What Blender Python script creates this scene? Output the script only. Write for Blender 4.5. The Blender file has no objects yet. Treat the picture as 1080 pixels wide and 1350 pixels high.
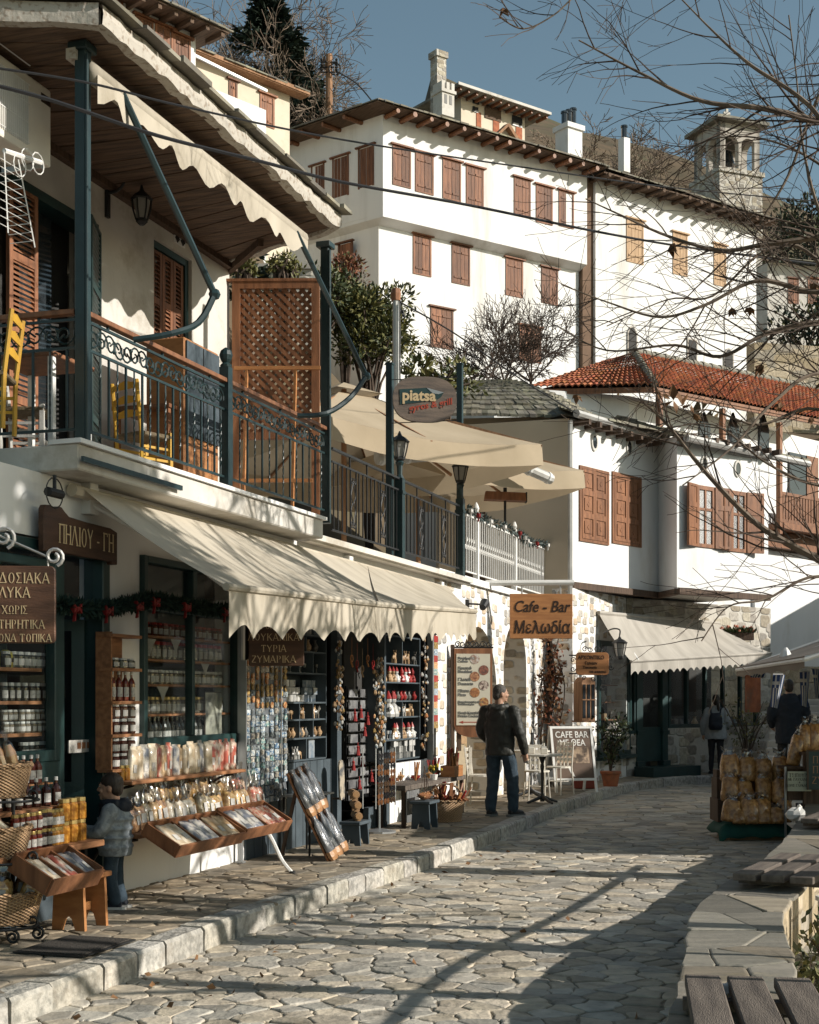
import bpy,bmesh,math,random
from math import sin,cos,pi,radians,sqrt,atan2
from mathutils import Vector,Matrix
sc=bpy.context.scene
COL=sc.collection
R=random.Random(7)
# camera
F,CX,HY,EYE=1875.0,540.0,920.0,1.75
camd=bpy.data.cameras.new('camera');cam=bpy.data.objects.new('camera',camd);COL.objects.link(cam)
camd.sensor_fit='VERTICAL';camd.sensor_height=36;camd.sensor_width=28.8;camd.lens=50
camd.shift_y=(HY-675)/1350.0
camd.clip_start=0.1;camd.clip_end=4000
cam.location=(0,0,EYE);cam.rotation_euler=(pi/2,0,0)
sc.camera=cam
# sky, sun, exposure
SUN_EL=radians(25.0)
sdir=Vector((0.98*cos(SUN_EL),-0.20*cos(SUN_EL),sin(SUN_EL))).normalized()
world=bpy.data.worlds.new('World');sc.world=world;world.use_nodes=True
wn=world.node_tree.nodes;wl=world.node_tree.links
sky=wn.new('ShaderNodeTexSky');sky.sky_type='NISHITA';sky.sun_disc=False
sky.sun_elevation=SUN_EL;sky.sun_rotation=atan2(sdir.x,sdir.y)
sky.altitude=700;sky.air_density=0.9;sky.dust_density=1.2;sky.ozone_density=1.0
tint=wn.new('ShaderNodeMix');tint.data_type='RGBA';tint.blend_type='MULTIPLY'
tint.inputs[0].default_value=1.0;tint.inputs[7].default_value=(.97,.96,0.75,1)
wl.new(sky.outputs[0],tint.inputs[6]);wl.new(tint.outputs[2],wn['Background'].inputs[0])
wn['Background'].inputs[1].default_value=0.108
sund=bpy.data.lights.new('sun','SUN');sund.energy=4.3;sund.angle=radians(0.5);sund.color=(1.0,0.945,0.865)
sun=bpy.data.objects.new('sun',sund);COL.objects.link(sun)
sun.rotation_euler=(-sdir).to_track_quat('-Z','Y').to_euler();sun.location=(20,-4,30)
sc.view_settings.view_transform='Standard';sc.view_settings.look='None'
sc.view_settings.exposure=0.48;sc.view_settings.gamma=1.0
sc.cycles.max_bounces=6;sc.cycles.transparent_max_bounces=12
sc.cycles.diffuse_bounces=3;sc.cycles.glossy_bounces=3
sc.cycles.caustics_reflective=False;sc.cycles.caustics_refractive=False
# helpers
def P(px,py,d):
 return Vector(((px-CX)/F*d,d,EYE+(HY-py)/F*d))
def G(px,py,z=0.0):
 return P(px,py,F*(EYE-z)/(py-HY))
class Frame:
 """local x runs along a facade, local y into the building, z up"""
 def __init__(s,x,y,dx,dy):
  L=math.hypot(dx,dy);s.o=(x,y);s.u=(dx/L,dy/L);s.v=(-dy/L,dx/L);s.ang=atan2(dy,dx)
 def pix(s,px,py,off=0.0):
  k=(px-CX)/F
  ox=s.o[0]-off*s.v[0];oy=s.o[1]-off*s.v[1]
  t=(k*oy-ox)/(s.u[0]-k*s.u[1])
  d=oy+t*s.u[1]
  return t,EYE+(HY-py)/F*d
 def s(s,px,off=0.0):return s.pix(px,HY,off)[0]
 def w(s,a,b,z=0.0):
  return Vector((s.o[0]+a*s.u[0]+b*s.v[0],s.o[1]+a*s.u[1]+b*s.v[1],z))
 def loc(s,p):
  dx=p[0]-s.o[0];dy=p[1]-s.o[1]
  return Vector((dx*s.u[0]+dy*s.u[1],dx*s.v[0]+dy*s.v[1],p[2]))
ATTRM=set()
class MB:
 def __init__(s):s.V=[];s.Fc=[];s.mi=[];s.cur=0;s.C=[];s.col=None
 def face(s,idx):
  s.Fc.append(tuple(idx));s.mi.append(s.cur);s.C.append(s.col)
 def add(s,vs,fs):
  n=len(s.V);s.V+=[tuple(v)for v in vs]
  for f in fs:s.face([n+i for i in f])
 def box(s,x0,x1,y0,y1,z0,z1,M=None):
  vs=[(x0,y0,z0),(x1,y0,z0),(x1,y1,z0),(x0,y1,z0),(x0,y0,z1),(x1,y0,z1),(x1,y1,z1),(x0,y1,z1)]
  if M is not None:vs=[M@Vector(v)for v in vs]
  s.add(vs,[(0,3,2,1),(4,5,6,7),(0,1,5,4),(1,2,6,5),(2,3,7,6),(3,0,4,7)]);return s
 def bar(s,a,b,w,h,up=(0,0,1)):
  a=Vector(a);b=Vector(b);d=(b-a);L=d.length
  if L<1e-6:return s
  d/=L;u=Vector(up);x=d.cross(u)
  if x.length<1e-4:x=d.cross(Vector((1,0,0)))
  x.normalize();z=x.cross(d)
  vs=[]
  for p in(a,b):
   for sx,sz in((-1,-1),(1,-1),(1,1),(-1,1)):vs.append(p+x*(sx*w/2)+z*(sz*h/2))
  s.add(vs,[(0,1,2,3),(7,6,5,4),(0,4,5,1),(1,5,6,2),(2,6,7,3),(3,7,4,0)]);return s
 def tube(s,pts,r,n=6,caps=True):
  pts=[Vector(p)for p in pts];m=len(pts)
  if not hasattr(r,'__len__'):r=[r]*m
  prev=None;rings=[]
  for i,p in enumerate(pts):
   d=(pts[min(i+1,m-1)]-pts[max(i-1,0)])
   if d.length<1e-9:d=Vector((0,0,1))
   d.normalize()
   if prev is None:
    x=d.cross(Vector((0,0,1)))
    if x.length<0.05:x=d.cross(Vector((0,1,0)))
   else:x=prev-d*prev.dot(d)
   if x.length<1e-6:x=d.orthogonal()
   x.normalize();prev=x;y=d.cross(x)
   rings.append([p+x*(r[i]*cos(2*pi*k/n))+y*(r[i]*sin(2*pi*k/n))for k in range(n)])
  vs=[v for g in rings for v in g];fs=[]
  for i in range(m-1):
   for k in range(n):
    a=i*n+k;b=i*n+(k+1)%n;fs.append((a,b,b+n,a+n))
  if caps:fs+=[tuple(range(n-1,-1,-1)),tuple((m-1)*n+k for k in range(n))]
  s.add(vs,fs);return s
 def lathe(s,prof,n=12,c=(0,0,0),sx=1.0,sy=1.0):
  vs=[];fs=[]
  for r,z in prof:
   for k in range(n):
    a=2*pi*k/n;vs.append((c[0]+r*sx*cos(a),c[1]+r*sy*sin(a),c[2]+z))
  for i in range(len(prof)-1):
   for k in range(n):
    a=i*n+k;b=i*n+(k+1)%n;fs.append((a,b,b+n,a+n))
  fs+=[tuple(range(n-1,-1,-1)),tuple((len(prof)-1)*n+k for k in range(n))]
  s.add(vs,fs);return s
 def prism(s,poly,a0,a1,plane='xz'):
  """extrude a 2-D outline: xz outlines along y, xy outlines along z, yz outlines along x"""
  f={'xz':lambda p,t:(p[0],t,p[1]),'xy':lambda p,t:(p[0],p[1],t),'yz':lambda p,t:(t,p[0],p[1])}[plane]
  n=len(poly);vs=[f(p,a0)for p in poly]+[f(p,a1)for p in poly]
  fs=[tuple(range(n)),tuple(range(2*n-1,n-1,-1))]+[(i,i+n,(i+1)%n+n,(i+1)%n)for i in range(n)]
  s.add(vs,fs);return s
 def grid(s,fn,nu,nv):
  n=len(s.V)
  for i in range(nu+1):
   for j in range(nv+1):s.V.append(tuple(fn(i/nu,j/nv)))
  for i in range(nu):
   for j in range(nv):
    a=n+i*(nv+1)+j;s.face((a,a+nv+1,a+nv+2,a+1))
  return s
 def blob(s,c,r,nu=8,nv=5,jit=0.0,rg=R):
  rx,ry,rz=r if hasattr(r,'__len__')else(r,r,r)
  vs=[(c[0],c[1],c[2]-rz)];fs=[]
  for j in range(1,nv):
   t=-pi/2+pi*j/nv
   for i in range(nu):
    a=2*pi*i/nu;q=1+rg.uniform(-jit,jit)
    vs.append((c[0]+rx*cos(t)*cos(a)*q,c[1]+ry*cos(t)*sin(a)*q,c[2]+rz*sin(t)*q))
  vs.append((c[0],c[1],c[2]+rz));L=len(vs)-1
  for i in range(nu):
   k=(i+1)%nu;fs.append((0,1+k,1+i))
   for j in range(nv-2):fs.append((1+j*nu+i,1+j*nu+k,1+(j+1)*nu+k,1+(j+1)*nu+i))
   fs.append((1+(nv-2)*nu+i,1+(nv-2)*nu+k,L))
  s.add(vs,fs);return s
 def leaf(s,p,d,L,w,rg=R):
  d=Vector(d);d.normalize();x=d.orthogonal();x.rotate(Matrix.Rotation(rg.uniform(0,2*pi),3,d));x.normalize()
  p=Vector(p);nn=d.cross(x)
  s.add([p,p+d*L*.45+x*w*.5+nn*w*.12,p+d*L,p+d*L*.45-x*w*.5+nn*w*.12],[(0,1,2,3)]);return s
 def xf(s,M,i0=0):
  s.V[i0:]=[tuple(M@Vector(v))for v in s.V[i0:]];return s
 def build(s,name,mats,parent=None,loc=None,rz=None,smooth=False,rot=None):
  me=bpy.data.meshes.new(name);me.from_pydata(s.V,[],s.Fc)
  if not isinstance(mats,(list,tuple)):mats=[mats]
  for m in mats:me.materials.append(m)
  if len(mats)>1:me.polygons.foreach_set('material_index',s.mi)
  if any(c is not None for c in s.C)or any(m.name in ATTRM for m in mats):
   at=me.color_attributes.new('Col','FLOAT_COLOR','CORNER');data=[]
   for f,c in zip(s.Fc,s.C):
    c=c or(1,1,1);data+=[c[0],c[1],c[2],1.0]*len(f)
   at.data.foreach_set('color',data)
  if smooth:me.polygons.foreach_set('use_smooth',[True]*len(s.Fc))
  me.update()
  o=bpy.data.objects.new(name,me);COL.objects.link(o)
  if parent:o.parent=parent
  if loc is not None:o.location=loc
  if rz is not None:o.rotation_euler=(0,0,rz)
  if rot is not None:o.rotation_euler=rot
  return o
def thing(name,label,cat,loc=(0,0,0),rz=0.0,group=None):
 o=bpy.data.objects.new(name,None);COL.objects.link(o);o.location=loc;o.rotation_euler=(0,0,rz)
 o.empty_display_size=0.1
 return tag(o,label,cat,group)
def tag(o,label,cat,group=None):
 o['label']=label;o['category']=cat
 if group:o['group']=group
 return o
def struct(o,kind='structure'):o['kind']=kind;return o
def dup(root,loc,rz=None,label=None,group=None):
 r=root.copy();COL.objects.link(r);r.location=loc
 if rz is not None:r.rotation_euler=(0,0,rz)if not hasattr(rz,'__len__')else rz
 if label:r['label']=label
 if group:r['group']=group
 for ch in list(root.children):
  c=ch.copy();COL.objects.link(c);c.parent=r
  for g in ch.children:
   d=g.copy();COL.objects.link(d);d.parent=c
 return r
def bevel(o,w,seg=1):
 m=o.modifiers.new('edge','BEVEL');m.width=w;m.segments=seg;m.limit_method='ANGLE';return o
def solid(o,t):
 m=o.modifiers.new('thick','SOLIDIFY');m.thickness=t;m.offset=0;return o
def lettering(text,size,mat,parent,loc,rz=0.0,rx=pi/2,name='lettering',sx=1.0,shear=0.0,bold=0.0,align='CENTER',ext=0.003,spacing=1.0,lead=1.0):
 c=bpy.data.curves.new('tmp','FONT');c.body=text;c.size=size;c.align_x=align;c.align_y='CENTER'
 c.extrude=ext;c.shear=shear;c.offset=bold;c.space_character=spacing;c.space_line=lead;c.resolution_u=3
 t=bpy.data.objects.new('tmp',c);COL.objects.link(t)
 dg=bpy.context.evaluated_depsgraph_get()
 me=bpy.data.meshes.new_from_object(t.evaluated_get(dg));bpy.data.objects.remove(t);bpy.data.curves.remove(c)
 me.name=name;me.materials.clear();me.materials.append(mat)
 o=bpy.data.objects.new(name,me);COL.objects.link(o);o.parent=parent
 o.location=loc;o.rotation_euler=(rx,0,rz);o.scale=(sx,1,1);return o
GL={'Α':'0,0,.4,1,t;.4,1,.8,0,T;.14,.33,.66,.33,t','Β':'','Γ':'.1,0,.1,1,T;.1,.96,.62,.96,t;.62,.96,.62,.8,t','Δ':'0,.04,.4,1,t;.4,1,.82,.04,T;0,.04,.82,.04,t','Ε':'.1,0,.1,1,T;.1,.96,.6,.96,t;.1,.04,.62,.04,t;.1,.52,.5,.52,t','Ζ':'.05,.96,.65,.96,t;.65,.96,.05,.04,T;.05,.04,.68,.04,t','Η':'.1,0,.1,1,T;.72,0,.72,1,T;.1,.52,.72,.52,t','Θ':'o;.3,.5,.55,.5,t','Ι':'.14,0,.14,1,T','Κ':'.1,0,.1,1,T;.7,1,.12,.42,t;.3,.58,.74,0,T','Λ':'0,0,.4,1,t;.4,1,.8,0,T','Μ':'.1,0,.1,1,t;.1,1,.48,.1,T;.48,.1,.86,1,t;.86,1,.86,0,T','Ν':'.1,0,.1,1,t;.1,1,.72,.02,T;.72,0,.72,1,t','Ο':'o','Π':'.1,0,.1,1,T;.7,0,.7,1,T;.1,.96,.7,.96,t','Ρ':'.1,0,.1,1,T;p','Σ':'.04,.96,.62,.96,t;.04,.96,.36,.5,T;.36,.5,.04,.04,t;.04,.04,.66,.04,t','Τ':'.35,0,.35,1,T;0,.96,.7,.96,t;0,.96,0,.82,t;.7,.96,.7,.82,t','Υ':'.36,0,.36,.5,T;.36,.46,0,1,T;.36,.46,.72,1,t','Χ':'0,1,.7,0,T;.7,1,0,0,t','Ω':'w','-':'.05,.4,.35,.4,t','Ϊ':'.14,0,.14,1,T;.0,1.16,.08,1.16,t;.2,1.16,.28,1.16,t'}
def serif(text,size,mat,parent,loc,align='CENTER',sx=1.0,ext=.003,**kw):
 mb=MB();x=0.;h=size*.72
 for ch in text:
  if ch==' ':x+=.45;continue
  w=0
  for k in GL[ch].split(';'):
   if len(k)<3:
    cx,cy,rx,ry,a0,a1={'o':(.43,.5,.36,.5,0,2*pi),'p':(.36,.73,.27,.25,-pi/2,pi/2),'w':(.43,.56,.36,.44,-1.05,pi+1.05)}[k];n=16
    for i in range(n):
     q=[]
     for a,e in((a0+(a1-a0)*i/n,1),(a0+(a1-a0)*(i+1)/n,1),(a0+(a1-a0)*(i+1)/n,0),(a0+(a1-a0)*i/n,0)):
      tk=(.055+.07*abs(cos(a)))*(1 if e==0 else 0);q.append(((x+cx+(rx-tk)*cos(a))*h*sx,(cy+(ry-tk*.7)*sin(a)-.5)*h))
     mb.prism(q,0,-ext,'xz')
    if k=='w':
     for sg in(-1,1):mb.prism([((x+.43+sg*a)*h*sx,(b-.5)*h)for a,b in((.10,0),(.42,0),(.42,.07),(.10,.1))],0,-ext,'xz')
    w=max(w,cx+rx);continue
   a,b,c,d,t=k.split(',');a,b,c,d=float(a),float(b),float(c),float(d);tk=.065 if t=='T' else.035;L=math.hypot(c-a,d-b);nx,ny=-(d-b)/L*tk,(c-a)/L*tk
   mb.prism([((x+px)*h*sx,(py-.5)*h)for px,py in((a+nx,b+ny),(a-nx,b-ny),(c-nx,d-ny),(c+nx,d+ny))],0,-ext-.0004*(t=='T'),'xz')
   if abs(d-b)>.6:
    for px,py in((a,b),(c,d)):
     if py in(0.,1.):mb.prism([((x+px+o)*h*sx,(py*.955+e-.5)*h)for o,e in((-.13,0),(.13,0),(.13,.045),(-.13,.045))],0,-ext*.9,'xz')
   w=max(w,a,c)
  x+=w+.22
 W=(x-.22)*h*sx;dx={'CENTER':-W/2,'RIGHT':-W,'LEFT':0}[align]
 o=mb.build('lettering',mat,parent);o.location=(loc[0]+dx,loc[1],loc[2]);return o
def spiral(c,r0,r1,a0,turns,n=14,plane=(Vector((1,0,0)),Vector((0,0,1)))):
 c=Vector(c);out=[]
 for i in range(n+1):
  t=i/n;a=a0+turns*2*pi*t;r=r0+(r1-r0)*t
  out.append(c+plane[0]*(r*cos(a))+plane[1]*(r*sin(a)))
 return out
def catmull(pts,k=6):
 pts=[Vector(p)for p in pts];out=[]
 for i in range(len(pts)-1):
  p0=pts[max(i-1,0)];p1=pts[i];p2=pts[i+1];p3=pts[min(i+2,len(pts)-1)]
  for j in range(k):
   t=j/k
   out.append(0.5*((2*p1)+(p2-p0)*t+(2*p0-5*p1+4*p2-p3)*t*t+(3*p1-p0-3*p2+p3)*t*t*t))
 out.append(pts[-1]);return out
 # materials
def M(name,c1,c2=None,scale=4.0,rough=.75,bump=.15,bscale=40.0,metal=0.0,spec=.3,rnd=0.0,stretch=(1,1,1),attr=False,detail=5.0,lo=.35,hi=.65,dirt=None,dscale=1.3,coat=0.0,sheen=0.0,trans=0.0,hue=0.0):
 m=bpy.data.materials.new(name);m.use_nodes=True;nt=m.node_tree;N=nt.nodes;L=nt.links
 b=N['Principled BSDF'];b.inputs['Roughness'].default_value=rough;b.inputs['Metallic'].default_value=metal
 b.inputs['Specular IOR Level'].default_value=spec
 if coat:b.inputs['Coat Weight'].default_value=coat;b.inputs['Coat Roughness'].default_value=.12
 if c2 is None:c2=tuple(x*.72 for x in c1)
 tc=N.new('ShaderNodeTexCoord');mp=N.new('ShaderNodeMapping');mp.inputs['Scale'].default_value=stretch
 L.new(tc.outputs['Object'],mp.inputs['Vector'])
 vec=mp.outputs[0]
 oi=None
 if rnd or hue:
  oi=N.new('ShaderNodeObjectInfo')
  ad=N.new('ShaderNodeVectorMath');ad.operation='ADD';sc_=N.new('ShaderNodeVectorMath');sc_.operation='SCALE'
  sc_.inputs[0].default_value=(13.1,7.7,5.3);L.new(oi.outputs['Random'],sc_.inputs['Scale'])
  L.new(vec,ad.inputs[0]);L.new(sc_.outputs[0],ad.inputs[1]);vec=ad.outputs[0]
 n1=N.new('ShaderNodeTexNoise');n1 .inputs['Scale'].default_value=scale;n1 .inputs['Detail'].default_value=detail
 L.new(vec,n1 .inputs['Vector'])
 mr=N.new('ShaderNodeMapRange');mr.inputs[1].default_value=lo;mr.inputs[2].default_value=hi;L.new(n1 .outputs[0],mr.inputs[0])
 mx=N.new('ShaderNodeMix');mx.data_type='RGBA';mx.inputs[6].default_value=(*c1,1);mx.inputs[7].default_value=(*c2,1)
 L.new(mr.outputs[0],mx.inputs[0]);out=mx.outputs[2]
 if dirt:
  n3=N.new('ShaderNodeTexNoise');n3 .inputs['Scale'].default_value=dscale;n3 .inputs['Detail'].default_value=8;n3 .inputs['Roughness'].default_value=.7
  L.new(vec,n3 .inputs['Vector'])
  m3=N.new('ShaderNodeMapRange');m3 .inputs[1].default_value=.53;m3 .inputs[2].default_value=.72;L.new(n3 .outputs[0],m3 .inputs[0])
  d3=N.new('ShaderNodeMix');d3 .data_type='RGBA';d3 .inputs[7].default_value=(*dirt,1)
  L.new(m3 .outputs[0],d3 .inputs[0]);L.new(out,d3 .inputs[6]);out=d3 .outputs[2]
 if attr:
  ATTRM.add(m.name);at=N.new('ShaderNodeAttribute');at.attribute_name='Col'
  ml=N.new('ShaderNodeMix');ml.data_type='RGBA';ml.blend_type='MULTIPLY';ml.inputs[0].default_value=1
  L.new(out,ml.inputs[6]);L.new(at.outputs[0],ml.inputs[7]);out=ml.outputs[2]
 if rnd or hue:
  hs=N.new('ShaderNodeHueSaturation');r1=N.new('ShaderNodeMapRange');r1 .inputs[3].default_value=1-rnd;r1 .inputs[4].default_value=1+rnd
  L.new(oi.outputs['Random'],r1 .inputs[0]);L.new(r1 .outputs[0],hs.inputs['Value']);L.new(out,hs.inputs['Color']);out=hs.outputs[0]
  if hue:
   r2=N.new('ShaderNodeMapRange');r2 .inputs[3].default_value=.5-hue;r2 .inputs[4].default_value=.5+hue
   fr=N.new('ShaderNodeMath');fr.operation='FRACT';mu=N.new('ShaderNodeMath');mu.operation='MULTIPLY';mu.inputs[1].default_value=17.3
   L.new(oi.outputs['Random'],mu.inputs[0]);L.new(mu.outputs[0],fr.inputs[0]);L.new(fr.outputs[0],r2 .inputs[0]);L.new(r2 .outputs[0],hs.inputs['Hue'])
 L.new(out,b.inputs['Base Color'])
 if bump:
  n2=N.new('ShaderNodeTexNoise');n2 .inputs['Scale'].default_value=bscale;n2 .inputs['Detail'].default_value=6
  L.new(vec,n2 .inputs['Vector']);bp=N.new('ShaderNodeBump');bp.inputs['Strength'].default_value=bump;bp.inputs['Distance'].default_value=.02
  L.new(n2 .outputs[0],bp.inputs['Height']);L.new(bp.outputs[0],b.inputs['Normal'])
 if trans:
  tr=N.new('ShaderNodeBsdfTranslucent');L.new(out,tr.inputs[0]);ms=N.new('ShaderNodeMixShader');ms.inputs[0].default_value=trans
  L.new(b.outputs[0],ms.inputs[1]);L.new(tr.outputs[0],ms.inputs[2]);L.new(ms.outputs[0],N['Material Output'].inputs[0])
 return m
def glass_mat(name,tint_=(.8,.9,.9),refl=.12,rough=.02):
 m=bpy.data.materials.new(name);m.use_nodes=True;N=m.node_tree.nodes;L=m.node_tree.links
 N.remove(N['Principled BSDF'])
 t=N.new('ShaderNodeBsdfTransparent');t.inputs[0].default_value=(*tint_,1)
 g=N.new('ShaderNodeBsdfGlossy');g.inputs[1].default_value=rough;lw=N.new('ShaderNodeLayerWeight');lw.inputs[0].default_value=.5;pw=N.new('ShaderNodeMath');pw.operation='POWER';pw.inputs[1].default_value=4;L.new(lw.outputs['Facing'],pw.inputs[0])
 ad=N.new('ShaderNodeMath');ad.operation='MULTIPLY_ADD';ad.inputs[1].default_value=.65;ad.inputs[2].default_value=refl+.02;ad.use_clamp=True;L.new(pw.outputs[0],ad.inputs[0])
 ms=N.new('ShaderNodeMixShader');L.new(ad.outputs[0],ms.inputs[0]);L.new(t.outputs[0],ms.inputs[1]);L.new(g.outputs[0],ms.inputs[2])
 L.new(ms.outputs[0],N['Material Output'].inputs[0]);return m
def rubble_mat(name,stones,mortar,scale=(3.2,3.2,5.0),edge=(.10,.17),bump=.8,rgh=.85):
 """irregular stones in a wide mortar bed"""
 m=bpy.data.materials.new(name);m.use_nodes=True;N=m.node_tree.nodes;L=m.node_tree.links;b=N['Principled BSDF']
 b.inputs['Roughness'].default_value=rgh;b.inputs['Specular IOR Level'].default_value=.2
 tc=N.new('ShaderNodeTexCoord');mp=N.new('ShaderNodeMapping');mp.inputs['Scale'].default_value=scale;L.new(tc.outputs['Object'],mp.inputs[0])
 nz=N.new('ShaderNodeTexNoise');nz.inputs['Scale'].default_value=1.6;nz.inputs['Detail'].default_value=4;L.new(mp.outputs[0],nz.inputs['Vector'])
 mixv=N.new('ShaderNodeMix');mixv.data_type='RGBA';mixv.inputs[0].default_value=.22;L.new(mp.outputs[0],mixv.inputs[6]);L.new(nz.outputs[1],mixv.inputs[7])
 v=N.new('ShaderNodeTexVoronoi');v.feature='DISTANCE_TO_EDGE';v.inputs['Scale'].default_value=1;v.inputs['Randomness'].default_value=.85;L.new(mixv.outputs[2],v.inputs['Vector'])
 v2=N.new('ShaderNodeTexVoronoi');v2 .feature='F1';v2 .distance='MINKOWSKI';v2 .inputs['Exponent'].default_value=4.0;v2 .inputs['Scale'].default_value=1;v2 .inputs['Randomness'].default_value=.7;L.new(mixv.outputs[2],v2 .inputs['Vector'])
 mr=N.new('ShaderNodeMapRange');mr.interpolation_type='SMOOTHSTEP';mr.inputs[1].default_value=edge[1];mr.inputs[2].default_value=edge[0];L.new(v2 .outputs['Distance'],mr.inputs[0])
 cr=N.new('ShaderNodeValToRGB');el=cr.color_ramp.elements;cr.color_ramp.interpolation='CONSTANT'
 while len(el)<len(stones):el.new(.5)
 for i,c in enumerate(stones):el[i].position=i/len(stones);el[i].color=(*c,1)
 sp=N.new('ShaderNodeSeparateColor');L.new(v2 .outputs['Color'],sp.inputs[0]);L.new(sp.outputs[0],cr.inputs[0])
 n2=N.new('ShaderNodeTexNoise');n2 .inputs['Scale'].default_value=14;n2 .inputs['Detail'].default_value=6;L.new(tc.outputs['Object'],n2 .inputs['Vector'])
 mm=N.new('ShaderNodeMix');mm.data_type='RGBA';mm.blend_type='OVERLAY';mm.inputs[0].default_value=.6;L.new(cr.outputs[0],mm.inputs[6]);L.new(n2 .outputs[0],mm.inputs[7])
 mo=N.new('ShaderNodeMix');mo.data_type='RGBA';mo.inputs[6].default_value=(*mortar,1);mo.inputs[7].default_value=tuple(x*.8 for x in mortar)+(1,)
 L.new(n2 .outputs[0],mo.inputs[0])
 fx=N.new('ShaderNodeMix');fx.data_type='RGBA';L.new(mr.outputs[0],fx.inputs[0]);L.new(mo.outputs[2],fx.inputs[6]);L.new(mm.outputs[2],fx.inputs[7])
 L.new(fx.outputs[2],b.inputs['Base Color'])
 ad=N.new('ShaderNodeMath');ad.operation='MULTIPLY_ADD';ad.inputs[1].default_value=.35;L.new(n2 .outputs[0],ad.inputs[0]);L.new(mr.outputs[0],ad.inputs[2])
 bp=N.new('ShaderNodeBump');bp.inputs['Strength'].default_value=bump;bp.inputs['Distance'].default_value=.03;L.new(ad.outputs[0],bp.inputs['Height']);L.new(bp.outputs[0],b.inputs['Normal'])
 return m
def weave_mat(name,c1,c2,sx=60,sz=34):
 m=bpy.data.materials.new(name);m.use_nodes=True;N=m.node_tree.nodes;L=m.node_tree.links;b=N['Principled BSDF'];b.inputs['Roughness'].default_value=.6
 tc=N.new('ShaderNodeTexCoord');sp=N.new('ShaderNodeSeparateXYZ');L.new(tc.outputs['Object'],sp.inputs[0])
 an=N.new('ShaderNodeMath');an.operation='ARCTAN2';L.new(sp.outputs[1],an.inputs[0]);L.new(sp.outputs[0],an.inputs[1])
 a1=N.new('ShaderNodeMath');a1 .operation='MULTIPLY';a1 .inputs[1].default_value=34;L.new(an.outputs[0],a1 .inputs[0])
 z1=N.new('ShaderNodeMath');z1 .operation='MULTIPLY';z1 .inputs[1].default_value=pi*96;L.new(sp.outputs[2],z1 .inputs[0])
 s1=N.new('ShaderNodeMath');s1 .operation='SINE';L.new(a1 .outputs[0],s1 .inputs[0]);s2=N.new('ShaderNodeMath');s2 .operation='SINE';L.new(z1 .outputs[0],s2 .inputs[0])
 pr=N.new('ShaderNodeMath');pr.operation='MULTIPLY';L.new(s1 .outputs[0],pr.inputs[0]);L.new(s2 .outputs[0],pr.inputs[1])
 mr=N.new('ShaderNodeMapRange');mr.inputs[1].default_value=-.8;mr.inputs[2].default_value=.6;L.new(pr.outputs[0],mr.inputs[0])
 nz=N.new('ShaderNodeTexNoise');nz.inputs['Scale'].default_value=9;L.new(tc.outputs['Object'],nz.inputs['Vector'])
 mu=N.new('ShaderNodeMath');mu.operation='MULTIPLY';L.new(mr.outputs[0],mu.inputs[0])
 ad=N.new('ShaderNodeMath');ad.operation='ADD';ad.inputs[1].default_value=.5;L.new(nz.outputs[0],ad.inputs[0]);L.new(ad.outputs[0],mu.inputs[1])
 mx=N.new('ShaderNodeMix');mx.data_type='RGBA';mx.inputs[6].default_value=(*c2,1);mx.inputs[7].default_value=(*c1,1);L.new(mu.outputs[0],mx.inputs[0]);L.new(mx.outputs[2],b.inputs['Base Color'])
 bp=N.new('ShaderNodeBump');bp.inputs['Strength'].default_value=.9;bp.inputs['Distance'].default_value=.012;L.new(pr.outputs[0],bp.inputs['Height']);L.new(bp.outputs[0],b.inputs['Normal'])
 return m
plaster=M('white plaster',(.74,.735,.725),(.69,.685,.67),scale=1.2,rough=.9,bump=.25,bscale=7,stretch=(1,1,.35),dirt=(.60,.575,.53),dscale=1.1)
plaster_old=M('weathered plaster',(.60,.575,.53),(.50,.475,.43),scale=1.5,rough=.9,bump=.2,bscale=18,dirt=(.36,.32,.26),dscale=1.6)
plaster_cream=M('cream plaster',(.62,.55,.44),(.56,.49,.385),scale=1,rough=.9,bump=.1,dirt=(.5,.42,.31))
plaster_beige=M('beige plaster',(.50,.42,.32),(.45,.38,.29),scale=1,rough=.9,bump=.1)
brown_render=M('brown render',(.17,.11,.075),(.14,.09,.06),scale=3,rough=.9,bump=.2)
dark_wood=M('dark stained boards',(.105,.066,.043),(.055,.034,.023),scale=3,stretch=(8,8,.7),rough=.7,bump=.3,bscale=18)
soffit_wood=M('old soffit boards',(.15,.095,.062),(.07,.045,.03),scale=3,stretch=(9,.8,4),rough=.8,bump=.3,bscale=14,dirt=(.06,.045,.035),dscale=3)
shutter_wood=M('brown shutter wood',(.25,.105,.05),(.14,.058,.03),scale=3,stretch=(7,7,.6),rough=.6,bump=.3,bscale=20,rnd=.38,dirt=(.10,.05,.03),dscale=2)
shutter_pale=M('sun bleached shutter wood',(.50,.34,.20),(.36,.23,.13),scale=3,stretch=(7,7,.6),rough=.7,bump=.3,bscale=20)
rich_wood=M('red brown wood',(.26,.115,.055),(.15,.065,.032),scale=3,stretch=(5,5,.8),rough=.5,bump=.15,bscale=20,rnd=.12)
orange_wood=M('varnished plank',(.42,.19,.07),(.31,.13,.048),scale=2.5,stretch=(1,3,9),rough=.5,bump=.12,bscale=20,rnd=.1,spec=.4)
shelf_wood=M('shelf plank wood',(.34,.16,.075),(.21,.095,.045),scale=3,stretch=(1.2,8,8),rough=.55,bump=.15,bscale=20,rnd=.1)
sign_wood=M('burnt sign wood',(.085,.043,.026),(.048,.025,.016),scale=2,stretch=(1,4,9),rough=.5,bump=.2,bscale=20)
sign_wood_lit=M('sunlit sign wood',(.13,.065,.038),(.06,.03,.02),scale=2,stretch=(1,4,6),rough=.5,bump=.2,bscale=20)  # lighter copy of the sign wood, sunlight put into the colour
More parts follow.
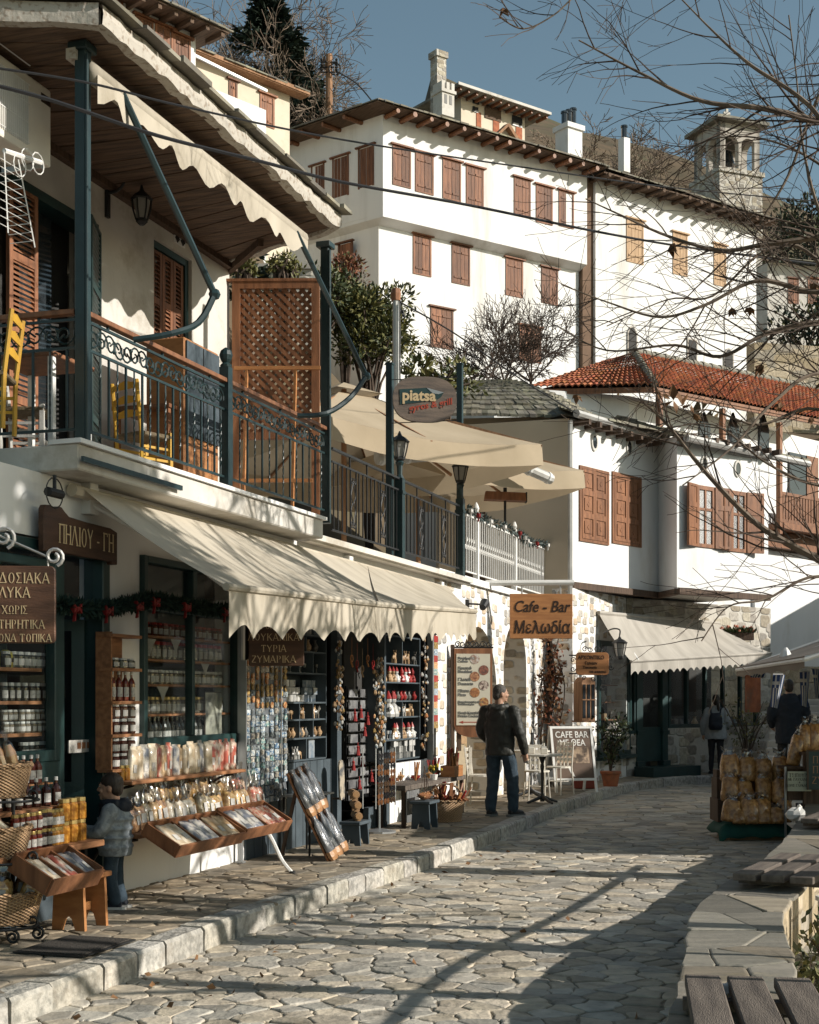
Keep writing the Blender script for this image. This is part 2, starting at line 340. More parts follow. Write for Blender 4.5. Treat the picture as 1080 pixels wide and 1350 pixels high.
grey_wood=M('weathered grey plank',(.17,.14,.115),(.095,.078,.066),scale=2.5,stretch=(9,.9,9),rough=.85,bump=.45,bscale=30,rnd=.12)
pole_wood=M('pole timber',(.36,.20,.11),(.22,.12,.065),scale=3,stretch=(6,6,.5),rough=.8,bump=.3)
green_metal=M('dark green painted iron',(.014,.034,.036),(.010,.024,.026),scale=6,rough=.42,bump=.05,spec=.5)
black_iron=M('black wrought iron',(.012,.013,.014),(.02,.02,.02),scale=8,rough=.5,bump=.08,spec=.4)
green_paint=M('dark green shopfront paint',(.016,.045,.044),(.011,.032,.032),scale=3,rough=.4,bump=.06,spec=.5)
blue_paint=M('blue grey painted wood',(.07,.09,.105),(.05,.065,.075),scale=5,rough=.6,bump=.1)
grey_metal=M('grey metal',(.42,.43,.43),(.34,.35,.35),scale=5,rough=.4,metal=.7,bump=.03)
white_paint=M('white enamel paint',(.74,.73,.70),(.66,.65,.62),scale=6,rough=.45,bump=.05)
zinc=M('zinc gutter',(.47,.46,.44),(.36,.35,.33),scale=4,rough=.45,metal=.5,bump=.05)
slate=M('grey slate',(.25,.235,.19),(.15,.14,.118),scale=2.5,rough=.85,bump=.5,bscale=14,attr=True,dirt=(.33,.30,.21),dscale=3)
old_edge=M('peeling painted fascia',(.45,.415,.36),(.30,.25,.20),scale=22,rough=.9,bump=.4,bscale=20,lo=.52,hi=.64)
terracotta=M('terracotta tile',(.40,.135,.06),(.27,.085,.042),scale=6,rough=.8,bump=.3,bscale=20,attr=True,dirt=(.20,.12,.075),dscale=2.5)
canvas=M('cream awning canvas',(.53,.475,.385),(.44,.39,.31),scale=1.4,stretch=(2,.25,1),rough=.9,bump=.35,bscale=5,trans=.12,dirt=(.34,.295,.225),dscale=1.4)
canvas_grey=M('grey awning canvas',(.48,.445,.39),(.37,.34,.295),scale=1.6,stretch=(3,.3,1),rough=.9,bump=.35,bscale=5,trans=.10)
canvas_tan=M('tan parasol canvas',(.50,.41,.29),(.42,.34,.235),scale=1.1,rough=.9,bump=.3,bscale=4,trans=.22)
canvas_taupe=M('taupe tarpaulin',(.20,.17,.14),(.16,.135,.11),scale=1,rough=.8,bump=.08,bscale=40,trans=.06)
rubble_white=rubble_mat('white pointed rubble',[(.48,.41,.32),(.42,.37,.30),(.56,.50,.41),(.44,.41,.36),(.50,.39,.28),(.33,.31,.28),(.60,.54,.45)],(.79,.775,.745),scale=(4.8,4.8,8.2),edge=(.34,.46))
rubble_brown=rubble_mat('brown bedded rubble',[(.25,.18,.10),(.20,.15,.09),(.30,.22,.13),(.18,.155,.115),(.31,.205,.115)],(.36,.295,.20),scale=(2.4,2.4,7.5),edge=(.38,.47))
plaster_aged=M('rain streaked lime plaster',(.745,.74,.725),(.66,.65,.63),scale=1.6,stretch=(1.3,1.3,.16),lo=.5,hi=.75,rough=.9,bump=.3,bscale=4,dirt=(.50,.475,.43),dscale=.55)
rubble_grey=rubble_mat('grey rubble',[(.32,.29,.25),(.25,.23,.20),(.40,.37,.32),(.30,.26,.2),(.42,.38,.3)],(.55,.52,.46),scale=(3.4,3.4,6.2),edge=(.42,.54))
rubble_tan=rubble_mat('tan garden wall rubble',[(.42,.34,.23),(.36,.29,.19),(.48,.4,.29),(.33,.29,.23)],(.40,.34,.25),scale=(2.2,2.2,4.5),edge=(.5,.62))
flag2=M('pavement flag',(.42,.36,.28),(.27,.24,.195),scale=8,rough=.75,bump=.4,bscale=18,attr=True,dirt=(.22,.195,.155),dscale=5)
stone_tower=M('tower ashlar',(.46,.42,.37),(.36,.33,.29),scale=1.6,rough=.9,bump=.3,bscale=5)
flag=M('flagstone',(.54,.49,.405),(.38,.35,.30),scale=7,rough=.8,bump=.6,bscale=22,attr=True,dirt=(.24,.21,.165),dscale=4)
joint=M('road joint',(.30,.255,.19),(.19,.165,.125),scale=9,rough=.95,bump=.4,bscale=30)
kerbstone=M('kerb stone',(.47,.445,.40),(.27,.26,.235),scale=15,lo=.42,hi=.62,rough=.9,bump=1.0,bscale=24,attr=True,dirt=(.28,.25,.21),dscale=4)
earth=M('dry hillside earth',(.12,.085,.052),(.075,.06,.036),scale=.25,rough=.95,bump=.6,bscale=1.5,dirt=(.09,.095,.045),dscale=.12)
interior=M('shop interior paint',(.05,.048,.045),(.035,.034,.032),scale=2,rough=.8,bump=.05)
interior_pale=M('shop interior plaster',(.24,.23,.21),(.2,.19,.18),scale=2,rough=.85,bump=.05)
clear_glass=glass_mat('window glass',(.95,.97,.97),0.0)
dark_glass=M('dark window',(.02,.025,.028),(.03,.035,.04),scale=2,rough=.08,bump=0,spec=.8)
letter_gold=M('pale gold lettering',(.55,.42,.25),(.5,.38,.22),rough=.6,bump=0)
letter_dark=M('dark brown lettering',(.035,.018,.012),rough=.6,bump=0)
letter_white=M('chalk white lettering',(.75,.73,.68),rough=.8,bump=0)
letter_red=M('red lettering',(.40,.07,.04),rough=.6,bump=0)
letter_grey=M('grey lettering',(.16,.16,.15),rough=.7,bump=0)
wire_black=M('black cable',(.014,.014,.015),rough=.6,bump=0)
bark=M('plane tree bark',(.20,.155,.115),(.11,.085,.066),scale=4,rough=.9,bump=.4,bscale=14)
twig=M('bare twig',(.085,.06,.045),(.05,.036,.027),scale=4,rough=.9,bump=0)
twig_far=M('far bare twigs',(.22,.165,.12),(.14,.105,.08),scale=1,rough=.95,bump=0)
dead_leaf=M('dead brown leaf',(.20,.105,.045),(.13,.065,.03),scale=9,rough=.8,bump=.1)
leaf_green=M('evergreen leaf',(.072,.085,.028),(.04,.055,.02),scale=2,rough=.55,bump=0,spec=.35,hi=.6)
leaf_olive=M('olive leaf',(.15,.135,.04),(.075,.08,.025),scale=1.2,rough=.55,bump=0)
leaf_dark=M('dark conifer foliage',(.022,.034,.020),(.012,.022,.014),scale=1,rough=.8,bump=0)
leaf_rust=M('rusty vine leaf',(.22,.075,.035),(.12,.045,.025),scale=5,rough=.7,bump=0)
# frames
A=Frame(-2.917,10.0,.3162,.9487)
MN=Frame(-.933,50.0,.816,.578)
ZP=0.16
# ground
kerb_pts=[(-6.0,-4.5),(-4.55,0.2),(-3.0,4.9),(-2.07,7.67),(-1.06,10.94),(.40,15.1),(1.34,18.2),(2.55,22.2),(3.95,26.1),(5.2,28.2),(6.9,29.6),(9.5,30.4),(13.,31.)]
kerb=catmull([(x,y,0)for x,y in kerb_pts],10)
def kerb_x(Y):
 for a,b in zip(kerb,kerb[1:]):
  if a.y<=Y<=b.y:return a.x+(b.x-a.x)*(Y-a.y)/max(b.y-a.y,1e-6)
 return 99.
def clip(poly,px,py,nx,ny):
 out=[]
 for i in range(len(poly)):
  a=poly[i];b=poly[(i+1)%len(poly)]
  da=(a[0]-px)*nx+(a[1]-py)*ny;db=(b[0]-px)*nx+(b[1]-py)*ny
  if da<=0:out.append(a)
  if da*db<0:
   t=da/(da-db);out.append((a[0]+(b[0]-a[0])*t,a[1]+(b[1]-a[1])*t))
 return out
def cells(seeds,rad,warp=(1,1)):
 gd={}
 for i,(x,y)in enumerate(seeds):gd.setdefault((int(x//rad),int(y//rad)),[]).append(i)
 res=[]
 for i,(x,y)in enumerate(seeds):
  poly=[(x-rad,y-rad),(x+rad,y-rad),(x+rad,y+rad),(x-rad,y+rad)]
  gx,gy=int(x//rad),int(y//rad);nb=[]
  for a in(-1,0,1):
   for b in(-1,0,1):nb+=gd.get((gx+a,gy+b),[])
  nb=sorted((k for k in nb if k!=i),key=lambda k:(seeds[k][0]-x)**2+(seeds[k][1]-y)**2)[:16]
  for k in nb:
   qx,qy=seeds[k];poly=clip(poly,(x+qx)/2,(y+qy)/2,qx-x,qy-y)
   if len(poly)<3:break
  if len(poly)>=3:res.append((x,y,poly))
 return res
def stone_mb(cl,joint_w,z,edge,cols,tilt=.012,rg=R):
 mb=MB()
 for x,y,poly in cl:
  cx=sum(p[0]for p in poly)/len(poly);cy=sum(p[1]for p in poly)/len(poly)
  r=sum(math.hypot(p[0]-cx,p[1]-cy)for p in poly)/len(poly)
  if r<joint_w*1.5:continue
  k1=1-joint_w/r;k2=1-(joint_w+edge)/r;k3=1-(joint_w+2.6*edge)/r
  c=rg.choice(cols);q=rg.uniform(.66,1.16);mb.col=(c[0]*q,c[1]*q,c[2]*q)
  tx,ty=rg.gauss(0,tilt),rg.gauss(0,tilt);zz=z+rg.gauss(0,.003);n=len(poly);vs=[]
  pl=[]
  for i in range(n):
   a=poly[i];b=poly[(i+1)%n];pl+=[(a[0]*.93+b[0]*.07,a[1]*.93+b[1]*.07),((a[0]+b[0])/2+rg.uniform(-.016,.016),(a[1]+b[1])/2+rg.uniform(-.016,.016)),(a[0]*.07+b[0]*.93,a[1]*.07+b[1]*.93)]
  n=len(pl)
  for k,dz in((k1,-.02),(k1,-.004),(k2,0.),(k3,.002)):
   for p in pl:
    X=cx+(p[0]-cx)*k;Y=cy+(p[1]-cy)*k;vs.append((X,Y,zz+dz+(X-cx)*tx+(Y-cy)*ty))
  fs=[(L*n+i,L*n+(i+1)%n,(L+1)*n+(i+1)%n,(L+1)*n+i)for L in range(3)for i in range(n)]
  fs.append(tuple(3*n+i for i in range(n)));mb.add(vs,fs)
 return mb
seeds=[]
Y=4.6;row=0
while Y<40:
 st=.19 if Y<12 else(.24 if Y<18 else.36)
 X0=kerb_x(Y)-.3 if Y<31 else 6.0
 X=X0+(row%2)*st*.5
 while X<.34*Y+3.2:
  seeds.append((X+R.uniform(-.42,.42)*st,Y+R.uniform(-.36,.36)*st));X+=st*R.uniform(.9,1.35)
 Y+=st*.86;row+=1
road_cols=[(1,1,1),(1.06,1,.92),(.9,.92,.93),(1.12,1.06,.98),(.82,.82,.82),(1.0,.95,.86)]
struct(stone_mb(cells(seeds,.8),0.0075,0.0,.006,road_cols,.011).build('road',flag))
mb=MB();mb.box(-2500,2500,-800,3200,-.5,-.008);struct(mb.build('ground',joint))
seeds=[];Y=3.2;row=0
while Y<36:
 st=.19 if Y<13 else(.26 if Y<20 else.38)
 X1=kerb_x(Y)-.02 if Y<31 else.4*Y
 X=-6.9+Y/3.+(row%2)*st*.5
 while X<X1-.12:
  seeds.append((X+R.uniform(-.33,.33)*st,Y+R.uniform(-.33,.33)*st));X+=st*R.uniform(.9,1.3)
 Y+=st*.85;row+=1
pv_cols=[(.92,.88,.82),(.85,.83,.8),(1.0,.94,.84),(.76,.75,.72),(.95,.88,.78)]
struct(stone_mb([c for c in cells(seeds,.8)if all(p[0]<kerb_x(p[1])+.06 for p in c[2]if p[1]<30.9)],.008,ZP,.007,pv_cols,.006).build('pavement',flag2))
mb=MB();n=0
ps=[p for p in kerb if p.y<31]
pl=[(-9.5+p.y/3.,p.y)for p in ps]
poly=[(p.x-.04,p.y)for p in ps]+[(ps[-1].x,37.),(-6.,37.)]+[(x,y)for x,y in pl[::-1]]
mb.prism(poly,-.1,ZP-.007,'xy');struct(mb.build('pavement_bed',joint))
mb=MB();acc=0;seg=R.uniform(.35,.6);start=kerb[0]
path=[]
for a,b in zip(kerb,kerb[1:]):
 k=max(1,int((b-a).length/.05));path+=[a+(b-a)*(i/k)for i in range(k)]
i=0
while i<len(path)-16:
 k=R.randint(7,12)if path[i].y<22 else R.randint(8,14)
 a=path[i];b=path[min(i+k,len(path)-1)];d=(b-a);L=d.length;d.normalize();nn=Vector((-d.y,d.x,0))
 q=R.uniform(.8,1.12);mb.col=(q,q*R.uniform(.96,1),q*R.uniform(.9,1));h=ZP+R.uniform(-.004,.012);o=R.uniform(-.008,.008);w=.17+R.uniform(-.01,.02)
 a2=a+d*.006;b2=b-d*.006;e=.018;vs=[]
 for t,p in((0,a2),(1,b2)):
  for y,z in((o,-.05),(o,h-e*1.3),(o+e,h),(o+w,h+.002),(o+w,-.05)):vs.append(p+nn*y+Vector((0,0,z)))
 for j in(1,2,3):vs[j]=vs[j]+d*R.uniform(0,.012);vs[5+j]=vs[5+j]-d*R.uniform(0,.012)
 mb.add(vs,[(0,1,6,5),(1,2,7,6),(2,3,8,7),(3,4,9,8),(0,4,3,2,1),(5,6,7,8,9)]);i+=k
struct(mb.build('kerb',kerbstone))
# hillside behind the houses
from mathutils import noise as NZ
def hill(X,Y):
 q=(-X-6.25+Y/3.)*.9487
 base=max(2.5*(q-5.4),.9*(Y-37.5),0.)
 ml=MN.loc((X,Y,0));ym=ml.y
 cap=11.0+1.7*max(0.,-X-2.2)*min(1,max(0,(Y-28)/12.))+(.62 if X>2 else.62-.42*min(1,(2-X)/8.))*max(0.,ym-4)
 cap=min(cap,15.5+(.55 if X>2 else.55-.37*min(1,(2-X)/8.))*max(0,Y-50))
 h=min(base,cap)
 right=max(0.,min(1.,(X-.42*Y-1)/14.))
 h*=1-.55*right
 if h>.5:h+=1.4*NZ.noise(Vector((X*.06,Y*.06,0)))*min(1,h/8)+max(0,Y-75)*.06*NZ.noise(Vector((X*.018,Y*.018,3.)))
 return h-.04
mb=MB();xs=[-90+i*1.5 for i in range(140)];ys=[10+j*1.25 for j in range(72)]+[100+j*6 for j in range(36)]
n=len(xs)
for y in ys:
 for x in xs:
  k=1 if y<100 else 1+(y-100)/90.
  mb.V.append((x*k,y,hill(x*k,y)))
for j in range(len(ys)-1):
 for i in range(n-1):
  a=j*n+i
  if max(mb.V[a][2],mb.V[a+1][2],mb.V[a+n][2],mb.V[a+n+1][2])>-.03:mb.face((a,a+1,a+n+1,a+n))
struct(mb.build('hillside',earth,smooth=True))
# left shop house with the balcony
def aroot(name,label,cat,s=0.,y=0.,z=0.,fr=A,group=None,turn=0.0):
 return thing(name,label,cat,fr.w(s,y,z),fr.ang+turn,group)
house=thing('shop_house','old two storey shop house with timber eaves, iron balcony and shops below','building',A.w(0,0,0),A.ang)
ZS,ZE,YU=3.42,6.64,1.09
YB=-.33
s75,s140,s160,s185,s312=A.s(76),A.s(139),A.s(160),A.s(184),A.s(314)
s575=A.s(573)
az_t=A.pix(240,742,0)[1]+.002
mb=MB()
mb.box(-2.2,s575,0,.25,2.94,ZS)
mb.box(s140+.02,s185,0,.25,0.1,2.94)
mb.box(s185,s312+.15,0,.25,0.1,1.31)
mb.box(s312,s312+.16,0,.25,1.31,2.94)
mb.box(s185,s312,.0,.25,az_t,2.94)
house_wall=mb.build('ground_wall',plaster,house)
mb=MB();mb.box(-2.2,s575,2.2,2.35,.1,ZS);mb.box(-2.3,-2.2,0,2.3,.1,ZS);mb.box(s575-.12,s575,.02,2.3,.1,ZS)
mb.box(-2.2,s575,.3,2.2,.12,ZP+.01)
mb.box(s140+.05,s140+.17,.28,2.2,.1,ZS);mb.box(s312+.02,s312+.14,.28,2.2,.1,ZS)
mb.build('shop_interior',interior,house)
e0=.62;sU=6.05
sd0,sd1=A.s(-30,-YU),A.s(128,-YU)
sw0,sw1=A.s(203,-YU),A.s(253,-YU)
zdt=A.pix(70,262,-YU)[1];zwt=A.pix(228,328,-YU)[1];zwb=A.pix(228,470,-YU)[1]
mb=MB()
mb.box(.7,sd0,YU,YU+.3,3.5,ZE);mb.box(sd0,sd1,YU,YU+.3,zdt,ZE);mb.box(sd1,sw0,YU,YU+.3,3.5,ZE)
mb.box(sw0,sw1,YU,YU+.3,zwt,ZE);mb.box(sw0,sw1,YU,YU+.3,3.5,zwb);mb.box(sw1,sU,YU,YU+.3,3.5,ZE)
mb.box(.7,1.0,YU+.3,5.5,3.5,ZE);mb.box(sU-.3,sU,YU+.3,5.5,3.5,ZE);mb.box(1.0,sU-.3,5.2,5.5,3.5,ZE)
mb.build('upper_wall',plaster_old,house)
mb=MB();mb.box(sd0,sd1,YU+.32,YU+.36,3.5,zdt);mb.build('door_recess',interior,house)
mb=MB();mb.prism([(.56,YB),(5.36,YB),(5.36,YU+.3),(.60,YU+.3)],ZS+.004,ZS+.2,'xy')
slab=mb.build('balcony_slab',plaster_old,house);bevel(slab,.012)
mb=MB();mb.prism([(.54,YB-.03),(5.4,YB-.03),(5.4,YB+.25),(.56,YB+.25)],ZS+.201,ZS+.235,'xy');mb.build('slab_edge',plaster,house)
yo,yi=-.54,YU+.28
pl=[(.50,yo),(5.24,yo),(6.25,yi+.3),(6.25,6.2),(-.6,6.2),(-.4,yi+.3)]
mb=MB();n=26
for k in range(n):
 a0=k/n;a1=(k+.94)/n
 f=lambda a,t:(.50+(5.24-.5)*a+t*((-.4+(6.25+.4)*a)-(.5+4.74*a)),yo+.03+(yi-yo)*t)
 p=[f(a0,0),f(a1,0),f(a1,1),f(a0,1)]
 dz=R.uniform(-.006,.006);mb.prism(p,ZE+dz,ZE+.025+dz,'xy')
for t in(.0,.33,.68):
 p0=f(0,t);p1=f(1,t);mb.bar((p0[0],p0[1]+.05,ZE+.07),(p1[0],p1[1]+.05,ZE+.07),.09,.1)
mb.build('soffit',soffit_wood,house)
mb=MB();mb.bar((5.3,yo+.9,ZE-.04),(6.2,yi-.15,ZE-.04),.06,.08);mb.bar((.3,yi-.32,ZE-.03),(6.1,yi-.32,ZE-.03),.08,.07);mb.build('wall_plate',dark_wood,house)
mb=MB();rg=random.Random(3)
def fascia(p,q,n):
 p=Vector(p);q=Vector(q);d=(q-p).normalized();nn=Vector((d.y,-d.x,0))
 vs=[];fs=[]
 for i in range(n+1):
  c=p+(q-p)*(i/n);j=rg.uniform(-.012,.012);k=rg.uniform(-.02,.02)
  vs+=[c+nn*(.03+j)+Vector((0,0,-.015+k)),c+nn*(.04+j)+Vector((0,0,.06+k*.4)),c+nn*(.03+j)+Vector((0,0,.13)),c-nn*.06+Vector((0,0,.13)),c-nn*.06+Vector((0,0,-.015+k))]
 for i in range(n):
  for k in range(5):fs.append((i*5+k,(i+1)*5+k,(i+1)*5+(k+1)%5,i*5+(k+1)%5))
 mb.add(vs,fs)
fascia((.5,yo,ZE),(5.24,yo,ZE),40);fascia((5.24,yo,ZE),(6.25,yi+.3,ZE),14);fascia((-.4,yi+.3,ZE),(.5,yo,ZE),14)
fas=mb.build('fascia',old_edge,house)
mb=MB()
def slates(mb,fn,nu,nv,th=.03,lap=.35,rg=R,dark=.55):
 """courses of overlapping irregular slates; fn(u,v) -> point, v up the slope"""
 for j in range(nv):
  u=-rg.uniform(0,1)/nu
  while u<1:
   w=rg.uniform(.6,1.5)/nu;u0=max(0,u);u1=min(1,u+w*.97)
   if u1-u0>.1/nu:
    v0=j/nv-rg.uniform(0,.18)/nv;v1=min(1.02,(j+1+lap)/nv)
    a,b,c,d=fn(u0,v0),fn(u1,v0),fn(u1,v1),fn(u0,v1)
    up=Vector((0,0,th+rg.uniform(0,.02)));lo=Vector((0,0,th*.9))
    q=rg.uniform(dark,1.15);mb.col=(q,q*rg.uniform(.95,1.02),q*rg.uniform(.88,1))
    t=rg.uniform(-.01,.014)
    vs=[a+lo*.1,b+lo*.1,c,d,a+up+Vector((0,0,t)),b+up,c+up*.25,d+up*.25]
    mb.add(vs,[(0,3,2,1),(4,5,6,7),(0,1,5,4),(1,2,6,5),(2,3,7,6),(3,0,4,7)])
   u+=w
def r1(u,v):
 a=Vector((.45+4.85*u,yo-.09,ZE+.14));b=Vector((.45+5.3*u,3.6,ZE+.6));return a+(b-a)*v
def r2(u,v):
 a=Vector((.44,yo-.06,ZE+.14)).lerp(Vector((-.5,yi+.3,ZE+.14)),1-u);b=Vector((.45,3.6,ZE+.6));return a.lerp(b.lerp(Vector((-.5,6,ZE+.6)),(1-u)),v)
slates(mb,r1,14,12);slates(mb,r2,8,12)
mb.col=(.5,.5,.5);mb.add([r1(0,0)+Vector((0,.15,.0)),r1(1,0)+Vector((0,.15,0)),Vector((6.3,yi+.3,ZE+.15)),Vector((6.3,6.2,ZE+.15)),Vector((-.5,6.2,ZE+.15)),Vector((-.4,yi+.3,ZE+.15))],[(0,1,2,3,4,5)])
mb.build('roof',slate,house)
sp0,sp1=A.s(107,-YB-.09),A.s(428,-YB-.09)
for sp in(sp0,sp1):
 mb=MB();mb.box(sp-.045,sp+.045,YB+.03,YB+.12,ZS+.2,ZE);mb.box(sp-.05,sp-.03,YB+.005,YB+.03,ZS+.2,ZE-.1);mb.box(sp-.08,sp+.08,YB,YB+.16,ZE-.07,ZE-.01)
 bevel(mb.build('post',green_metal,house),.006)
mb=MB();mb.box(.55,2.1,YB-.05,YB-.028,ZS+.06,ZS+.1);mb.build('slab_rail',green_metal,house)
def louvre_leaf(parent,name,x0,x1,z0,z1,y,mat,rows=3,M4=None):
 mb=MB();fw=.055;t=.035
 mb.box(x0,x0+fw,y,y+t,z0,z1);mb.box(x1-fw,x1,y,y+t,z0,z1)
 zz=[z0+(z1-z0)*k/rows for k in range(rows+1)]
 for z in zz:mb.box(x0+fw,x1-fw,y+.001,y+t-.001,max(z0,z-.035),min(z1,z+.035))
 for k in range(rows):
  z=zz[k]+.05
  while z<zz[k+1]-.05:
   mb.add([(x0+fw,y+.003,z),(x1-fw,y+.003,z),(x1-fw,y+.029,z+.03),(x0+fw,y+.029,z+.03),(x0+fw,y+.003,z+.008),(x1-fw,y+.003,z+.008),(x1-fw,y+.029,z+.038),(x0+fw,y+.029,z+.038)],[(0,1,2,3),(4,7,6,5),(0,4,5,1),(3,2,6,7)])
   z+=.045
 if M4 is not None:mb.xf(M4)
 return mb.build(name,mat,parent)
dl0,dl1=A.s(6,-YU),A.s(44,-YU)
door=MB();door.box(sd0,sd0+.08,YU-.02,YU+.2,3.66,zdt);door.box(sd1-.08,sd1,YU-.02,YU+.2,3.66,zdt);door.box(sd0,sd1,YU-.021,YU+.2,zdt-.09,zdt-.001)
door=door.build('balcony_door',green_paint,house)
louvre_leaf(door,'shutter',dl0,dl1,3.68,zdt-.1,YU-.05,shutter_wood,4)
mid=A.s(88,-YU)
louvre_leaf(door,'shutter',0,.55,3.68,zdt-.1,0,green_paint,4,Matrix.Translation((sd1-.05,YU-.04,0))@Matrix.Rotation(radians(202),4,'Z'))
mb=MB();mb.box(A.s(46,-YU),mid,YU+.16,YU+.2,3.68,zdt-.1);mb.build('door_leaf',dark_glass,door)
win=MB();win.box(sw0,sw0+.07,YU+.04,YU+.2,zwb,zwt);win.box(sw1-.07,sw1,YU+.04,YU+.2,zwb,zwt);win.box(sw0,sw1,YU+.041,YU+.2,zwt-.07,zwt);win.box(sw0-.03,sw1+.03,YU-.04,YU+.2,zwb-.05,zwb)
win=win.build('window',green_paint,house)
w3=(sw1-sw0-.14)/3
for k in range(3):louvre_leaf(win,'shutter',sw0+.07+k*w3,sw0+.07+(k+1)*w3-.008,zwb+.01,zwt-.08,YU+.06,shutter_wood,2)
sv,zv=A.pix(236,298,-YU)
mb=MB();mb.prism([(sv-.12,zv-.2),(sv+.12,zv-.2),(sv+.12,zv+.2),(sv-.12,zv+.2)],YU-.012,YU,'xz')
for i in range(2):
 for j in range(4):
  cx=sv-.06+.12*i;cz=zv-.15+.1*j;mb.cur=1;mb.prism([(cx,cz-.045),(cx+.05,cz),(cx,cz+.045),(cx-.05,cz)],YU-.02,YU-.01,'xz');mb.cur=0
mb.cur=2;mb.prism([(sv,zv-.09),(sv+.06,zv),(sv,zv+.09),(sv-.06,zv)],YU-.025,YU-.012,'xz')
mb.build('wall_vent',[plaster,dark_glass,rich_wood],house)
# balcony railing
def scroll_run(mb,x0,x1,z0,z1,y,unit=.26,r=.0085):
 n=max(1,round((x1-x0)/unit));u=(x1-x0)/n;zc=(z0+z1)/2;h=(z1-z0)/2*.92
 for k in range(n):
  c=x0+(k+.5)*u;sgn=1 if k%2 else-1
  a=spiral((c-u*.25,y,zc),h*.25,h,pi*.5*sgn,1.3*sgn,16);b=spiral((c+u*.25,y,zc),h*.25,h,-pi*.5*sgn,1.3*sgn,16)
  mb.tube(a,r,4);mb.tube(b,r,4);mb.tube([(c-u*.25,y,zc),(c,y,zc+sgn*h*.5),(c+u*.25,y,zc)],r,4);mb.blob((c,y,zc-sgn*h*.4),.018,5,4)
 return mb
def twisted(mb,x,y,z0,z1,w=.012):
 n=18;vs=[];fs=[]
 for i in range(n+1):
  t=i/n;a=t*pi*5 if.15<t<.85 else 0;c,s_=cos(a)*w*.7,sin(a)*w*.7
  z=z0+(z1-z0)*t;vs+=[(x+c,y+s_,z),(x-s_,y+c,z),(x-c,y-s_,z),(x+s_,y-c,z)]
 for i in range(n):
  for k in range(4):fs.append((i*4+k,i*4+(k+1)%4,(i+1)*4+(k+1)%4,(i+1)*4+k))
 mb.add(vs,fs)
rail=aroot('balcony_railing','dark green wrought iron balcony railing with scroll band and brown wooden handrail','railing',0,0,0)
zb0=ZS+.235
def rail_run(parent,p,q,zf,hand_mat,nb,top=1.0):
 """p, q local ground points; builds rails, scroll band and balusters as parts"""
 p=Vector((p[0],p[1],0));q=Vector((q[0],q[1],0));L=(q-p).length;d=(q-p)/L
 T=Matrix.Translation(p)@Matrix.Rotation(atan2(d.y,d.x),4,'Z')
 def put(mb,name,mat):return mb.xf(T).build(name,mat,parent)
 mb=MB();mb.prism([(-.035,zf+top-.045),(.035,zf+top-.045),(.035,zf+top-.01),(.02,zf+top),(-.02,zf+top),(-.035,zf+top-.01)],0,L,'yz');bevel(put(mb,'handrail',hand_mat),.004)
 mb=MB()
 for z in(zf+.09,zf+top-.30,zf+top-.09):mb.box(0,L,-.01,.01,z,z+.02)
 mb.box(.3,.32,-.009,.009,zf+top-.08,zf+top-.045);mb.box(L*.5,L*.5+.02,-.009,.009,zf+top-.08,zf+top-.045);mb.box(L-.3,L-.28,-.009,.009,zf+top-.08,zf+top-.045)
 put(mb,'rail_bars',green_metal)
 put(scroll_run(MB(),.03,L-.03,zf+top-.28,zf+top-.09,0),'scroll_band',green_metal)
 for k in range(nb):
  x=L*(k+.5)/nb;mb=MB()
  if k%2:twisted(mb,x,0,zf+.1,zf+top-.29)
  else:mb.box(x-.008,x+.008,-.008,.008,zf+.1,zf+top-.29)
  put(mb,'baluster',green_metal)
yr=YB+.075
sm=A.s(298,-yr)
rail_run(rail,(sp0+.05,yr),(sm-.04,yr),zb0,rich_wood,18)
rail_run(rail,(sm+.04,yr),(sp1-.05,yr),zb0,rich_wood,14)
rail_run(rail,(sp0-.02,yr+.05),(sp0-.05,yr+1.35),zb0,rich_wood,9)
mb=MB();mb.box(sm-.045,sm+.045,yr-.045,yr+.045,zb0-.03,zb0+1.1);mb.lathe([(.05,zb0+1.1),(.055,zb0+1.12),(.03,zb0+1.14),(.05,zb0+1.17),(.062,zb0+1.21),(.05,zb0+1.25),(.01,zb0+1.28)],10,(sm,yr,0));mb.build('newel_post',green_metal,rail)
# awnings
def scallop_valance(mb,pts,drop,wave,nper=None,amp=.0,rg=R,soft=False):
 """hanging strip with a scalloped lower edge along pts"""
 pts=[Vector(p)for p in pts];seg=[(b-a).length for a,b in zip(pts,pts[1:])];L=sum(seg);m=max(8,int(L/wave)*8)
 n=len(mb.V);cols=4
 acc=[0]
 for x in seg:acc.append(acc[-1]+x)
 for i in range(m+1):
  t=L*i/m;k=0
  while k<len(seg)-1 and t>acc[k+1]:k+=1
  f=(t-acc[k])/seg[k];p=pts[k].lerp(pts[k+1],f);d=(pts[k+1]-pts[k]).normalized();nn=Vector((d.y,-d.x,0))
  ph=(t/wave)%1.0;low=drop*(.72+.28*(1-abs(sin(pi*ph))))if not soft else drop*(.75+.25*cos(2*pi*ph))
  for j in range(cols+1):
   v=j/cols;s_=amp*v*sin(2*pi*t/wave*.5+1.3*sin(t*1.7))
   mb.V.append(tuple(p+Vector((0,0,-low*v))+nn*s_))
 for i in range(m):
  for j in range(cols):
   a=n+i*(cols+1)+j;mb.face((a,a+cols+1,a+cols+2,a+1))
 return mb
def awning_sheet(mb,tl,tr,fl,fr_,sag=.05,nu=40,nv=10,rip=.012,rg=R):
 ph=rg.uniform(0,6)
 def fn(u,v):
  p=tl.lerp(tr,u).lerp(fl.lerp(fr_,u),v);return p+Vector((0,0,-sag*sin(pi*v)+rip*sin(u*26+ph+2*sin(3*v))*v*(1.1-v)))
 return mb.grid(fn,nu,nv)
aw=aroot('shop_awning','large cream scalloped awning over the food and souvenir shops','awning')
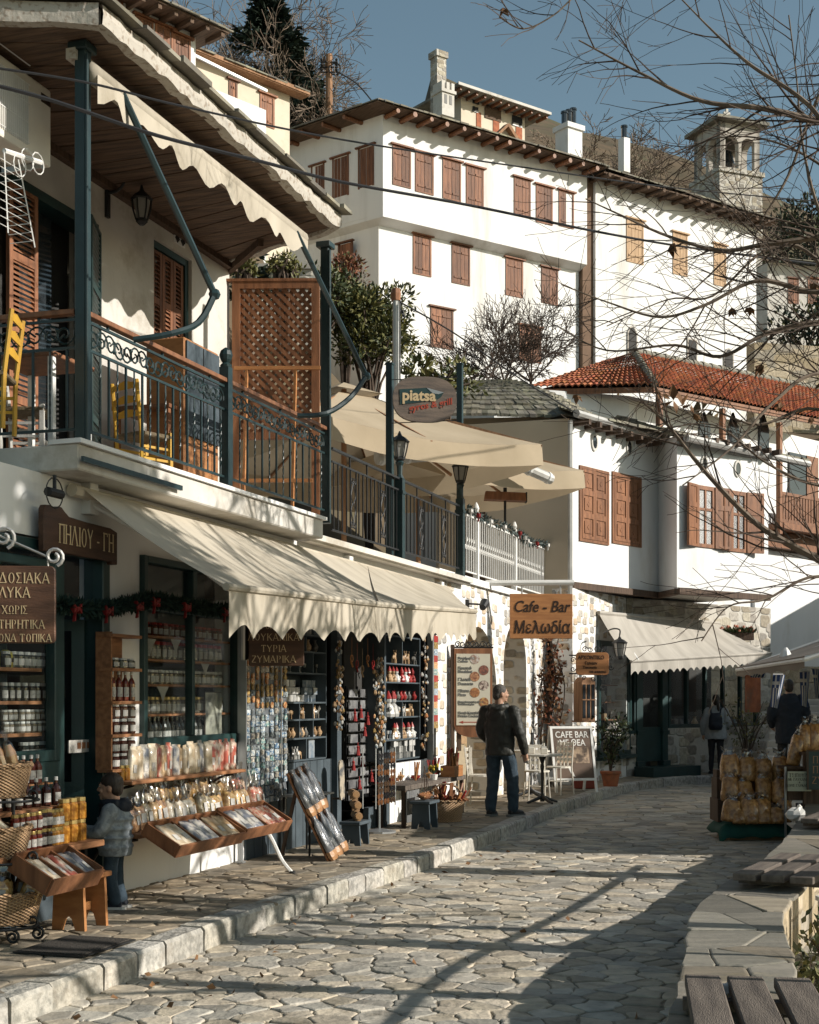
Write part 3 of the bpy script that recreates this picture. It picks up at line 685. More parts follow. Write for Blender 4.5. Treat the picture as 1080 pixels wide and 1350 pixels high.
tl=Vector((A.s(95),-.06,3.385));tr=Vector((A.s(585),-.06,3.33));fl=Vector((*A.loc(A.w(0,0))[:1],0,0))
def front(px,py,off):
 s_,z=A.pix(px,py,off);return Vector((s_,-off,z))
f0,f1,f2=front(302,774,1.32),front(500,797,1.32),front(627,806,1.22)
o=awning_sheet(MB(),tl,tl.lerp(tr,.66),f0,f1,.05,60,12).build('canopy',canvas,aw,smooth=True)
o=awning_sheet(MB(),tl.lerp(tr,.661),tr,f1+Vector((.01,0,.02)),f2,.04,30,12).build('canopy',canvas,aw,smooth=True)
mb=MB();scallop_valance(mb,[f0,f1],.38,.47,amp=.02);scallop_valance(mb,[f1,f2],.37,.37,amp=.018);mb.build('valance',canvas,aw,smooth=True)
mb=MB();mb.tube([f0+Vector((-.05,0,.0)),f1,f2],.03,8);mb.tube([tl+Vector((-.1,.0,-.05)),tr+Vector((.1,0,-.05))],.05,8);mb.build('front_bar',canvas,aw)
for u,q in((.02,f0+Vector((.12,0,0))),(.6,f1-Vector((.3,0,0))),(.97,f2-Vector((.1,0,0)))):
 a=tl.lerp(tr,u)+Vector((0,0,-.12));e=a.lerp(q,.5)+Vector((.35,0,-.05));mb=MB();mb.tube([a,e,q+Vector((0,.02,-.03))],.022,6);mb.box(a.x-.06,a.x+.06,-.08,.0,a.z-.08,a.z+.16);mb.build('folding_arm',white_paint,aw)
ra=aroot('rolled_awning','rolled up cream awning with wavy valance under the timber eave','awning')
q0,q1=front(118,100,.30),front(398,322,.30)
q0 .z=q1 .z=6.43
mb=MB();mb.tube([q0,q1],.075,10);mb.build('roll',canvas,ra,smooth=True)
mb=MB();scallop_valance(mb,[q0+Vector((0,-.07,-.03)),q1+Vector((0,-.07,-.03))],.22,.46,amp=.03,soft=True);mb.build('valance',canvas,ra,smooth=True)
mb=MB();mb.box(q0 .x-.1,q1 .x+.1,-.24,-.16,6.50,6.58);mb.build('cover_board',old_edge,ra)
def elbow(pp,offs,nm):
 pts=[front(px,py,o_)for(px,py),o_ in zip(pp,offs)]
 mb=MB();mb.tube(pts[:2],.027,6);mb.blob(pts[1],.05,6,4);mb.tube(catmull(pts[1:],4),.027,6);mb.build(nm,green_metal,ra)
elbow([(161,122),(283,388),(262,425),(225,440),(176,448)],(.35,.78,.72,.6,.36),'support_arm')
elbow([(390,305),(483,496),(462,524),(430,545),(392,548)],(.35,.78,.72,.6,.36),'support_arm')
# window with closed shutters (part of a building)
def shut_win(parent,fr,x0,x1,y0,y1,off=0.0,mat=None,leaves=2,lintel=True,panels=0,sc_=1.0,open_=0,swap=False):
 mat=mat or shutter_wood;xc=(x0+x1)/2
 s0=fr.s(x0,off);s1=fr.s(x1,off);z1=fr.pix(xc,y0,off)[1];z0=fr.pix(xc,y1,off)[1]
 return shut_win_l(parent,s0,s1,z0,z1,-off,mat,leaves,lintel,panels,open_)
def shut_win_l(parent,s0,s1,z0,z1,y,mat,leaves=2,lintel=True,panels=0,open_=0):
 w=s1-s0;mb=MB();t=.05
 mb.box(s0-.05,s0+.02,y-.03,y+.05,z0-.03,z1+.03);mb.box(s1-.02,s1+.05,y-.03,y+.05,z0-.03,z1+.03)
 mb.box(s0+.021,s1-.021,y-.028,y+.05,z1-.02,z1+.031);mb.box(s0+.021,s1-.021,y-.028,y+.05,z0-.031,z0+.02)
 if lintel:mb.box(s0-.14,s1+.14,y-.10,y+.02,z1+.033,z1+.09)
 if open_:mb.cur=1;mb.box(s0+.02,s1-.02,y+.03,y+.049,z0,z1);mb.cur=0
 f=mb.build('window',[mat,dark_glass],parent)
 for k in range(leaves):
  if open_ and k==leaves-1:continue
  a=s0+.025+(w-.05)*k/leaves;b=s0+.025+(w-.05)*(k+1)/leaves-.012;mb=MB();yy=y-.025+.004*k
  if panels:
   mb.box(a,b,yy+.006,yy+.04,z0+.025,z1-.025);fw=(b-a)*.13
   mb.box(a,a+fw,yy-.012,yy+.005,z0+.025,z1-.025);mb.box(b-fw,b,yy-.012,yy+.005,z0+.025,z1-.025)
   for j in range(panels+1):
    zz=z0+.03+(z1-z0-.06)*j/panels;mb.box(a+fw,b-fw,yy-.011,yy+.005,max(z0+.026,zz-.05),min(z1-.026,zz+.05))
   for j in range(panels):
    za=z0+.03+(z1-z0-.06)*j/panels+.10;zb=z0+.03+(z1-z0-.06)*(j+1)/panels-.10;ca=(a+b)/2
    mb.prism([(a+fw*1.6,za),(b-fw*1.6,za),(b-fw*1.6,zb),(a+fw*1.6,zb)],yy-.009,yy+.005,'xz');zc=(za+zb)/2
    mb.prism([(ca-.05,zc),(ca,zc-.05),(ca+.05,zc),(ca,zc+.05)],yy-.016,yy-.008,'xz')
  else:
   nb=2 if leaves>1 else 4
   for j in range(nb):mb.box(a+(b-a)*j/nb,a+(b-a)*(j+.93)/nb,yy+R.uniform(0,.006),yy+.03,z0+.025,z1-.025)
   for zz in(z0+.15*(z1-z0),z0+.82*(z1-z0)):mb.box(a+.02,b-.02,yy-.02,yy,zz-.035,zz+.035)
  mb.build('shutter',mat,f)
 return f
 # white mansion on the hill
man=thing('mansion','tall white mansion with brown shutters and log rafters under a slate roof','building',MN.w(0,0,0),MN.ang)
zt=22.3;zbnd=MN.pix(506,281,0)[1];zlo=9.5
sr=MN.s(774);sr2=MN.s(788);se=MN.s(1000)
OV=.45
mb=MB()
mb.prism([(0,0),(sr,0),(sr,13),(-3.6,13),(-3.42,12.2)],zbnd,zt,'xy')
mb.build('upper_wall',plaster_aged,man)
mb=MB();mb.prism([(.12,OV),(sr-.02,OV),(sr-.02,12.5),(-3.2,12.5)],zlo,zbnd-.3,'xy')
a=[(.12,OV),(sr-.02,OV),(sr-.02,12.5),(-3.2,12.5)];b=[(0,0),(sr,0),(sr,12.55),(-3.45,12.55)]
mb.add([(x,y,zbnd-.301)for x,y in a]+[(x,y,zbnd-.12)for x,y in b]+[(x,y,zbnd-.002)for x,y in b],[(0,1,5,4),(1,2,6,5),(3,0,4,7),(2,3,7,6),(4,5,9,8),(7,4,8,11),(5,6,10,9),(6,7,11,10),(8,9,10,11),(3,2,1,0)])
mb.build('lower_wall',plaster_aged,man)
mb=MB();mb.prism([(sr,.25),(sr2,.25),(sr2,9),(sr,9)],zlo,zt-.1,'xy');mb.build('brown_strip',brown_render,man)
mb=MB();mb.prism([(sr2,.12),(se,.12),(se,9.5),(sr2,9.5)],zlo,zt-.12,'xy');mb.build('wing_wall',plaster_aged,man)
for x0,x1,y0,y1 in((519,540,195,245),(549,570,204,254),(585,606,213,263),(616,636,222,271),(679,698,237,285),(708,727,247,294)):shut_win(man,MN,x0,x1,y0,y1,0)
shut_win(man,MN,738,755,254,299,0,open_=1)
for x0,x1,y0,y1 in((546,567,312,362),(597,618,325,374),(668,688,343,390),(715,734,355,400),(569,596,408,458),(686,712,432,476)):shut_win(man,MN,x0,x1,y0,y1,-OV)
for x0,x1,y0,y1 in((827,847,291,346),(888,905,309,362),(942,956,324,376)):shut_win(man,MN,x0,x1,y0,y1,-.12,shutter_pale)
def small_opening(x0,x1,y0,y1,arch):
 s0=MN.s(x0,-.12);s1=MN.s(x1,-.12);xc=(x0+x1)/2;z1=MN.pix(xc,y0,-.12)[1];z0=MN.pix(xc,y1,-.12)[1];mb=MB();y=.12
 pl=[(s0,z0),(s1,z0)]+([(s1,z1-.25),((s0+s1)/2+.1,z1-.04),((s0+s1)/2,z1),((s0+s1)/2-.1,z1-.04),(s0,z1-.25)]if arch else[(s1,z1),(s0,z1)])
 g=1.28;cx=(s0+s1)/2;cz=(z0+z1)/2
 mb.prism([(cx+(p[0]-cx)*g,cz+(p[1]-cz)*1.12)for p in pl],y-.05,y-.002,'xz');mb.cur=1;mb.prism(pl,y-.06,y-.03,'xz')
 mb.build('window',[stone_tower,interior],man)
small_opening(828,838,432,466,True);small_opening(907,917,449,480,False);small_opening(955,965,461,490,True)
MLf=Frame(-.933,50.0,*(Vector((MN.v[0],MN.v[1]))+Vector((MN.u[0]*-.275,MN.u[1]*-.275))))
sub=bpy.data.objects.new('left_facade',None)
def mleft(x0,x1,y0,y1,off):
 s0=MLf.s(x0,off);s1=MLf.s(x1,off);xc=(x0+x1)/2;z1=MLf.pix(xc,y0,off)[1];z0=MLf.pix(xc,y1,off)[1]
 s0,s1=min(s0,s1),max(s0,s1);w=s1-s0;mb=MB()
 for a,b,t in((s0-.05,s0+.02,.03),(s1-.02,s1+.05,.03)):mb.box(a,b,-t,.05,z0-.03,z1+.03)
 mb.box(s0-.14,s1+.14,-.1,.02,z1+.033,z1+.09)
 T=Matrix.Rotation(MLf.ang-MN.ang,4,'Z')@Matrix.Scale(-1,4,Vector((0,1,0)))
 f=mb.xf(T).build('window',shutter_wood,man)
 for k in range(2):
  mb=MB();a=s0+.02+(w-.04)*k/2;b=a+(w-.04)/2-.012
  for j in range(2):mb.box(a+(b-a)*j/2,a+(b-a)*(j+.93)/2,-.02+R.uniform(0,.006),.02,z0,z1)
  mb.xf(T).build('shutter',shutter_wood,f)
for q in((412,427,219,262),(440,459,208,259),(474,492,195,246)):mleft(*q,0)
mleft(440,456,319,372,-.3)
bpy.data.objects.remove(sub)
ev=.85;rz0=zt+.02
outer=[(-ev*.9,-ev),(se+.6,-ev+.1),(se+.6,9.8),(-4.6,13.6)]
def mroof(p0,p1,t0,t1,nu,nv,mb):
 p0,p1,t0,t1=map(Vector,(p0,p1,t0,t1));slates(mb,lambda u,v:p0 .lerp(p1,u).lerp(t0 .lerp(t1,u),v),nu,nv,.045,dark=.6)
apex=(3.6,5.2,rz0+2.3);ridge2=(se+.6,4.8,rz0+1.75)
mb=MB();mroof((-ev*.9,-ev,rz0),(sr+.4,-ev,rz0),apex,(sr+.4,5.2,rz0+2.1),34,12,mb);mroof((sr+.4,-ev+.12,rz0-.03),(se+.6,-ev+.12,rz0-.1),(sr+.4,4.8,rz0+2.0),ridge2,34,12,mb)
mroof((-4.9,13.6,rz0),(-ev*.9,-ev,rz0),(3.6,10,rz0+2.3),apex,30,12,mb)
mb.col=(.5,.5,.5);mb.add([(-.6,-ev+.3,rz0-.02),(sr+.3,-ev+.3,rz0-.02),(sr+.3,5.2,rz0+2.0),(3.6,5.2,rz0+2.2),(-4.6,13.4,rz0-.02),(3.6,10,rz0+2.2),(se+.4,-ev+.4,rz0-.1),(se+.4,4.8,rz0+1.6)],[(0,1,2,3),(4,0,3,5),(1,6,7,2)])
mb.build('roof',slate,man)
mb=MB();mb.prism([(-.75,-ev+.06),(sr+.3,-ev+.06),(sr+.3,.1),(.2,.1),(-3.7,13),(-4.6,13.2)],zt-.035,zt+.01,'xy');mb.prism([(sr+.31,-ev+.2),(se+.5,-ev+.2),(se+.5,.4),(sr+.31,.4)],zt-.16,zt-.1,'xy');mb.build('eave_boards',soffit_wood,man)
k=0;x=.1
while x<se+.3:
 y0=-ev+.02+R.uniform(-.06,.06);zz=zt-.12 if x<sr+.3 else zt-.24
 mb=MB();mb.tube([(x,y0,zz-.03),(x+R.uniform(-.03,.03),.3,zz+.02)],.085+R.uniform(-.012,.012),7);mb.build('rafter',rich_wood if x<sr+.3 else soffit_wood,man);x+=R.uniform(.62,.8)
for y in range(1,13):
 mb=MB();xx=-.275*y;mb.tube([(xx-.85,y-.2,zt-.12),(xx+.3,y,zt-.08)],.08,6);mb.build('rafter',rich_wood,man)
def pbox(mb,px,py_bot,py_top,w,d,dd=None):
 c=MN.loc(P(px,py_bot,d));z1=P(px,py_top,d).z;hw=w*d/F/2;dd=dd or hw;mb.box(c.x-hw,c.x+hw,c.y-dd,c.y+dd,c.z,z1);return c,hw,z1
mb=MB();pbox(mb,578,150,73,15,56.5);c,hw,z1=pbox(mb,578,78,70,19,56.5);mb.build('stone_chimney',rubble_grey,man)
mb=MB();c,hw,z1=pbox(mb,585,156,122,20,55);mb.box(c.x-hw-.06,c.x+hw+.06,c.y-hw-.06,c.y+hw+.06,z1-.12,z1)
for i in(-.8,0,.8):mb.box(c.x+i*hw-.07,c.x+i*hw+.07,c.y-hw,c.y+hw,z1,z1+.3)
mb.cur=1;mb.box(c.x-hw*.6,c.x-hw*.2,c.y-hw-.01,c.y,z1-.55,z1-.2);mb.box(c.x+hw*.2,c.x+hw*.6,c.y-hw-.01,c.y,z1-.55,z1-.2);mb.build('chimney',[plaster_old,dark_glass],man)
for px,yb,yt,w,d,np in((750,210,167,25,57.5,3),(823,228,183,11,60,1)):
 mb=MB();c,hw,z1=pbox(mb,px,yb,yt,w,d)
 if np==3:mb.box(c.x-hw-.08,c.x+hw+.08,c.y-hw-.08,c.y+hw+.08,z1-.22,z1-.02)
 o=mb.build('chimney',plaster,man)
 mb=MB()
 for i in range(np):
  xx=c.x+(i-(np-1)/2)*hw*.62;mb.lathe([(.12,0),(.12,.5+.12*i),(.15,.5+.12*i),(.15,.58+.12*i)],8,(xx,c.y,z1-.03))
 mb.build('flue_pot',dark_glass,o)
mb=MB();c=MN.loc(P(648,190,57));d_=MN.loc(P(722,196,57));e_=MN.loc(P(676,163,57));q=[(c.x,c.y,c.z),(d_.x,c.y,d_.z-.3),(e_.x,c.y,e_.z)];mb.add(q+[(x,y+4,z)for x,y,z in q],[(0,1,2),(3,5,4),(0,2,5,3),(1,4,5,2),(0,3,4,1)]);mb.build('pediment',plaster_cream,man)
mb=MB();mb.bar((d_.x+.2,c.y-.1,d_.z-.3),(e_.x,c.y-.1,e_.z+.06),.3,.14);mb.bar((c.x-.2,c.y-.1,c.z),(e_.x,c.y-.1,e_.z+.06),.3,.1);mb.build('pediment_trim',pole_wood,man)
# houses higher up the hill
HB=Frame(*P(592,165,68).xy,.8,.6)
brick_h=thing('brick_house','half finished brick and concrete house showing above the mansion roof','building',HB.w(0,0,0),HB.ang)
z0,z1=P(600,180,68).z,P(600,122,68).z;L1=HB.s(692)
L0=HB.s(608)
mb=MB();mb.box(L0,L1,0,6,z0-2,z1);mb.build('wall',plaster_cream,brick_h)
mb=MB()
for a,b in((628,634),(650,658),(680,688)):mb.box(HB.s(a),HB.s(b),-.03,0,z0-1,z1-.5)
mb.build('brick_infill',terracotta,brick_h)
for a,b,c,d in((623,631,131,136),(623,630,140,147),(639,660,138,155),(675,688,152,165),(679,683,146,151)):
 s0=HB.s(a);s1=HB.s(b);zz1=HB.pix(a,c,0)[1];zz0=HB.pix(a,d,0)[1];mb=MB();mb.box(s0,s1,-.05,.02,zz0,zz1);mb.build('window',dark_glass if a!=639 else soffit_wood,brick_h)
mb=MB();ctr=((L0+L1)/2,3,z1+1.5);mb.add([(L0-.9,-.9,z1+.02),(L1+.9,-.9,z1+.02),(L1+.9,6.9,z1+.02),(L0-.9,6.9,z1+.02),(L0-.9,-.9,z1+.14),(L1+.9,-.9,z1+.14),(L1+.9,6.9,z1+.14),(L0-.9,6.9,z1+.14),ctr],[(3,2,1,0),(0,1,5,4),(1,2,6,5),(2,3,7,6),(3,0,4,7),(4,5,8),(5,6,8),(6,7,8),(7,4,8)]);mb.build('roof',slate,brick_h)
mb=MB();mb.box(L0-.92,L1+.92,-.96,-.9,z1+.03,z1+.16);mb.build('gutter',plaster_old,brick_h)
mb=MB()
x=L0-.7
while x<L1+.8:mb.box(x,x+.1,-.8,0,z1-.12,z1+.01);x+=.5
mb.build('rafter_row',rich_wood,brick_h)
HW=Frame(*P(258,130,40).xy,.67,.742)
wh=thing('hill_house','white hillside house with a row of brown shutters above the timber eave','building',HW.w(0,0,0),HW.ang)
zt2=HW.pix(257,44,0)[1]
mb=MB();mb.box(-9,0,0,7,12,zt2);mb.build('wall',plaster,wh)
for a,b,c,d in((180,200,26,72),(206,226,37,84),(230,249,50,97)):shut_win(wh,HW,a,b,c,d,0)
for a,b in((110,130),(140,160)):shut_win(wh,HW,a,b,-8,36,0)
mb=MB();mroofs=MB()
slates(mroofs,lambda u,v:Vector((-9.5+10.2*u,-.8+4*v,zt2+.03+1.1*v)),26,8,.04,dark=.6);mroofs.build('roof',slate,wh)
mb.box(-9.5,.6,-.75,3,zt2-.03,zt2+.02);x=-9.
while x<.6:mb.box(x,x+.12,-.7,0,zt2-.16,zt2-.031);x+=.55
mb.build('eave_boards',soffit_wood,wh)
mb=MB();mb.box(.001,3.2,.6,6,12,HW.pix(300,120,-.6)[1]-.1);o=mb.build('annex_wall',plaster,wh)
z=HW.pix(290,98,-.6)[1];mb=MB();mb.bar((-.0,.35,z+.1),(3.0,.35,z-.05),.07,.07);mb.build('annex_gutter',zinc,wh)
HC=Frame(*P(382,190,47).xy,.71,.704)
ch=thing('cream_house','small cream hillside house with one brown shuttered window under the conifers','building',HC.w(0,0,0),HC.ang)
zc=HC.pix(381,122,0)[1]
mb=MB();mb.box(-7.5,0,0,5,14,zc);mb.build('wall',plaster_cream,ch)
shut_win(ch,HC,344,360,127,166,0);shut_win(ch,HC,303,311,108,150,0)
mb=MB();slates(mb,lambda u,v:Vector((-8+8.5*u,-.45+3.5*v,zc+.02+.9*v)),24,7,.04,dark=.6);mb.build('roof',slate,ch)
mb=MB();mb.box(-8,.5,-.42,.02,zc-.09,zc+.01);mb.box(-8,.5,-.46,-.42,zc-.06,zc+.06);mb.build('eave_boards',pole_wood,ch)
# stone arcade under the terrace
ZT=3.46
arc=thing('stone_arcade','white pointed rubble arcade wall with two arches under the terrace','wall',A.w(0,0,0),A.ang)
sa0=A.s(575);sa1=A.s(722)
arches=[]
for xa,xb,ytop in((604,655,826),(664,694,822)):
 s0,s1=A.s(xa),A.s(xb);za=A.pix((xa+xb)/2,ytop)[1];arches.append((s0,s1,za))
mb=MB();th=.5
def arch_wall(mb,x0,x1,zb,zt,arches,y0,y1,n=14):
 cur=x0
 for s0,s1,za in arches:
  mb.box(cur,s0,y0,y1,zb,zt);c=(s0+s1)/2;r=(s1-s0)/2;h=za-r*.95;pts=[(c+r*cos(pi-pi*k/n),h+r*.95*sin(pi*k/n))for k in range(n+1)]
  for(xa,z_a),(xb,z_b)in zip(pts,pts[1:]):mb.prism([(xa,z_a),(xb,z_b),(xb,zt),(xa,zt)],y0,y1,'xz')
  cur=s1
 mb.box(cur,x1,y0,y1,zb,zt)
arch_wall(mb,sa0,sa1,.05,ZT,arches,0,th);mb.build('arch_wall',rubble_white,arc)
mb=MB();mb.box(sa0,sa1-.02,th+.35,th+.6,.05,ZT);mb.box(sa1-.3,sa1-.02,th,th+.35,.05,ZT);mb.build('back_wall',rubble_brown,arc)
mb=MB();mb.box(sa0-.02,sa1+.06,-.06,7.5,ZT+.001,ZT+.1);mb.build('coping',plaster,arc)
ter=thing('terrace_slab','flaking white edge of the restaurant terrace above the awning','terrace',A.w(0,0,0),A.ang)
st0,st1=5.45,A.s(620,.14)
mb=MB();mb.box(st0,st1,-.14,6,ZS,ZT-.02);o=mb.build('edge',plaster_old,ter)
mb=MB();mb.box(st0,st1,-.19,.2,ZT-.019,ZT+.045);mb.build('coping',plaster_old,ter)
# cafe house with the jettied bay
CF=Frame(2.95,26.1,2.05,2.6)
cafe=thing('cafe_house','white plastered house with panelled brown shutters over a rubble ground floor','building',CF.w(0,0,0),CF.ang)
def cl(x,y):return CF.loc((x,y,0)).xy
B0,B1=Vector((5.19,27.6)),Vector((7.44,29.5));P1=Vector((5.02,28.72));q=(B1-B0).normalized();B2=B1+Vector((-q.y,q.x))*5
ztr=3.76;ztp=6.88
C0=Vector((2.95,26.1));CL=C0+Vector((-.4,.2));BK=Vector((3.2,33))
mb=MB();mb.prism([cl(*C0),cl(*P1),cl(*(P1+Vector((1.2,4)))),cl(*BK),cl(*(CL+Vector((.9,4))))][::1],ztr+.12,ztp,'xy');mb.build('left_wall',plaster,cafe)
mb=MB();mb.prism([cl(*(P1+Vector((0,.01)))),cl(*B0),cl(*B1),cl(*B2),cl(*(P1+Vector((-.2,4))))],ztr+.12,ztp-.02,'xy');mb.build('bay_wall',plaster,cafe)
mb=MB()
def beam(a,b,z,w=.14,h=.12,o=.05):
 a=Vector((*cl(*a),z));b=Vector((*cl(*b),z));mb.bar(a,b,w,h)
beam(C0,P1,ztr+.06);beam(P1,B0,ztr+.05,.13,.11);beam(B0,B1,ztr+.06);mb.build('floor_beam',dark_wood,cafe)
mb=MB();mb.prism([cl(*(P1)),cl(*B0),cl(*B1),cl(*B2),cl(*(P1+Vector((-.2,4))))],ztr+.06,ztr+.119,'xy');mb.build('bay_soffit',plaster_old,cafe)
Q0=Vector((2.98,26.0));Q1=Vector((4.35,28.55));q2=Vector((.735,.678));
GF=Frame(Q1 .x,Q1 .y,q2 .x,q2 .y)
QL=GF.s(1016)
WF=Frame(Q0 .x,Q0 .y,*(Q1-Q0))
qn=(Q1-Q0).length
def sub_t(fr):
 return Matrix.Translation(CF.loc((fr.o[0],fr.o[1],0)))@Matrix.Rotation(fr.ang-CF.ang,4,'Z')
TG,TW=sub_t(GF),sub_t(WF)
def cpart(mb,T,name,mat,parent=cafe,**k):return mb.xf(T).build(name,mat,parent,**k)
w0,w1=WF.s(787),WF.s(830)
zsill=.62;ztopw=2.55
mb=MB();mb.box(0,w0,0,.4,.05,ztr);mb.box(w0,qn,.0,.4,.05,zsill);mb.box(w0,qn,0,.4,ztopw+.3,ztr);mb.box(w1,qn,0,.4,zsill,ztopw+.3)
o=cpart(mb,TW,'side_wall',rubble_white)
gd0,gd1,gw0,gw1=GF.s(849),GF.s(872),GF.s(882),GF.s(1000)
zs2=1.12;zt2_=2.75
mb=MB();mb.box(0.02,GF.s(848),.001,.4,.05,zs2-.1);mb.box(0.02,QL,.001,.4,zt2_,ztr);mb.box(GF.s(878),QL,.001,.4,.05,zs2);mb.box(gw1+.05,QL,.001,.4,zs2,zt2_)
cpart(mb,TG,'front_wall',rubble_grey)
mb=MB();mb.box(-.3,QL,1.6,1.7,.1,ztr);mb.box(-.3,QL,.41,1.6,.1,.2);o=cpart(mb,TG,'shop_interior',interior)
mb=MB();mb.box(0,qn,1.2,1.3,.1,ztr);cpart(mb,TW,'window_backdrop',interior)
def glazed(T,x0,x1,z0,z1,y,nv,nh,mat,name='shop_window',fw=.07,parent=cafe):
 mb=MB();mb.box(x0,x0+fw,y-.03,y+.06,z0,z1);mb.box(x1-fw,x1,y-.03,y+.06,z0,z1);mb.box(x0+fw,x1-fw,y-.03,y+.06,z0,z0+fw);mb.box(x0+fw,x1-fw,y-.03,y+.06,z1-fw,z1)
 for k in range(1,nv):xx=x0+(x1-x0)*k/nv;mb.box(xx-.03,xx+.03,y-.028,y+.058,z0+fw,z1-fw)
 for k in range(1,nh):zz=z0+(z1-z0)*k/nh;mb.box(x0+fw,x1-fw,y-.01,y+.04,zz-.02,zz+.02)
 if T is not None:mb.xf(T)
 f=mb.build(name,mat,parent);mb=MB();mb.box(x0+fw,x1-fw,y+.01,y+.018,z0+fw,z1-fw)
 if T is not None:mb.xf(T)
 mb.build('pane',clear_glass,f);return f
f=glazed(TW,w0,w1,zsill,ztopw+.3,-.02,1,1,green_paint,fw=.09)
mb=MB();mb.box(w0-.05,w1+.08,-.14,.02,zsill-.07,zsill);cpart(mb,TW,'sill',green_paint,f)
glazed(TG,.05,GF.s(848),zs2-.1,zt2_,.03,2,1,green_paint)
d=MB();d.box(gd0-.25,gd0-.05,-.02,.1,.45,zt2_);d.box(gd1+.02,gd1+.2,-.02,.1,.45,zt2_);d.box(gd0-.05,gd1+.02,.03,.08,.45,1.15)
d.box(gd0-.25,gd0-.02,-.05,.1,1.0,1.08);d.box(gd1+.0,gd1+.22,-.05,.1,1.0,1.08);d.box(gd0-.27,gd0-.02,-.06,.1,.16,.46);d.box(gd1,gd1+.24,-.06,.1,.16,.46)
d=cpart(d,TG,'shop_door',green_paint);mb=MB();mb.box(gd0-.05,gd1+.02,.05,.06,1.15,zt2_);cpart(mb,TG,'pane',clear_glass,d)
mb=MB();mb.box(gd0-.4,gd1+.6,-.55,-.07,ZP-.02,ZP+.2);cpart(mb,TG,'door_step',green_paint)
glazed(TG,gw0,gw1,zs2,zt2_,.03,5,1,green_paint,fw=.08)
shut_win(cafe,CF,765,800,620,714,.0,rich_wood,2,False,3);shut_win(cafe,CF,808,843,628,717,.0,rich_wood,2,False,3)
BF=Frame(B0 .x,B0 .y,q.x,q.y);TB=sub_t(BF)
def bay_win(x0,x1,y0,y1):
 s0,s1=BF.s(x0),BF.s(x1);z1=BF.pix((x0+x1)/2,y0)[1];z0=BF.pix((x0+x1)/2,y1)[1]
 mb=MB();mb.box(s0,s0+.07,-.03,.05,z0,z1);mb.box(s1-.07,s1,-.03,.05,z0,z1);mb.box(s0+.07,s1-.07,-.03,.05,z1-.08,z1);mb.box(s0+.07,s1-.07,-.03,.05,z0,z0+.07);mb.box((s0+s1)/2-.025,(s0+s1)/2+.025,-.02,.04,z0+.07,z1-.08);mb.box(s0+.07,s1-.07,-.02,.04,z0+(z1-z0)*.6,z0+(z1-z0)*.6+.05)
 f=cpart(mb,TB,'window',rich_wood);mb=MB();mb.box(s0+.07,s1-.07,0,.02,z0+.07,z1-.08);cpart(mb,TB,'pane',dark_glass,f);return f,s0,s1,z0,z1
def leaf_open(f,x,z0,z1,ang,w,flip=1):
 mb=MB();a,b=(0,w)if flip>0 else(-w,0);mb.box(a,b,0,.035,z0,z1)
 for j in range(4):
  zz=z0+(z1-z0)*j/3.;mb.box(a,b,-.012,-.001,max(z0,zz-.05),min(z1,zz+.05))
 mb.box(a,a+.06,-.011,-.001,z0,z1);mb.box(b-.06,b,-.011,-.001,z0,z1)
 mb.xf(Matrix.Translation((x,-.04,0))@Matrix.Rotation(radians(ang),4,'Z'));return cpart(mb,TB,'shutter',rich_wood,f)
f,s0,s1,z0,z1=bay_win(918,941,641,722);leaf_open(f,s0,z0,z1,14,.42,-1);leaf_open(f,s1,z0,z1,-10,.42)
f,s0,s1,z0,z1=bay_win(963,983,648,728);leaf_open(f,s1,z0,z1,-16,.42);leaf_open(f,s0,z0,z1,8,.32,-1)
for T,fr,xs in((None,CF,((783,583),(829,590))),(TB,BF,((928,612),(972,618)))):
 for px,py in xs:
  s_,z_=fr.pix(px,py);mb=MB();mb.lathe([(.14,0),(.14,.03),(.10,.03),(.10,.01)],12);mb.xf(Matrix.Translation((s_,.0,z_))@Matrix.Rotation(pi/2,4,'X')@Matrix.Diagonal((.8,1.25,1,1)))
  mb.cur=1;mb.prism([(s_+.08*cos(a*pi/5),z_+.125*sin(a*pi/5))for a in range(10)],-.02,-.005,'xz')
  if T is not None:mb.xf(T)
  mb.build('oval_window',[plaster_old,dark_glass],cafe)
def eave(a,b,z0,z1):
 a=Vector((*cl(*a),z0));b=Vector((*cl(*b),z1));mb=MB();mb.tube([a,b],.075,8);return mb.build('gutter',zinc,cafe)
g0,g1,g2,g3=P(760,545,25.85),P(882,581,28.5),P(905,577,27.25),P(1066,612,30.5)
eave(g0 .xy,g1 .xy,g0 .z,g1 .z);eave(g2 .xy,g3 .xy,g2 .z,g3 .z)
mb=MB()
def crf(p0,p1,t0,t1,nu,nv):
 p0,p1,t0,t1=[Vector((*cl(v[0],v[1]),v[2]))for v in(p0,p1,t0,t1)]
 slates(mb,lambda u,v:p0 .lerp(p1,u).lerp(t0 .lerp(t1,u),v),nu,nv,.035,dark=.6)
crf((g0 .x-.1,g0 .y,6.95),(g1 .x+.5,g1 .y,6.92),(2.8,28.6,7.65),(4.4,31,7.65),16,7)
crf((g2 .x-.2,g2 .y,6.82),(g3 .x,g3 .y,6.82),(4.3,30.2,7.7),(7.3,33.,7.6),18,8)
crf((g1 .x-.3,g1 .y+.4,6.9),(g2 .x-.2,g2 .y,6.82),(4.3,31,7.6),(4.4,30,7.7),8,6)
mb.col=(.4,.4,.4);mb.add([(*cl(2.8,25.8),6.9),(*cl(5.2,28.6),6.9),(*cl(5.2,27.2),6.8),(*cl(8.5,30.4),6.8),(*cl(7.3,33),7.5),(*cl(2.6,30),7.5)],[(0,1,2,3,4,5)]);mb.build('roof',slate,cafe)
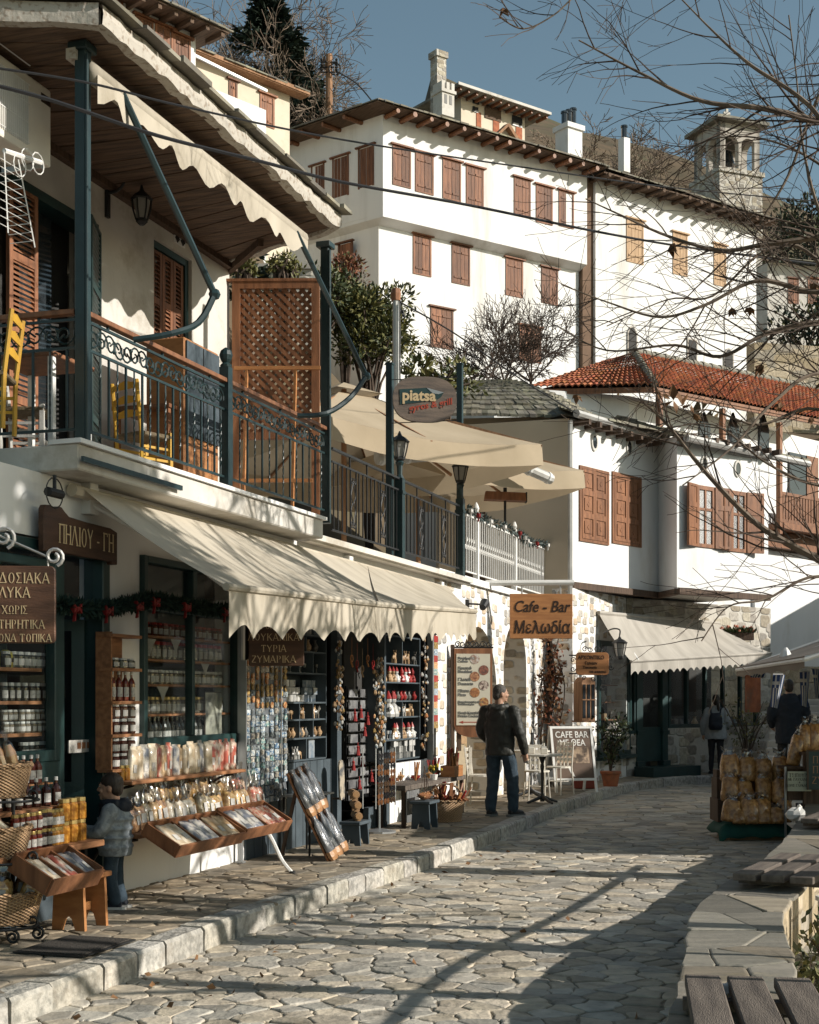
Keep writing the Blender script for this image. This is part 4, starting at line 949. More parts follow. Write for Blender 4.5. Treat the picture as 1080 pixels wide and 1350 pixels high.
for T,fr,n_ in((None,CF,8),(TB,BF,9)):
 for k in range(n_):
  x=.1+k*(3.1/n_);mb=MB();mb.box(x,x+.08,-.34,.1,ztp-.13,ztp-.03)
  if T is not None:mb.xf(T)
  mb.build('rafter',dark_wood,cafe)
mb=MB();dp=CF.loc(P(748,560,25.95));mb.tube([(dp.x,dp.y-.06,6.8),(dp.x,dp.y-.06,3.3)],.045,7);mb.build('drain_pipe',zinc,cafe)
TBk=Frame(C0 .x-.02,C0 .y,-.95,.31)
mb=MB();T=sub_t(TBk)@Matrix.Scale(-1,4,Vector((0,1,0)))
mb.box(0,2.5,0,.25,ztr-.25,ztp);mb.xf(T).build('terrace_wall',plaster_beige,cafe)
mb=MB();s0,s1=TBk.s(640),TBk.s(612);mb.box(s0,s1,-.03,0,ZT,TBk.pix(625,622)[1]);mb.xf(T).build('terrace_door',dark_wood,cafe)
# round slate roof behind the parasols
sl=thing('slate_roof_house','low house with a mossy grey slate hipped roof behind the parasols','building',(1.6,29.0,0));so=Vector((1.6,29.,0))
mb=MB();mb.prism([(p-so).xy[:]for p in(P(575,500,27.8),P(750,500,27.5),P(765,500,31),P(590,500,31))],3,7.2,'xy');mb.build('wall',plaster_cream,sl)
mb=MB();e=[q-so for q in(P(545,547,27.2),P(758,550,27.0),P(790,553,31.5),P(610,506,29.8),P(668,502,29.8))]
slates(mb,lambda u,v:e[0].lerp(e[1],u).lerp(e[3].lerp(e[4],u),v)+Vector((0,0,.16*sin(pi*v))),26,12,.05,dark=.55);slates(mb,lambda u,v:e[1].lerp(e[2],u).lerp(e[4],v*.96)+Vector((0,0,.12*sin(pi*v))),14,12,.05,dark=.55);mb.build('roof',slate,sl)
# red tiled house
RF=Frame(5.7,33.0,5.1,4.9)
red=thing('red_roof_house','white house with a red barrel tile hipped roof and timber balcony','building',RF.w(0,0,0),RF.ang)
def rl(p):return RF.loc(p)
E0,E1,E2=P(863,509,33),P(1085,553,38.2),P(697,512,33.4)
T0,T1=P(836,466,35.2),P(1085,516,41.5)
E3=P(1140,565,38.4);
def tiles(mb,p0,p1,t0,t1,nu,nv,amp=.055,rg=R):
 p0,p1,t0,t1=map(Vector,(p0,p1,t0,t1));k=6
 nrm=(p1-p0).cross(t0-p0).normalized()
 if nrm.z<0:nrm=-nrm
 for j in range(nv):
  off=rg.uniform(-.2,.2)/nu
  for i in range(nu):
   q=rg.uniform(.72,1.2);mb.col=(q*rg.uniform(.95,1.05),q*rg.uniform(.85,1.1),q*rg.uniform(.8,1.1));vs=[]
   lift=rg.uniform(0,.012)
   for v,e in((j/nv,.035+lift),((j+1.12)/nv,.0)):
    for a in range(k+1):
     u=(i+a/k)/nu;vs.append(p0 .lerp(p1,u).lerp(t0 .lerp(t1,u),min(1,v))+nrm*(e+amp*abs(sin(pi*a/k))**.8))
   for a in range(k+1):vs.append(Vector(vs[a])-nrm*.03)
   fs=[(a,a+1,k+2+a,k+1+a)for a in range(k)]+[(a,2*k+2+a,2*k+3+a,a+1)for a in range(k)]
   mb.add(vs,fs)
mb=MB();tiles(mb,rl(E0),rl(E1),rl(T0),rl(T1),44,14);tiles(mb,rl(E2),rl(E0),rl(P(800,478,36.5)),rl(T0),20,12)
o=mb.build('roof',terracotta,red,smooth=False)
mb=MB();a,b=rl(E0),rl(T0);n_=12
for k in range(n_):p=a.lerp(b,k/n_);q_=a.lerp(b,(k+1.1)/n_);mb.tube([p+Vector((0,0,.06)),q_+Vector((0,0,.04))],[.095,.075],7)
a,b=rl(T0),rl(T1)
for k in range(22):p=a.lerp(b,k/22);q_=a.lerp(b,(k+1.1)/22);mb.tube([p+Vector((0,0,.06)),q_+Vector((0,0,.04))],[.095,.075],7)
mb.build('ridge_tiles',slate,red)
mb=MB();e0,e1,e2,t0,t1=rl(E0),rl(E1),rl(E2),rl(T0),rl(T1);dz=Vector((0,0,-.09))
mb.add([e0+dz,e1+dz,t1+dz*3,t0+dz*3],[(0,1,2,3)]);mb.add([e2+dz,e0+dz,t0+dz*3],[(0,1,2)]);mb.build('eave_boards',dark_wood,red)
mb=MB();mb.bar(e0+Vector((0,.06,-.08)),e1+Vector((0,.06,-.08)),.08,.14);mb.bar(e2+Vector((0.02,.06,-.08)),e0+Vector((0,.06,-.08)),.08,.12);mb.build('fascia',rich_wood,red)
zE=e0 .z
mb=MB();c_=rl((4.9,34.3,0));mb.prism([(.2,.9),(9.5,.9),(9.5,5),(-3.4,5.2),(-2.9,2.4)],2.5,zE-.06,'xy');mb.build('wall',plaster,red)
for px in(874,957,1032):
 s_=RF.s(px,.0);mb=MB();mb.box(s_-.06,s_+.06,.04,.16,6.0,zE-.1);mb.build('eave_post',rich_wood,red)
for px in(966,1006,928):
 s_,z_=RF.pix(px,572,-.9);mb=MB();w_=.24;mb.prism([(s_-w_,z_-.5),(s_+w_,z_-.5),(s_+w_,z_+.15),(s_,z_+.55),(s_-w_,z_+.15)],.86,.92,'xz');mb.build('arched_window',dark_glass,red)
sb0,zb_=RF.pix(1032,688,-.1);sb1=sb0+3.2;zbt=RF.pix(1032,648,-.1)[1]
mb=MB();mb.box(sb0,sb1,.06,.9,zb_-.18,zb_-.02);mb.build('balcony_floor',rich_wood,red)
mb=MB();mb.box(sb0,sb1,.1,.16,zbt-.08,zbt);mb.box(sb0,sb1,.1,.16,zb_-.01,zb_+.08);
x=sb0+.05
while x<sb1:mb.box(x,x+.09,.115,.145,zb_+.081,zbt-.081);x+=.14
mb.build('balcony_railing',rich_wood,red)
s_,z_=RF.pix(1048,640,-.9);mb=MB();mb.box(s_-.35,s_+.5,.84,.9,zb_,zb_+2.1);mb.build('balcony_door',dark_glass,red);mb=MB();mb.box(s_+.5,s_+1.1,.82,.88,zb_,zb_+2.1);mb.build('shutter',rich_wood,red)
s_,z_=RF.pix(1045,770,-.9);mb=MB();mb.box(s_-.6,s_-.1,.84,.9,2.6,zb_-.7);mb.build('shutter',dark_wood,red)
mb=MB();mb.box(sb0-.1,sb1,.5,.9,zb_-.6,zb_-.19);mb.build('balcony_beam',rich_wood,red)
mb=MB();mb.box(sb0-.2,sb1,.80,.9,2.3,zb_-.62)
mb.build('porch_wall',plaster,red)
for k in range(0):mb=MB();x=sb0+.7;mb.box(x,x+.62,.77,.799,2.9,zb_-.85);mb.cur=1;mb.box(x+.07,x+.28,.765,.77,3.0,zb_-.95);mb.box(x+.34,x+.55,.765,.77,3.0,zb_-.95);mb.build('window',[white_paint,dark_glass],red)
mb=MB();mb.box(1.5,9.5,.45,.95,.1,2.6);mb.build('base_wall',rubble_tan,red)
# bell tower
BT=Frame(*P(958,300,82).xy,.93,.367)
bt=thing('bell_tower','square stone bell tower with paired arches and a cross behind the branches','tower',BT.w(0,0,0),BT.ang)
k=82/F;hw=33*k;zb1,zs1,ze1,ztop=P(0,320,82).z,P(0,241,82).z,P(0,192,82).z,P(0,158,82).z
mb=MB();mb.box(-hw,hw,-hw,hw,15,zs1);mb.box(-hw-.1,hw+.1,-hw-.1,hw+.1,zs1,zs1+.25);mb.build('shaft',rubble_grey,bt)
mb=MB()
for turn in range(4):
 sb=MB();w_=hw*.92;arch_wall(sb,-w_,w_,zs1+.25,ze1+.75,[(-w_*.80,-w_*.07,ze1),(w_*.07,w_*.80,ze1)],-w_,-w_+.35,8)
 sb.xf(Matrix.Rotation(turn*pi/2,4,'Z'));mb.add(sb.V,sb.Fc)
mb.build('belfry',stone_tower,bt)
mb=MB();mb.lathe([(.5,0),(.42,.2),(.3,.7),(.2,.85),(.03,.9)],10,(0,0,zs1+1.0));mb.build('bell',dark_glass,bt)
mb=MB();z_=ze1+.75;w_=hw*1.2;mb.add([(-w_,-w_,z_),(w_,-w_,z_),(w_,w_,z_),(-w_,w_,z_),(-w_,-w_,z_+.2),(w_,-w_,z_+.2),(w_,w_,z_+.2),(-w_,w_,z_+.2),(0,0,z_+.8)],[(3,2,1,0),(0,1,5,4),(1,2,6,5),(2,3,7,6),(3,0,4,7),(4,5,8),(5,6,8),(6,7,8),(7,4,8)]);mb.build('roof',slate,bt)
mb=MB();mb.box(-.07,.07,-.07,.07,z_+.7,z_+1.35);mb.box(-.22,.22,-.06,.06,z_+1.05,z_+1.17);mb.build('cross',plaster_old,bt)
GH=Frame(*P(1012,480,76).xy,.95,.31)
gh=thing('shaded_house','pale house half hidden behind the bare branches beside the mansion','building',GH.w(0,0,0),GH.ang)
mb=MB();mb.box(0,9,0,6,14,GH.pix(1015,345)[1]);mb.build('wall',plaster_old,gh)
for a,b in((1040,1052),(1066,1078)):shut_win(gh,GH,a,b,368,400,0)
mb=MB();z_=GH.pix(1015,345)[1];slates(mb,lambda u,v:Vector((-.6+9.2*u,-.7+4*v,z_+.02+1.3*v)),24,8,.04,dark=.6);mb.build('roof',slate,gh)
GW=Frame(*P(1005,500,50).xy,.97,.24)
gw=thing('garden_retaining_wall','rough tan stone retaining wall above the red tiled roof','wall',GW.w(0,0,0),GW.ang)
mb=MB();mb.box(-.3,12,0,.6,9,GW.pix(1010,452)[1]);mb.build('wall',rubble_tan,gw)
ST=Frame(*P(1003,1010,24.4).xy,.968,-.25)
stairs=thing('stone_stairs','worn stone stairs climbing under and behind the man in the dark coat','stairs',ST.w(0,0,0),ST.ang)
for k in range(12):
 mb=MB();mb.box(.02*k,4.2,k*.55,k*.55+.58,.05+k*.13,.16+(k+1)*.13);bevel(mb.build('step',flag if False else stone_tower,stairs),.015)
 # things on the balcony
TP=Frame(*A.w(6.02,YU-.03).xy,*(A.w(6.33,.06)-A.w(6.02,YU-.03)).xy)
tr=thing('lattice_screen','brown wooden lattice privacy screen at the far end of the balcony','screen',TP.w(0,0,0),TP.ang)
W_=(A.w(6.33,.06)-A.w(6.02,YU-.03)).length;z0,z1=4.66,6.44
mb=MB();mb.box(.02,.11,-.03,.03,3.66,z1);mb.box(W_-.13,W_-.04,-.03,.03,3.66,z1);mb.box(.11,W_-.13,-.03,.03,z1-.08,z1);mb.box(.11,W_-.13,-.03,.03,z0,z0+.08);mb.box(-.1,W_,-.04,.04,z1,z1+.03)
mb.build('frame',rich_wood,tr)
for sgn in(1,-1):
 mb=MB();x0,x1,a0,a1=.11,W_-.13,z0+.08,z1-.08;c=-3.
 while c<3.5:
  pts=[]
  for x in(x0,x1):
   z=a0+sgn*(x-x0)+c
   if a0<=z<=a1:pts.append((x,z))
  for z in(a0,a1):
   x=x0+sgn*(z-a0-c)
   if x0<x<x1:pts.append((x,z))
  if len(pts)>=2:mb.bar((pts[0][0],.004*sgn,pts[0][1]),(pts[1][0],.004*sgn,pts[1][1]),.042,.007,up=(0,1,0))if False else mb.bar((pts[0][0],.005*sgn,pts[0][1]),(pts[1][0],.005*sgn,pts[1][1]),.008,.043)
  c+=.1
 mb.build('lattice',rich_wood,tr)
dr=thing('drying_rack','thin light wooden frame leaning in front of the lattice screen','rack',TP.w(0,-.12,0),TP.ang)
mb=MB();mb.box(.06,W_-.02,-.02,.02,5.42,5.46)
for x in(.2,W_-.3):mb.bar((x,0,5.42),(x-.03,-.1,3.67),.03,.03)
mb.box(.1,W_-.1,-.09,-.06,4.15,4.19);mb.build('frame',orange_wood,dr)
s1,z1=A.pix(68,120,-.34);z0=A.pix(68,222,-.34)[1];z1=min(z1,ZE-.02)
ac=aroot('air_conditioner','cream outdoor air conditioner unit under the eave beside the balcony door','air conditioner',s1-.95,.34,z0)
mb=MB();mb.box(0,.95,0,.3,0,z1-z0);bevel(mb.build('casing',M('aged cream enamel',(.72,.68,.60),(.66,.62,.55),rough=.5,bump=.03),ac),.02,2)
mb=MB()
for k in range(22):mb.box(.06+k*.026,.066+k*.026,-.014,-.001,.06,z1-z0-.08)
for k in range(5):mb.box(.05,.64,-.012,-.002,.08+k*.15,.085+k*.15)
mb.build('grille',white_paint,ac)
mb=MB();mb.box(.80,.93,-.004,-.001,z1-z0-.14,z1-z0-.07);mb.build('label_plate',letter_dark,ac)
mb=MB();mb.box(.1,.14,0,.36,-.05,-.005);mb.box(.8,.84,0,.36,-.05,-.005);mb.build('bracket',grey_metal,ac)
wr=aroot('wire_rack','white wire rack hanging below the air conditioner','rack',A.s(6,-.3),.2,A.pix(20,315,-.3)[1])
mb=MB()
for k in range(9):mb.tube([(-.2,0,.06*k),(.22-.02*k,0,.06*k),(.22-.02*k,.2,.06*k)],.003,4)
mb.tube([(.25,0,-.04),(.03,0,.55)],.006,4);mb.tube([(-.1,0,-.04),(-.15,0,.55)],.006,4);mb.tube([(-.15,0,.55),(.3,-.02,.62)],.02,6)
for c in((.02,.5),(.12,.58),(.26,.6)):mb.tube(spiral((c[0],-.02,c[1]),.08,.08,0,1,12),.005,4)
mb.build('wires',white_paint,wr)
lamp_glass=M('lamp frosted glass',(.30,.29,.26),(.26,.25,.23),rough=.3,bump=0)
def lantern_parts(t,z,r=.09,h=.2,wig=False):
 mb=MB()
 for k in range(6):
  a=pi/3*k;pts=[(r*.62*cos(a),r*.62*sin(a),z),(r*.86*cos(a),r*.86*sin(a),z+h*.5)if not wig else(r*.98*cos(a),r*.98*sin(a),z+h*.55),(r*1.05*cos(a),r*1.05*sin(a),z+h)]
  mb.tube(pts,.009,4)
 mb.lathe([(r*.3,z-.05),(r*.66,z-.02),(r*.66,z+.01),(r*.1,z+.012)],6);mb.build('cage',black_iron,t)
 mb=MB();mb.lathe([(r*.55,z+.012),(r*.95,z+h)],6);mb.build('glass',lamp_glass,t)
 mb=MB();mb.lathe([(r*1.2,z+h),(r*1.25,z+h+.012),(r*.75,z+h+.06),(r*.3,z+h+.085),(r*.2,z+h+.11),(.008,z+h+.14)],6);mb.build('cap',black_iron,t)
s_,z_=A.pix(187,290,-YU+.32)
la=aroot('wall_lantern','black wrought iron wall lantern on a curled bracket above the balcony','lantern',s_,YU-.32,z_)
lantern_parts(la,0,.085,.19,True)
mb=MB();mb.tube(catmull([(0,0,.36),(.01,-.0,.45),(-.03,.03,.5),(-.08,.1,.46),(-.09,.14,.34),(-.1,.2,.27),(-.11,.30,.25)],5),.014,6);mb.box(-.14,-.08,.29,.32,.02,.3);mb.build('bracket',black_iron,la)
yellow=M('yellow chair paint',(.52,.30,.035),(.42,.235,.03),rough=.5,bump=.08);rush=M('rush seat',(.16,.12,.07),(.10,.075,.045),scale=30,rough=.8,bump=.5)
def taverna_chair(label,loc,rz,mat):
 t=thing('taverna_chair',label,'chair',loc,rz,'taverna chairs on the balcony')
 for x in(-.18,.18):
  mb=MB();mb.bar((x,-.18,0),(x,-.18,.5),.038,.038,(0,1,0));mb.build('leg',mat,t)
  mb=MB();mb.tube([(x,.18,0),(x,.19,.45),(x,.25,.98)],.02,6);mb.build('leg',mat,t)
 mb=MB();mb.box(-.2,.2,-.2,.2,.43,.475);bevel(mb.build('seat',rush,t),.01)
 mb=MB()
 for z in(.62,.76,.9):mb.prism([(-.17,z),(.17,z),(.17,z+.05),(.0,z+.085),(-.17,z+.05)],.205+(z-.62)*.1,.22+(z-.62)*.1,'xz')
 mb.build('backrest',mat,t)
 mb=MB()
 for z in(.16,.28):
  mb.box(-.16,.16,-.19,-.17,z,z+.025);mb.box(-.19,-.17,-.17,.17,z+.03,z+.055);mb.box(.17,.19,-.17,.17,z+.03,z+.055)
 mb.build('stretcher',mat,t);t.scale=(.9,.9,.86);return t
zf=ZS+.235
pos=A.w(A.s(38,.05)+.15,.18,zf);taverna_chair('yellow taverna chair at the corner of the balcony beside the wooden table',A.w(A.s(10,.0),.18,zf),A.ang+radians(200),yellow)
taverna_chair('grey white taverna chair behind the balcony table',A.w(A.s(45,-.55),.62,zf),A.ang+radians(20),M('grey chair paint',(.52,.50,.46),(.45,.43,.40),rough=.55,bump=.06))
taverna_chair('yellow taverna chair with a dark seat left of the tall cupboard',A.w(A.s(190,-.25),.25,zf),A.ang+radians(70),yellow)
tb=aroot('balcony_table','small square wooden table on the balcony beside the yellow chairs','table',A.s(62,-.3),.35,zf)
mb=MB();mb.box(-.3,.3,-.3,.3,.70,.735);bevel(mb.build('table_top',rich_wood,tb),.006)
for x in(-.26,.26):
 for y in(-.26,.26):mb=MB();mb.box(x-.022,x+.022,y-.022,y+.022,0,.7);mb.build('leg',white_paint,tb)
tb2=aroot('balcony_table','brown topped table against the house wall between the balcony chairs','table',A.s(222,-.55),.62,zf)
mb=MB();mb.box(-.42,.42,-.3,.3,.78,.815);mb.build('table_top',rich_wood,tb2)
for x in(-.38,.38):
 for y in(-.26,.26):mb=MB();mb.box(x-.025,x+.025,y-.025,y+.025,0,.78);mb.build('leg',rich_wood,tb2)
s0,s1=A.s(243,-.25),A.s(288,-.25);zt_=A.pix(265,455,-.25)[1]
cb=aroot('balcony_cupboard','tall cupboard with grey front and orange brown sides behind the balcony railing','cupboard',s0,.25,zf)
mb=MB();mb.box(0,s1-s0,0,.4,0,zt_-zf);bevel(mb.build('body',orange_wood,cb),.01)
mb=MB();mb.box(.02,(s1-s0)/2-.01,-.02,-.001,.55,zt_-zf-.03);mb.box((s1-s0)/2+.01,s1-s0-.02,-.02,-.001,.55,zt_-zf-.03);mb.build('door',blue_paint,cb)
# terrace railing, lamp posts, oval sign
tr=aroot('terrace_railing','black wrought iron terrace railing with lyre scroll panels above the awning','railing')
zT=ZT+.045;yT=-.12
def lyre(mb,x,z0,z1,y,r=.008):
 h=z1-z0
 for sg in(1,-1):
  mb.tube(spiral((x+sg*.045,y,z1-h*.16),.05,.01,pi if sg>0 else 0,-1.2*sg,12),r,4);mb.tube(spiral((x+sg*.045,y,z0+h*.16),.05,.01,pi if sg>0 else 0,1.2*sg,12),r,4)
  mb.tube(catmull([(x-sg*.005,y,z1-h*.16),(x+sg*.07,y,z0+h*.62),(x+sg*.02,y,z0+h*.5),(x+sg*.07,y,z0+h*.38),(x-sg*.005,y,z0+h*.16)],4),r,4)
def iron_run(x0,x1,z,nb,lyres):
 mb=MB();mb.box(x0,x1,yT-.02,yT+.02,z+1.0,z+1.025);mb.box(x0,x1,yT-.012,yT+.012,z+.86,z+.88);mb.box(x0,x1,yT-.012,yT+.012,z+.1,z+.12);n=4
 for k in range(1,n):mb.box(x0+(x1-x0)*k/n-.008,x0+(x1-x0)*k/n+.008,yT-.008,yT+.008,z+.88,z+1.0)
 mb.build('rail_bars',black_iron,tr)
 L=x1-x0;lx=[x0+L*f for f in lyres]
 for k in range(nb):
  x=x0+L*(k+.5)/nb
  if any(abs(x-l)<.085 for l in lx):continue
  mb=MB();mb.box(x-.007,x+.007,yT-.007,yT+.007,z+.12,z+.86);mb.build('baluster',black_iron,tr)
 for l in lx:
  mb=MB();mb.box(l-.1,l-.088,yT-.008,yT+.008,z+.12,z+.86);mb.box(l+.088,l+.1,yT-.008,yT+.008,z+.12,z+.86);lyre(mb,l,z+.13,z+.85,yT);mb.build('scroll_panel',black_iron,tr)
tx0,tx1,tx2=A.s(437,.12),A.s(527,.12),A.s(606,.12)
iron_run(tx0,tx1-.06,zT,17,(.3,.75));iron_run(tx1+.06,tx2-.05,zT,17,(.32,.72))
def lamp_post(px,label,h):
 x=A.s(px,.12);t=aroot('lamp_post',label,'lamp post',x,yT,zT,group='lantern posts on the terrace edge')
 mb=MB();mb.box(-.055,.055,-.055,.055,0,h);mb.box(-.065,.065,-.065,.065,h-.2,h-.16);mb.lathe([(.06,h),(.035,h+.05),(.04,h+.16),(.06,h+.2),(.03,h+.24)],8);mb.build('post',green_metal,t)
 lantern_parts(t,h+.26,.105,.2);return t
lamp_post(527,'dark green lantern post in the middle of the black terrace railing',1.02)
lamp_post(607,'dark green lantern post at the corner next to the white railing',1.12)
for px,lab in((514,'left of two dark green poles carrying the oval sign'),(606.5,'right of two dark green poles carrying the oval sign')):
 x=A.s(px,.06);t=aroot('sign_pole',lab,'pole',x,yT+.06,zT,group='poles of the oval sign');zz=A.pix(px,481,.06)[1]-zT
 mb=MB();mb.box(-.04,.04,-.04,.04,0,zz);mb.box(-.048,.048,-.048,.048,zz,zz+.02);mb.build('shaft',green_metal,t);mb=MB();mb.box(-.09,.09,-.09,.09,-.0,.012);mb.build('foot',green_metal,t)
c0=A.w(A.s(514,.06),yT+.06);c1=A.w(A.s(606.5,.06),yT+.06)
dS=17.75;os_=thing('oval_sign','oval grey plank restaurant sign hung between two dark green poles','sign',P(560,527,dS),radians(8))
hw,hh=42.5*dS/F,30*dS/F
oval_wood=M('grey brown oval plank',(.19,.145,.115),(.10,.082,.072),scale=2.2,stretch=(1.2,3,9),rough=.75,bump=.25,bscale=20)
pl=[(hw*(abs(cos(a))**.72)*(1 if cos(a)>0 else-1),hh*(abs(sin(a))**.85)*(1 if sin(a)>0 else-1))for a in[2*pi*k/40 for k in range(40)]]
mb=MB();mb.prism(pl,-.03,.03,'xz');mb.build('board',oval_wood,os_)
mb=MB();q=17.75/F;f=lambda x,y:((x-560)*q,(527-y)*q)
mb.prism([f(527,535),f(526,515),f(562,512),f(585,517.5),f(581,524),f(575,528)],-.036,-.031,'xz');mb.build('banner',green_paint,os_)
mb=MB();mb.prism([f(562,512),f(585,517.5),f(578,520),f(570,519)],-.04,-.0365,'xz');mb.build('banner_fold',grey_metal,os_)
lettering('piatsa',.185,letter_gold,os_,(*f(529.5,523)[:1],-.0375,f(0,523)[1]),align='LEFT',bold=.006,sx=1.0).rotation_euler=(pi/2,radians(-7)*0,radians(0))
o=lettering('gyros & grill',.115,letter_red,os_,(f(567,534.5)[0],-.032,f(0,534.5)[1]),bold=.002,shear=.2);o.rotation_euler=(pi/2,-radians(11),0)
mb=MB();mb.tube([(f(516,0)[0],.0,f(0,502)[1]),(f(604,0)[0],0,f(0,496)[1])],.006,4);mb.tube([(f(516,0)[0],.0,f(0,559)[1]),(f(604,0)[0],0,f(0,553)[1])],.006,4);mb.build('hanging_wire',black_iron,os_)
pp=thing('service_pole','tall grey steel service pole with a rusty cap behind the oval sign','pole',(P(522,900,20.5).x,20.5,3.4))
mb=MB();zz=P(522,392,20.5).z-3.4;mb.tube([(0,0,0),(0,0,zz)],.048,8);mb.build('shaft',zinc,pp)
mb=MB();mb.lathe([(.065,zz-.05),(.075,zz+.05),(.06,zz+.12),(.01,zz+.14)],8);mb.build('cap',rich_wood,pp)
mb=MB();mb.tube(catmull([(.06,-.03,zz-.05),(.09,-.05,zz-.25),(.13,-.05,zz-.3),(.1,-.05,zz-.2)],4),.012,4);mb.tube([(.06,-.05,zz-.1),(.06,-.05,0)],.01,4);mb.build('cable_loop',wire_black,pp)
wr=aroot('white_railing','white wrought iron railing on the stone arcade with a festive garland','railing')
xs=[A.s(p,-.02)for p in(613,628,678,719)];zW=ZT+.1
for x,nm in zip(xs[1:],range(3)):
 mb=MB();mb.box(x-.04,x+.04,-.02,.06,zW-.02,zW+1.05);mb.lathe([(.03,zW+1.05),(.05,zW+1.1),(.03,zW+1.16),(.008,zW+1.2)],8,(x,.02,0));mb.build('post',white_paint,wr)
for a,b in zip(xs,xs[1:]):
 mb=MB();mb.box(a,b,.0,.03,zW+.08,zW+.1);mb.box(a,b,-.01,.04,zW+.92,zW+.95);mb.build('rail_bars',white_paint,wr)
 n=max(3,int((b-a)/.12))
 for k in range(n):
  x=a+(b-a)*(k+.5)/n;mb=MB();mb.box(x-.009,x+.009,.006,.024,zW+.1,zW+.92)
  for sg in(1,-1):mb.tube(spiral((x+sg*.03,.015,zW+.52+sg*.05),.045,.012,0,1.2*sg,9),.007,4)
  mb.build('baluster',white_paint,wr)
garl=M('silver green garland',(.10,.125,.12),(.05,.075,.07),scale=10,rough=.6,bump=0);red_orn=M('red ornament',(.22,.02,.02),(.15,.012,.012),rough=.4,bump=0);orn_white=M('white ornament',(.7,.68,.64),rough=.5,bump=0)
def garland(name,label,pts,r,mats,fr_w,n=60,orn=6,leaf=.08,parent_frame=A):
 t=tag(bpy.data.objects.new(name,None),label,'garland');bpy.data.objects.remove(t)
 rg=random.Random(len(label));path=catmull(pts,8);mb=MB()
 for i in range(len(path)-1):
  for k in range(n):
   p=path[i].lerp(path[i+1],rg.random());d=Vector((rg.gauss(0,1),rg.gauss(0,1),rg.gauss(0,1)));mb.leaf(p+d.normalized()*r*.2,d,leaf*rg.uniform(.6,1.2),leaf*.34,rg)
 root=aroot(name,label,'garland');mb.build('tinsel',mats[0],root)
 for k in range(orn):
  p=path[int((k+.5)*len(path)/orn)];mb=MB();c=p+Vector((0,-r*.7,-.02))
  mb.prism([(c.x-.055,c.z-.035),(c.x,c.z),(c.x-.055,c.z+.04)],c.y-.02,c.y+.02,'xz');mb.prism([(c.x+.055,c.z-.035),(c.x,c.z),(c.x+.055,c.z+.04)],c.y-.02,c.y+.02,'xz');mb.blob(c,.03,6,4);mb.prism([(c.x-.01,c.z),(c.x-.04,c.z-.10),(c.x-.015,c.z-.09)],c.y-.01,c.y+.01,'xz');mb.build('bow',mats[1+k%(len(mats)-1)],root)
 return root
garland('festive_garland','silvery festive garland with white and red ornaments along the white railing',[(xs[0],0,zW+1.02),(xs[1]+.3,-.02,zW+.98),(xs[2],-.03,zW+1.0),(xs[2]+.7,-.02,zW+.93),(xs[3]-.1,-.03,zW+1.02)],.08,[garl,orn_white,red_orn,orn_white],A,16,9,.10)
garland('door_garland','dark green christmas garland with red bows over the food shop door and window',[(s75-.05,-.06,A.pix(76,796,.06)[1]),(A.s(120,.06),-.08,A.pix(120,803,.06)[1]),(s160,-.08,A.pix(160,796,.06)[1]),(A.s(200,.06),-.08,A.pix(200,791,.06)[1]),(A.s(250,.06),-.08,A.pix(250,800,.06)[1]),(A.s(305,.06),-.08,A.pix(305,806,.06)[1])],.07,[M('fir garland',(.012,.03,.022),(.02,.04,.03),rough=.8,bump=0),red_orn],A,110,6,.075)
# parasols
def parasol(label,c,half,ze,zp,rz,pole_mat,zb):
 t=thing('parasol',label,'parasol',(c[0],c[1],zb),rz,'square tan parasols on the restaurant terrace');ze-=zb;zp-=zb
 cs=[(-half,-half),(half,-half),(half,half),(-half,half)]
 mb=MB()
 for k in range(4):
  a=Vector((*cs[k],ze));b=Vector((*cs[(k+1)%4],ze));top=Vector((0,0,zp))
  mb.grid(lambda u,v:a.lerp(b,u).lerp(top,v*.86)+Vector((0,0,-.16*sin(pi*u)*(1-v)-.05*sin(pi*v))),10,6)
 mb.build('canopy',canvas_tan,t,smooth=True)
 mb=MB();w=half*.2
 for k in range(4):
  a=Vector((*[x/half*w for x in cs[k]],zp-.08));b=Vector((*[x/half*w for x in cs[(k+1)%4]],zp-.08));mb.add([a,b,Vector((0,0,zp+.1))],[(0,1,2)])
 mb.build('vent',canvas_tan,t)
 mb=MB()
 for k in range(4):
  a=Vector((*cs[k],ze));b=Vector((*cs[(k+1)%4],ze));d=Vector((b.y-a.y,a.x-b.x,0)).normalized()
  mb.grid(lambda u,v:a.lerp(b,u)+Vector((0,0,-.16*sin(pi*u)-.30*v))+d*.03*v*sin(14*u),24,2)
 mb.build('valance',canvas_tan,t,smooth=True)
 mb=MB();mb.tube([(0,0,0),(0,0,zp)],.04,8);mb.build('pole',pole_mat,t)
 for k in range(8):
  q=[(-half,-half),(0,-half),(half,-half),(half,0),(half,half),(0,half),(-half,half),(-half,0)][k];mb=MB();mb.bar((0,0,zp-.05),(q[0],q[1],ze-(.16 if 0 in q else 0)-.03),.03,.04);mb.build('rib',pole_mat,t)
 return t
parasol('large tan square parasol behind the oval sign, nearer of two',(-.95,20.6),2.02,5.36,6.22,radians(38),pole_wood,ZT)
parasol('tan square parasol behind the first, its corner beside the drain pipe',(.15,24.2),1.98,5.58,6.40,radians(40),pole_wood,ZT)
clearp=glass_mat('clear plastic roll',(.75,.74,.72),.25,.15)
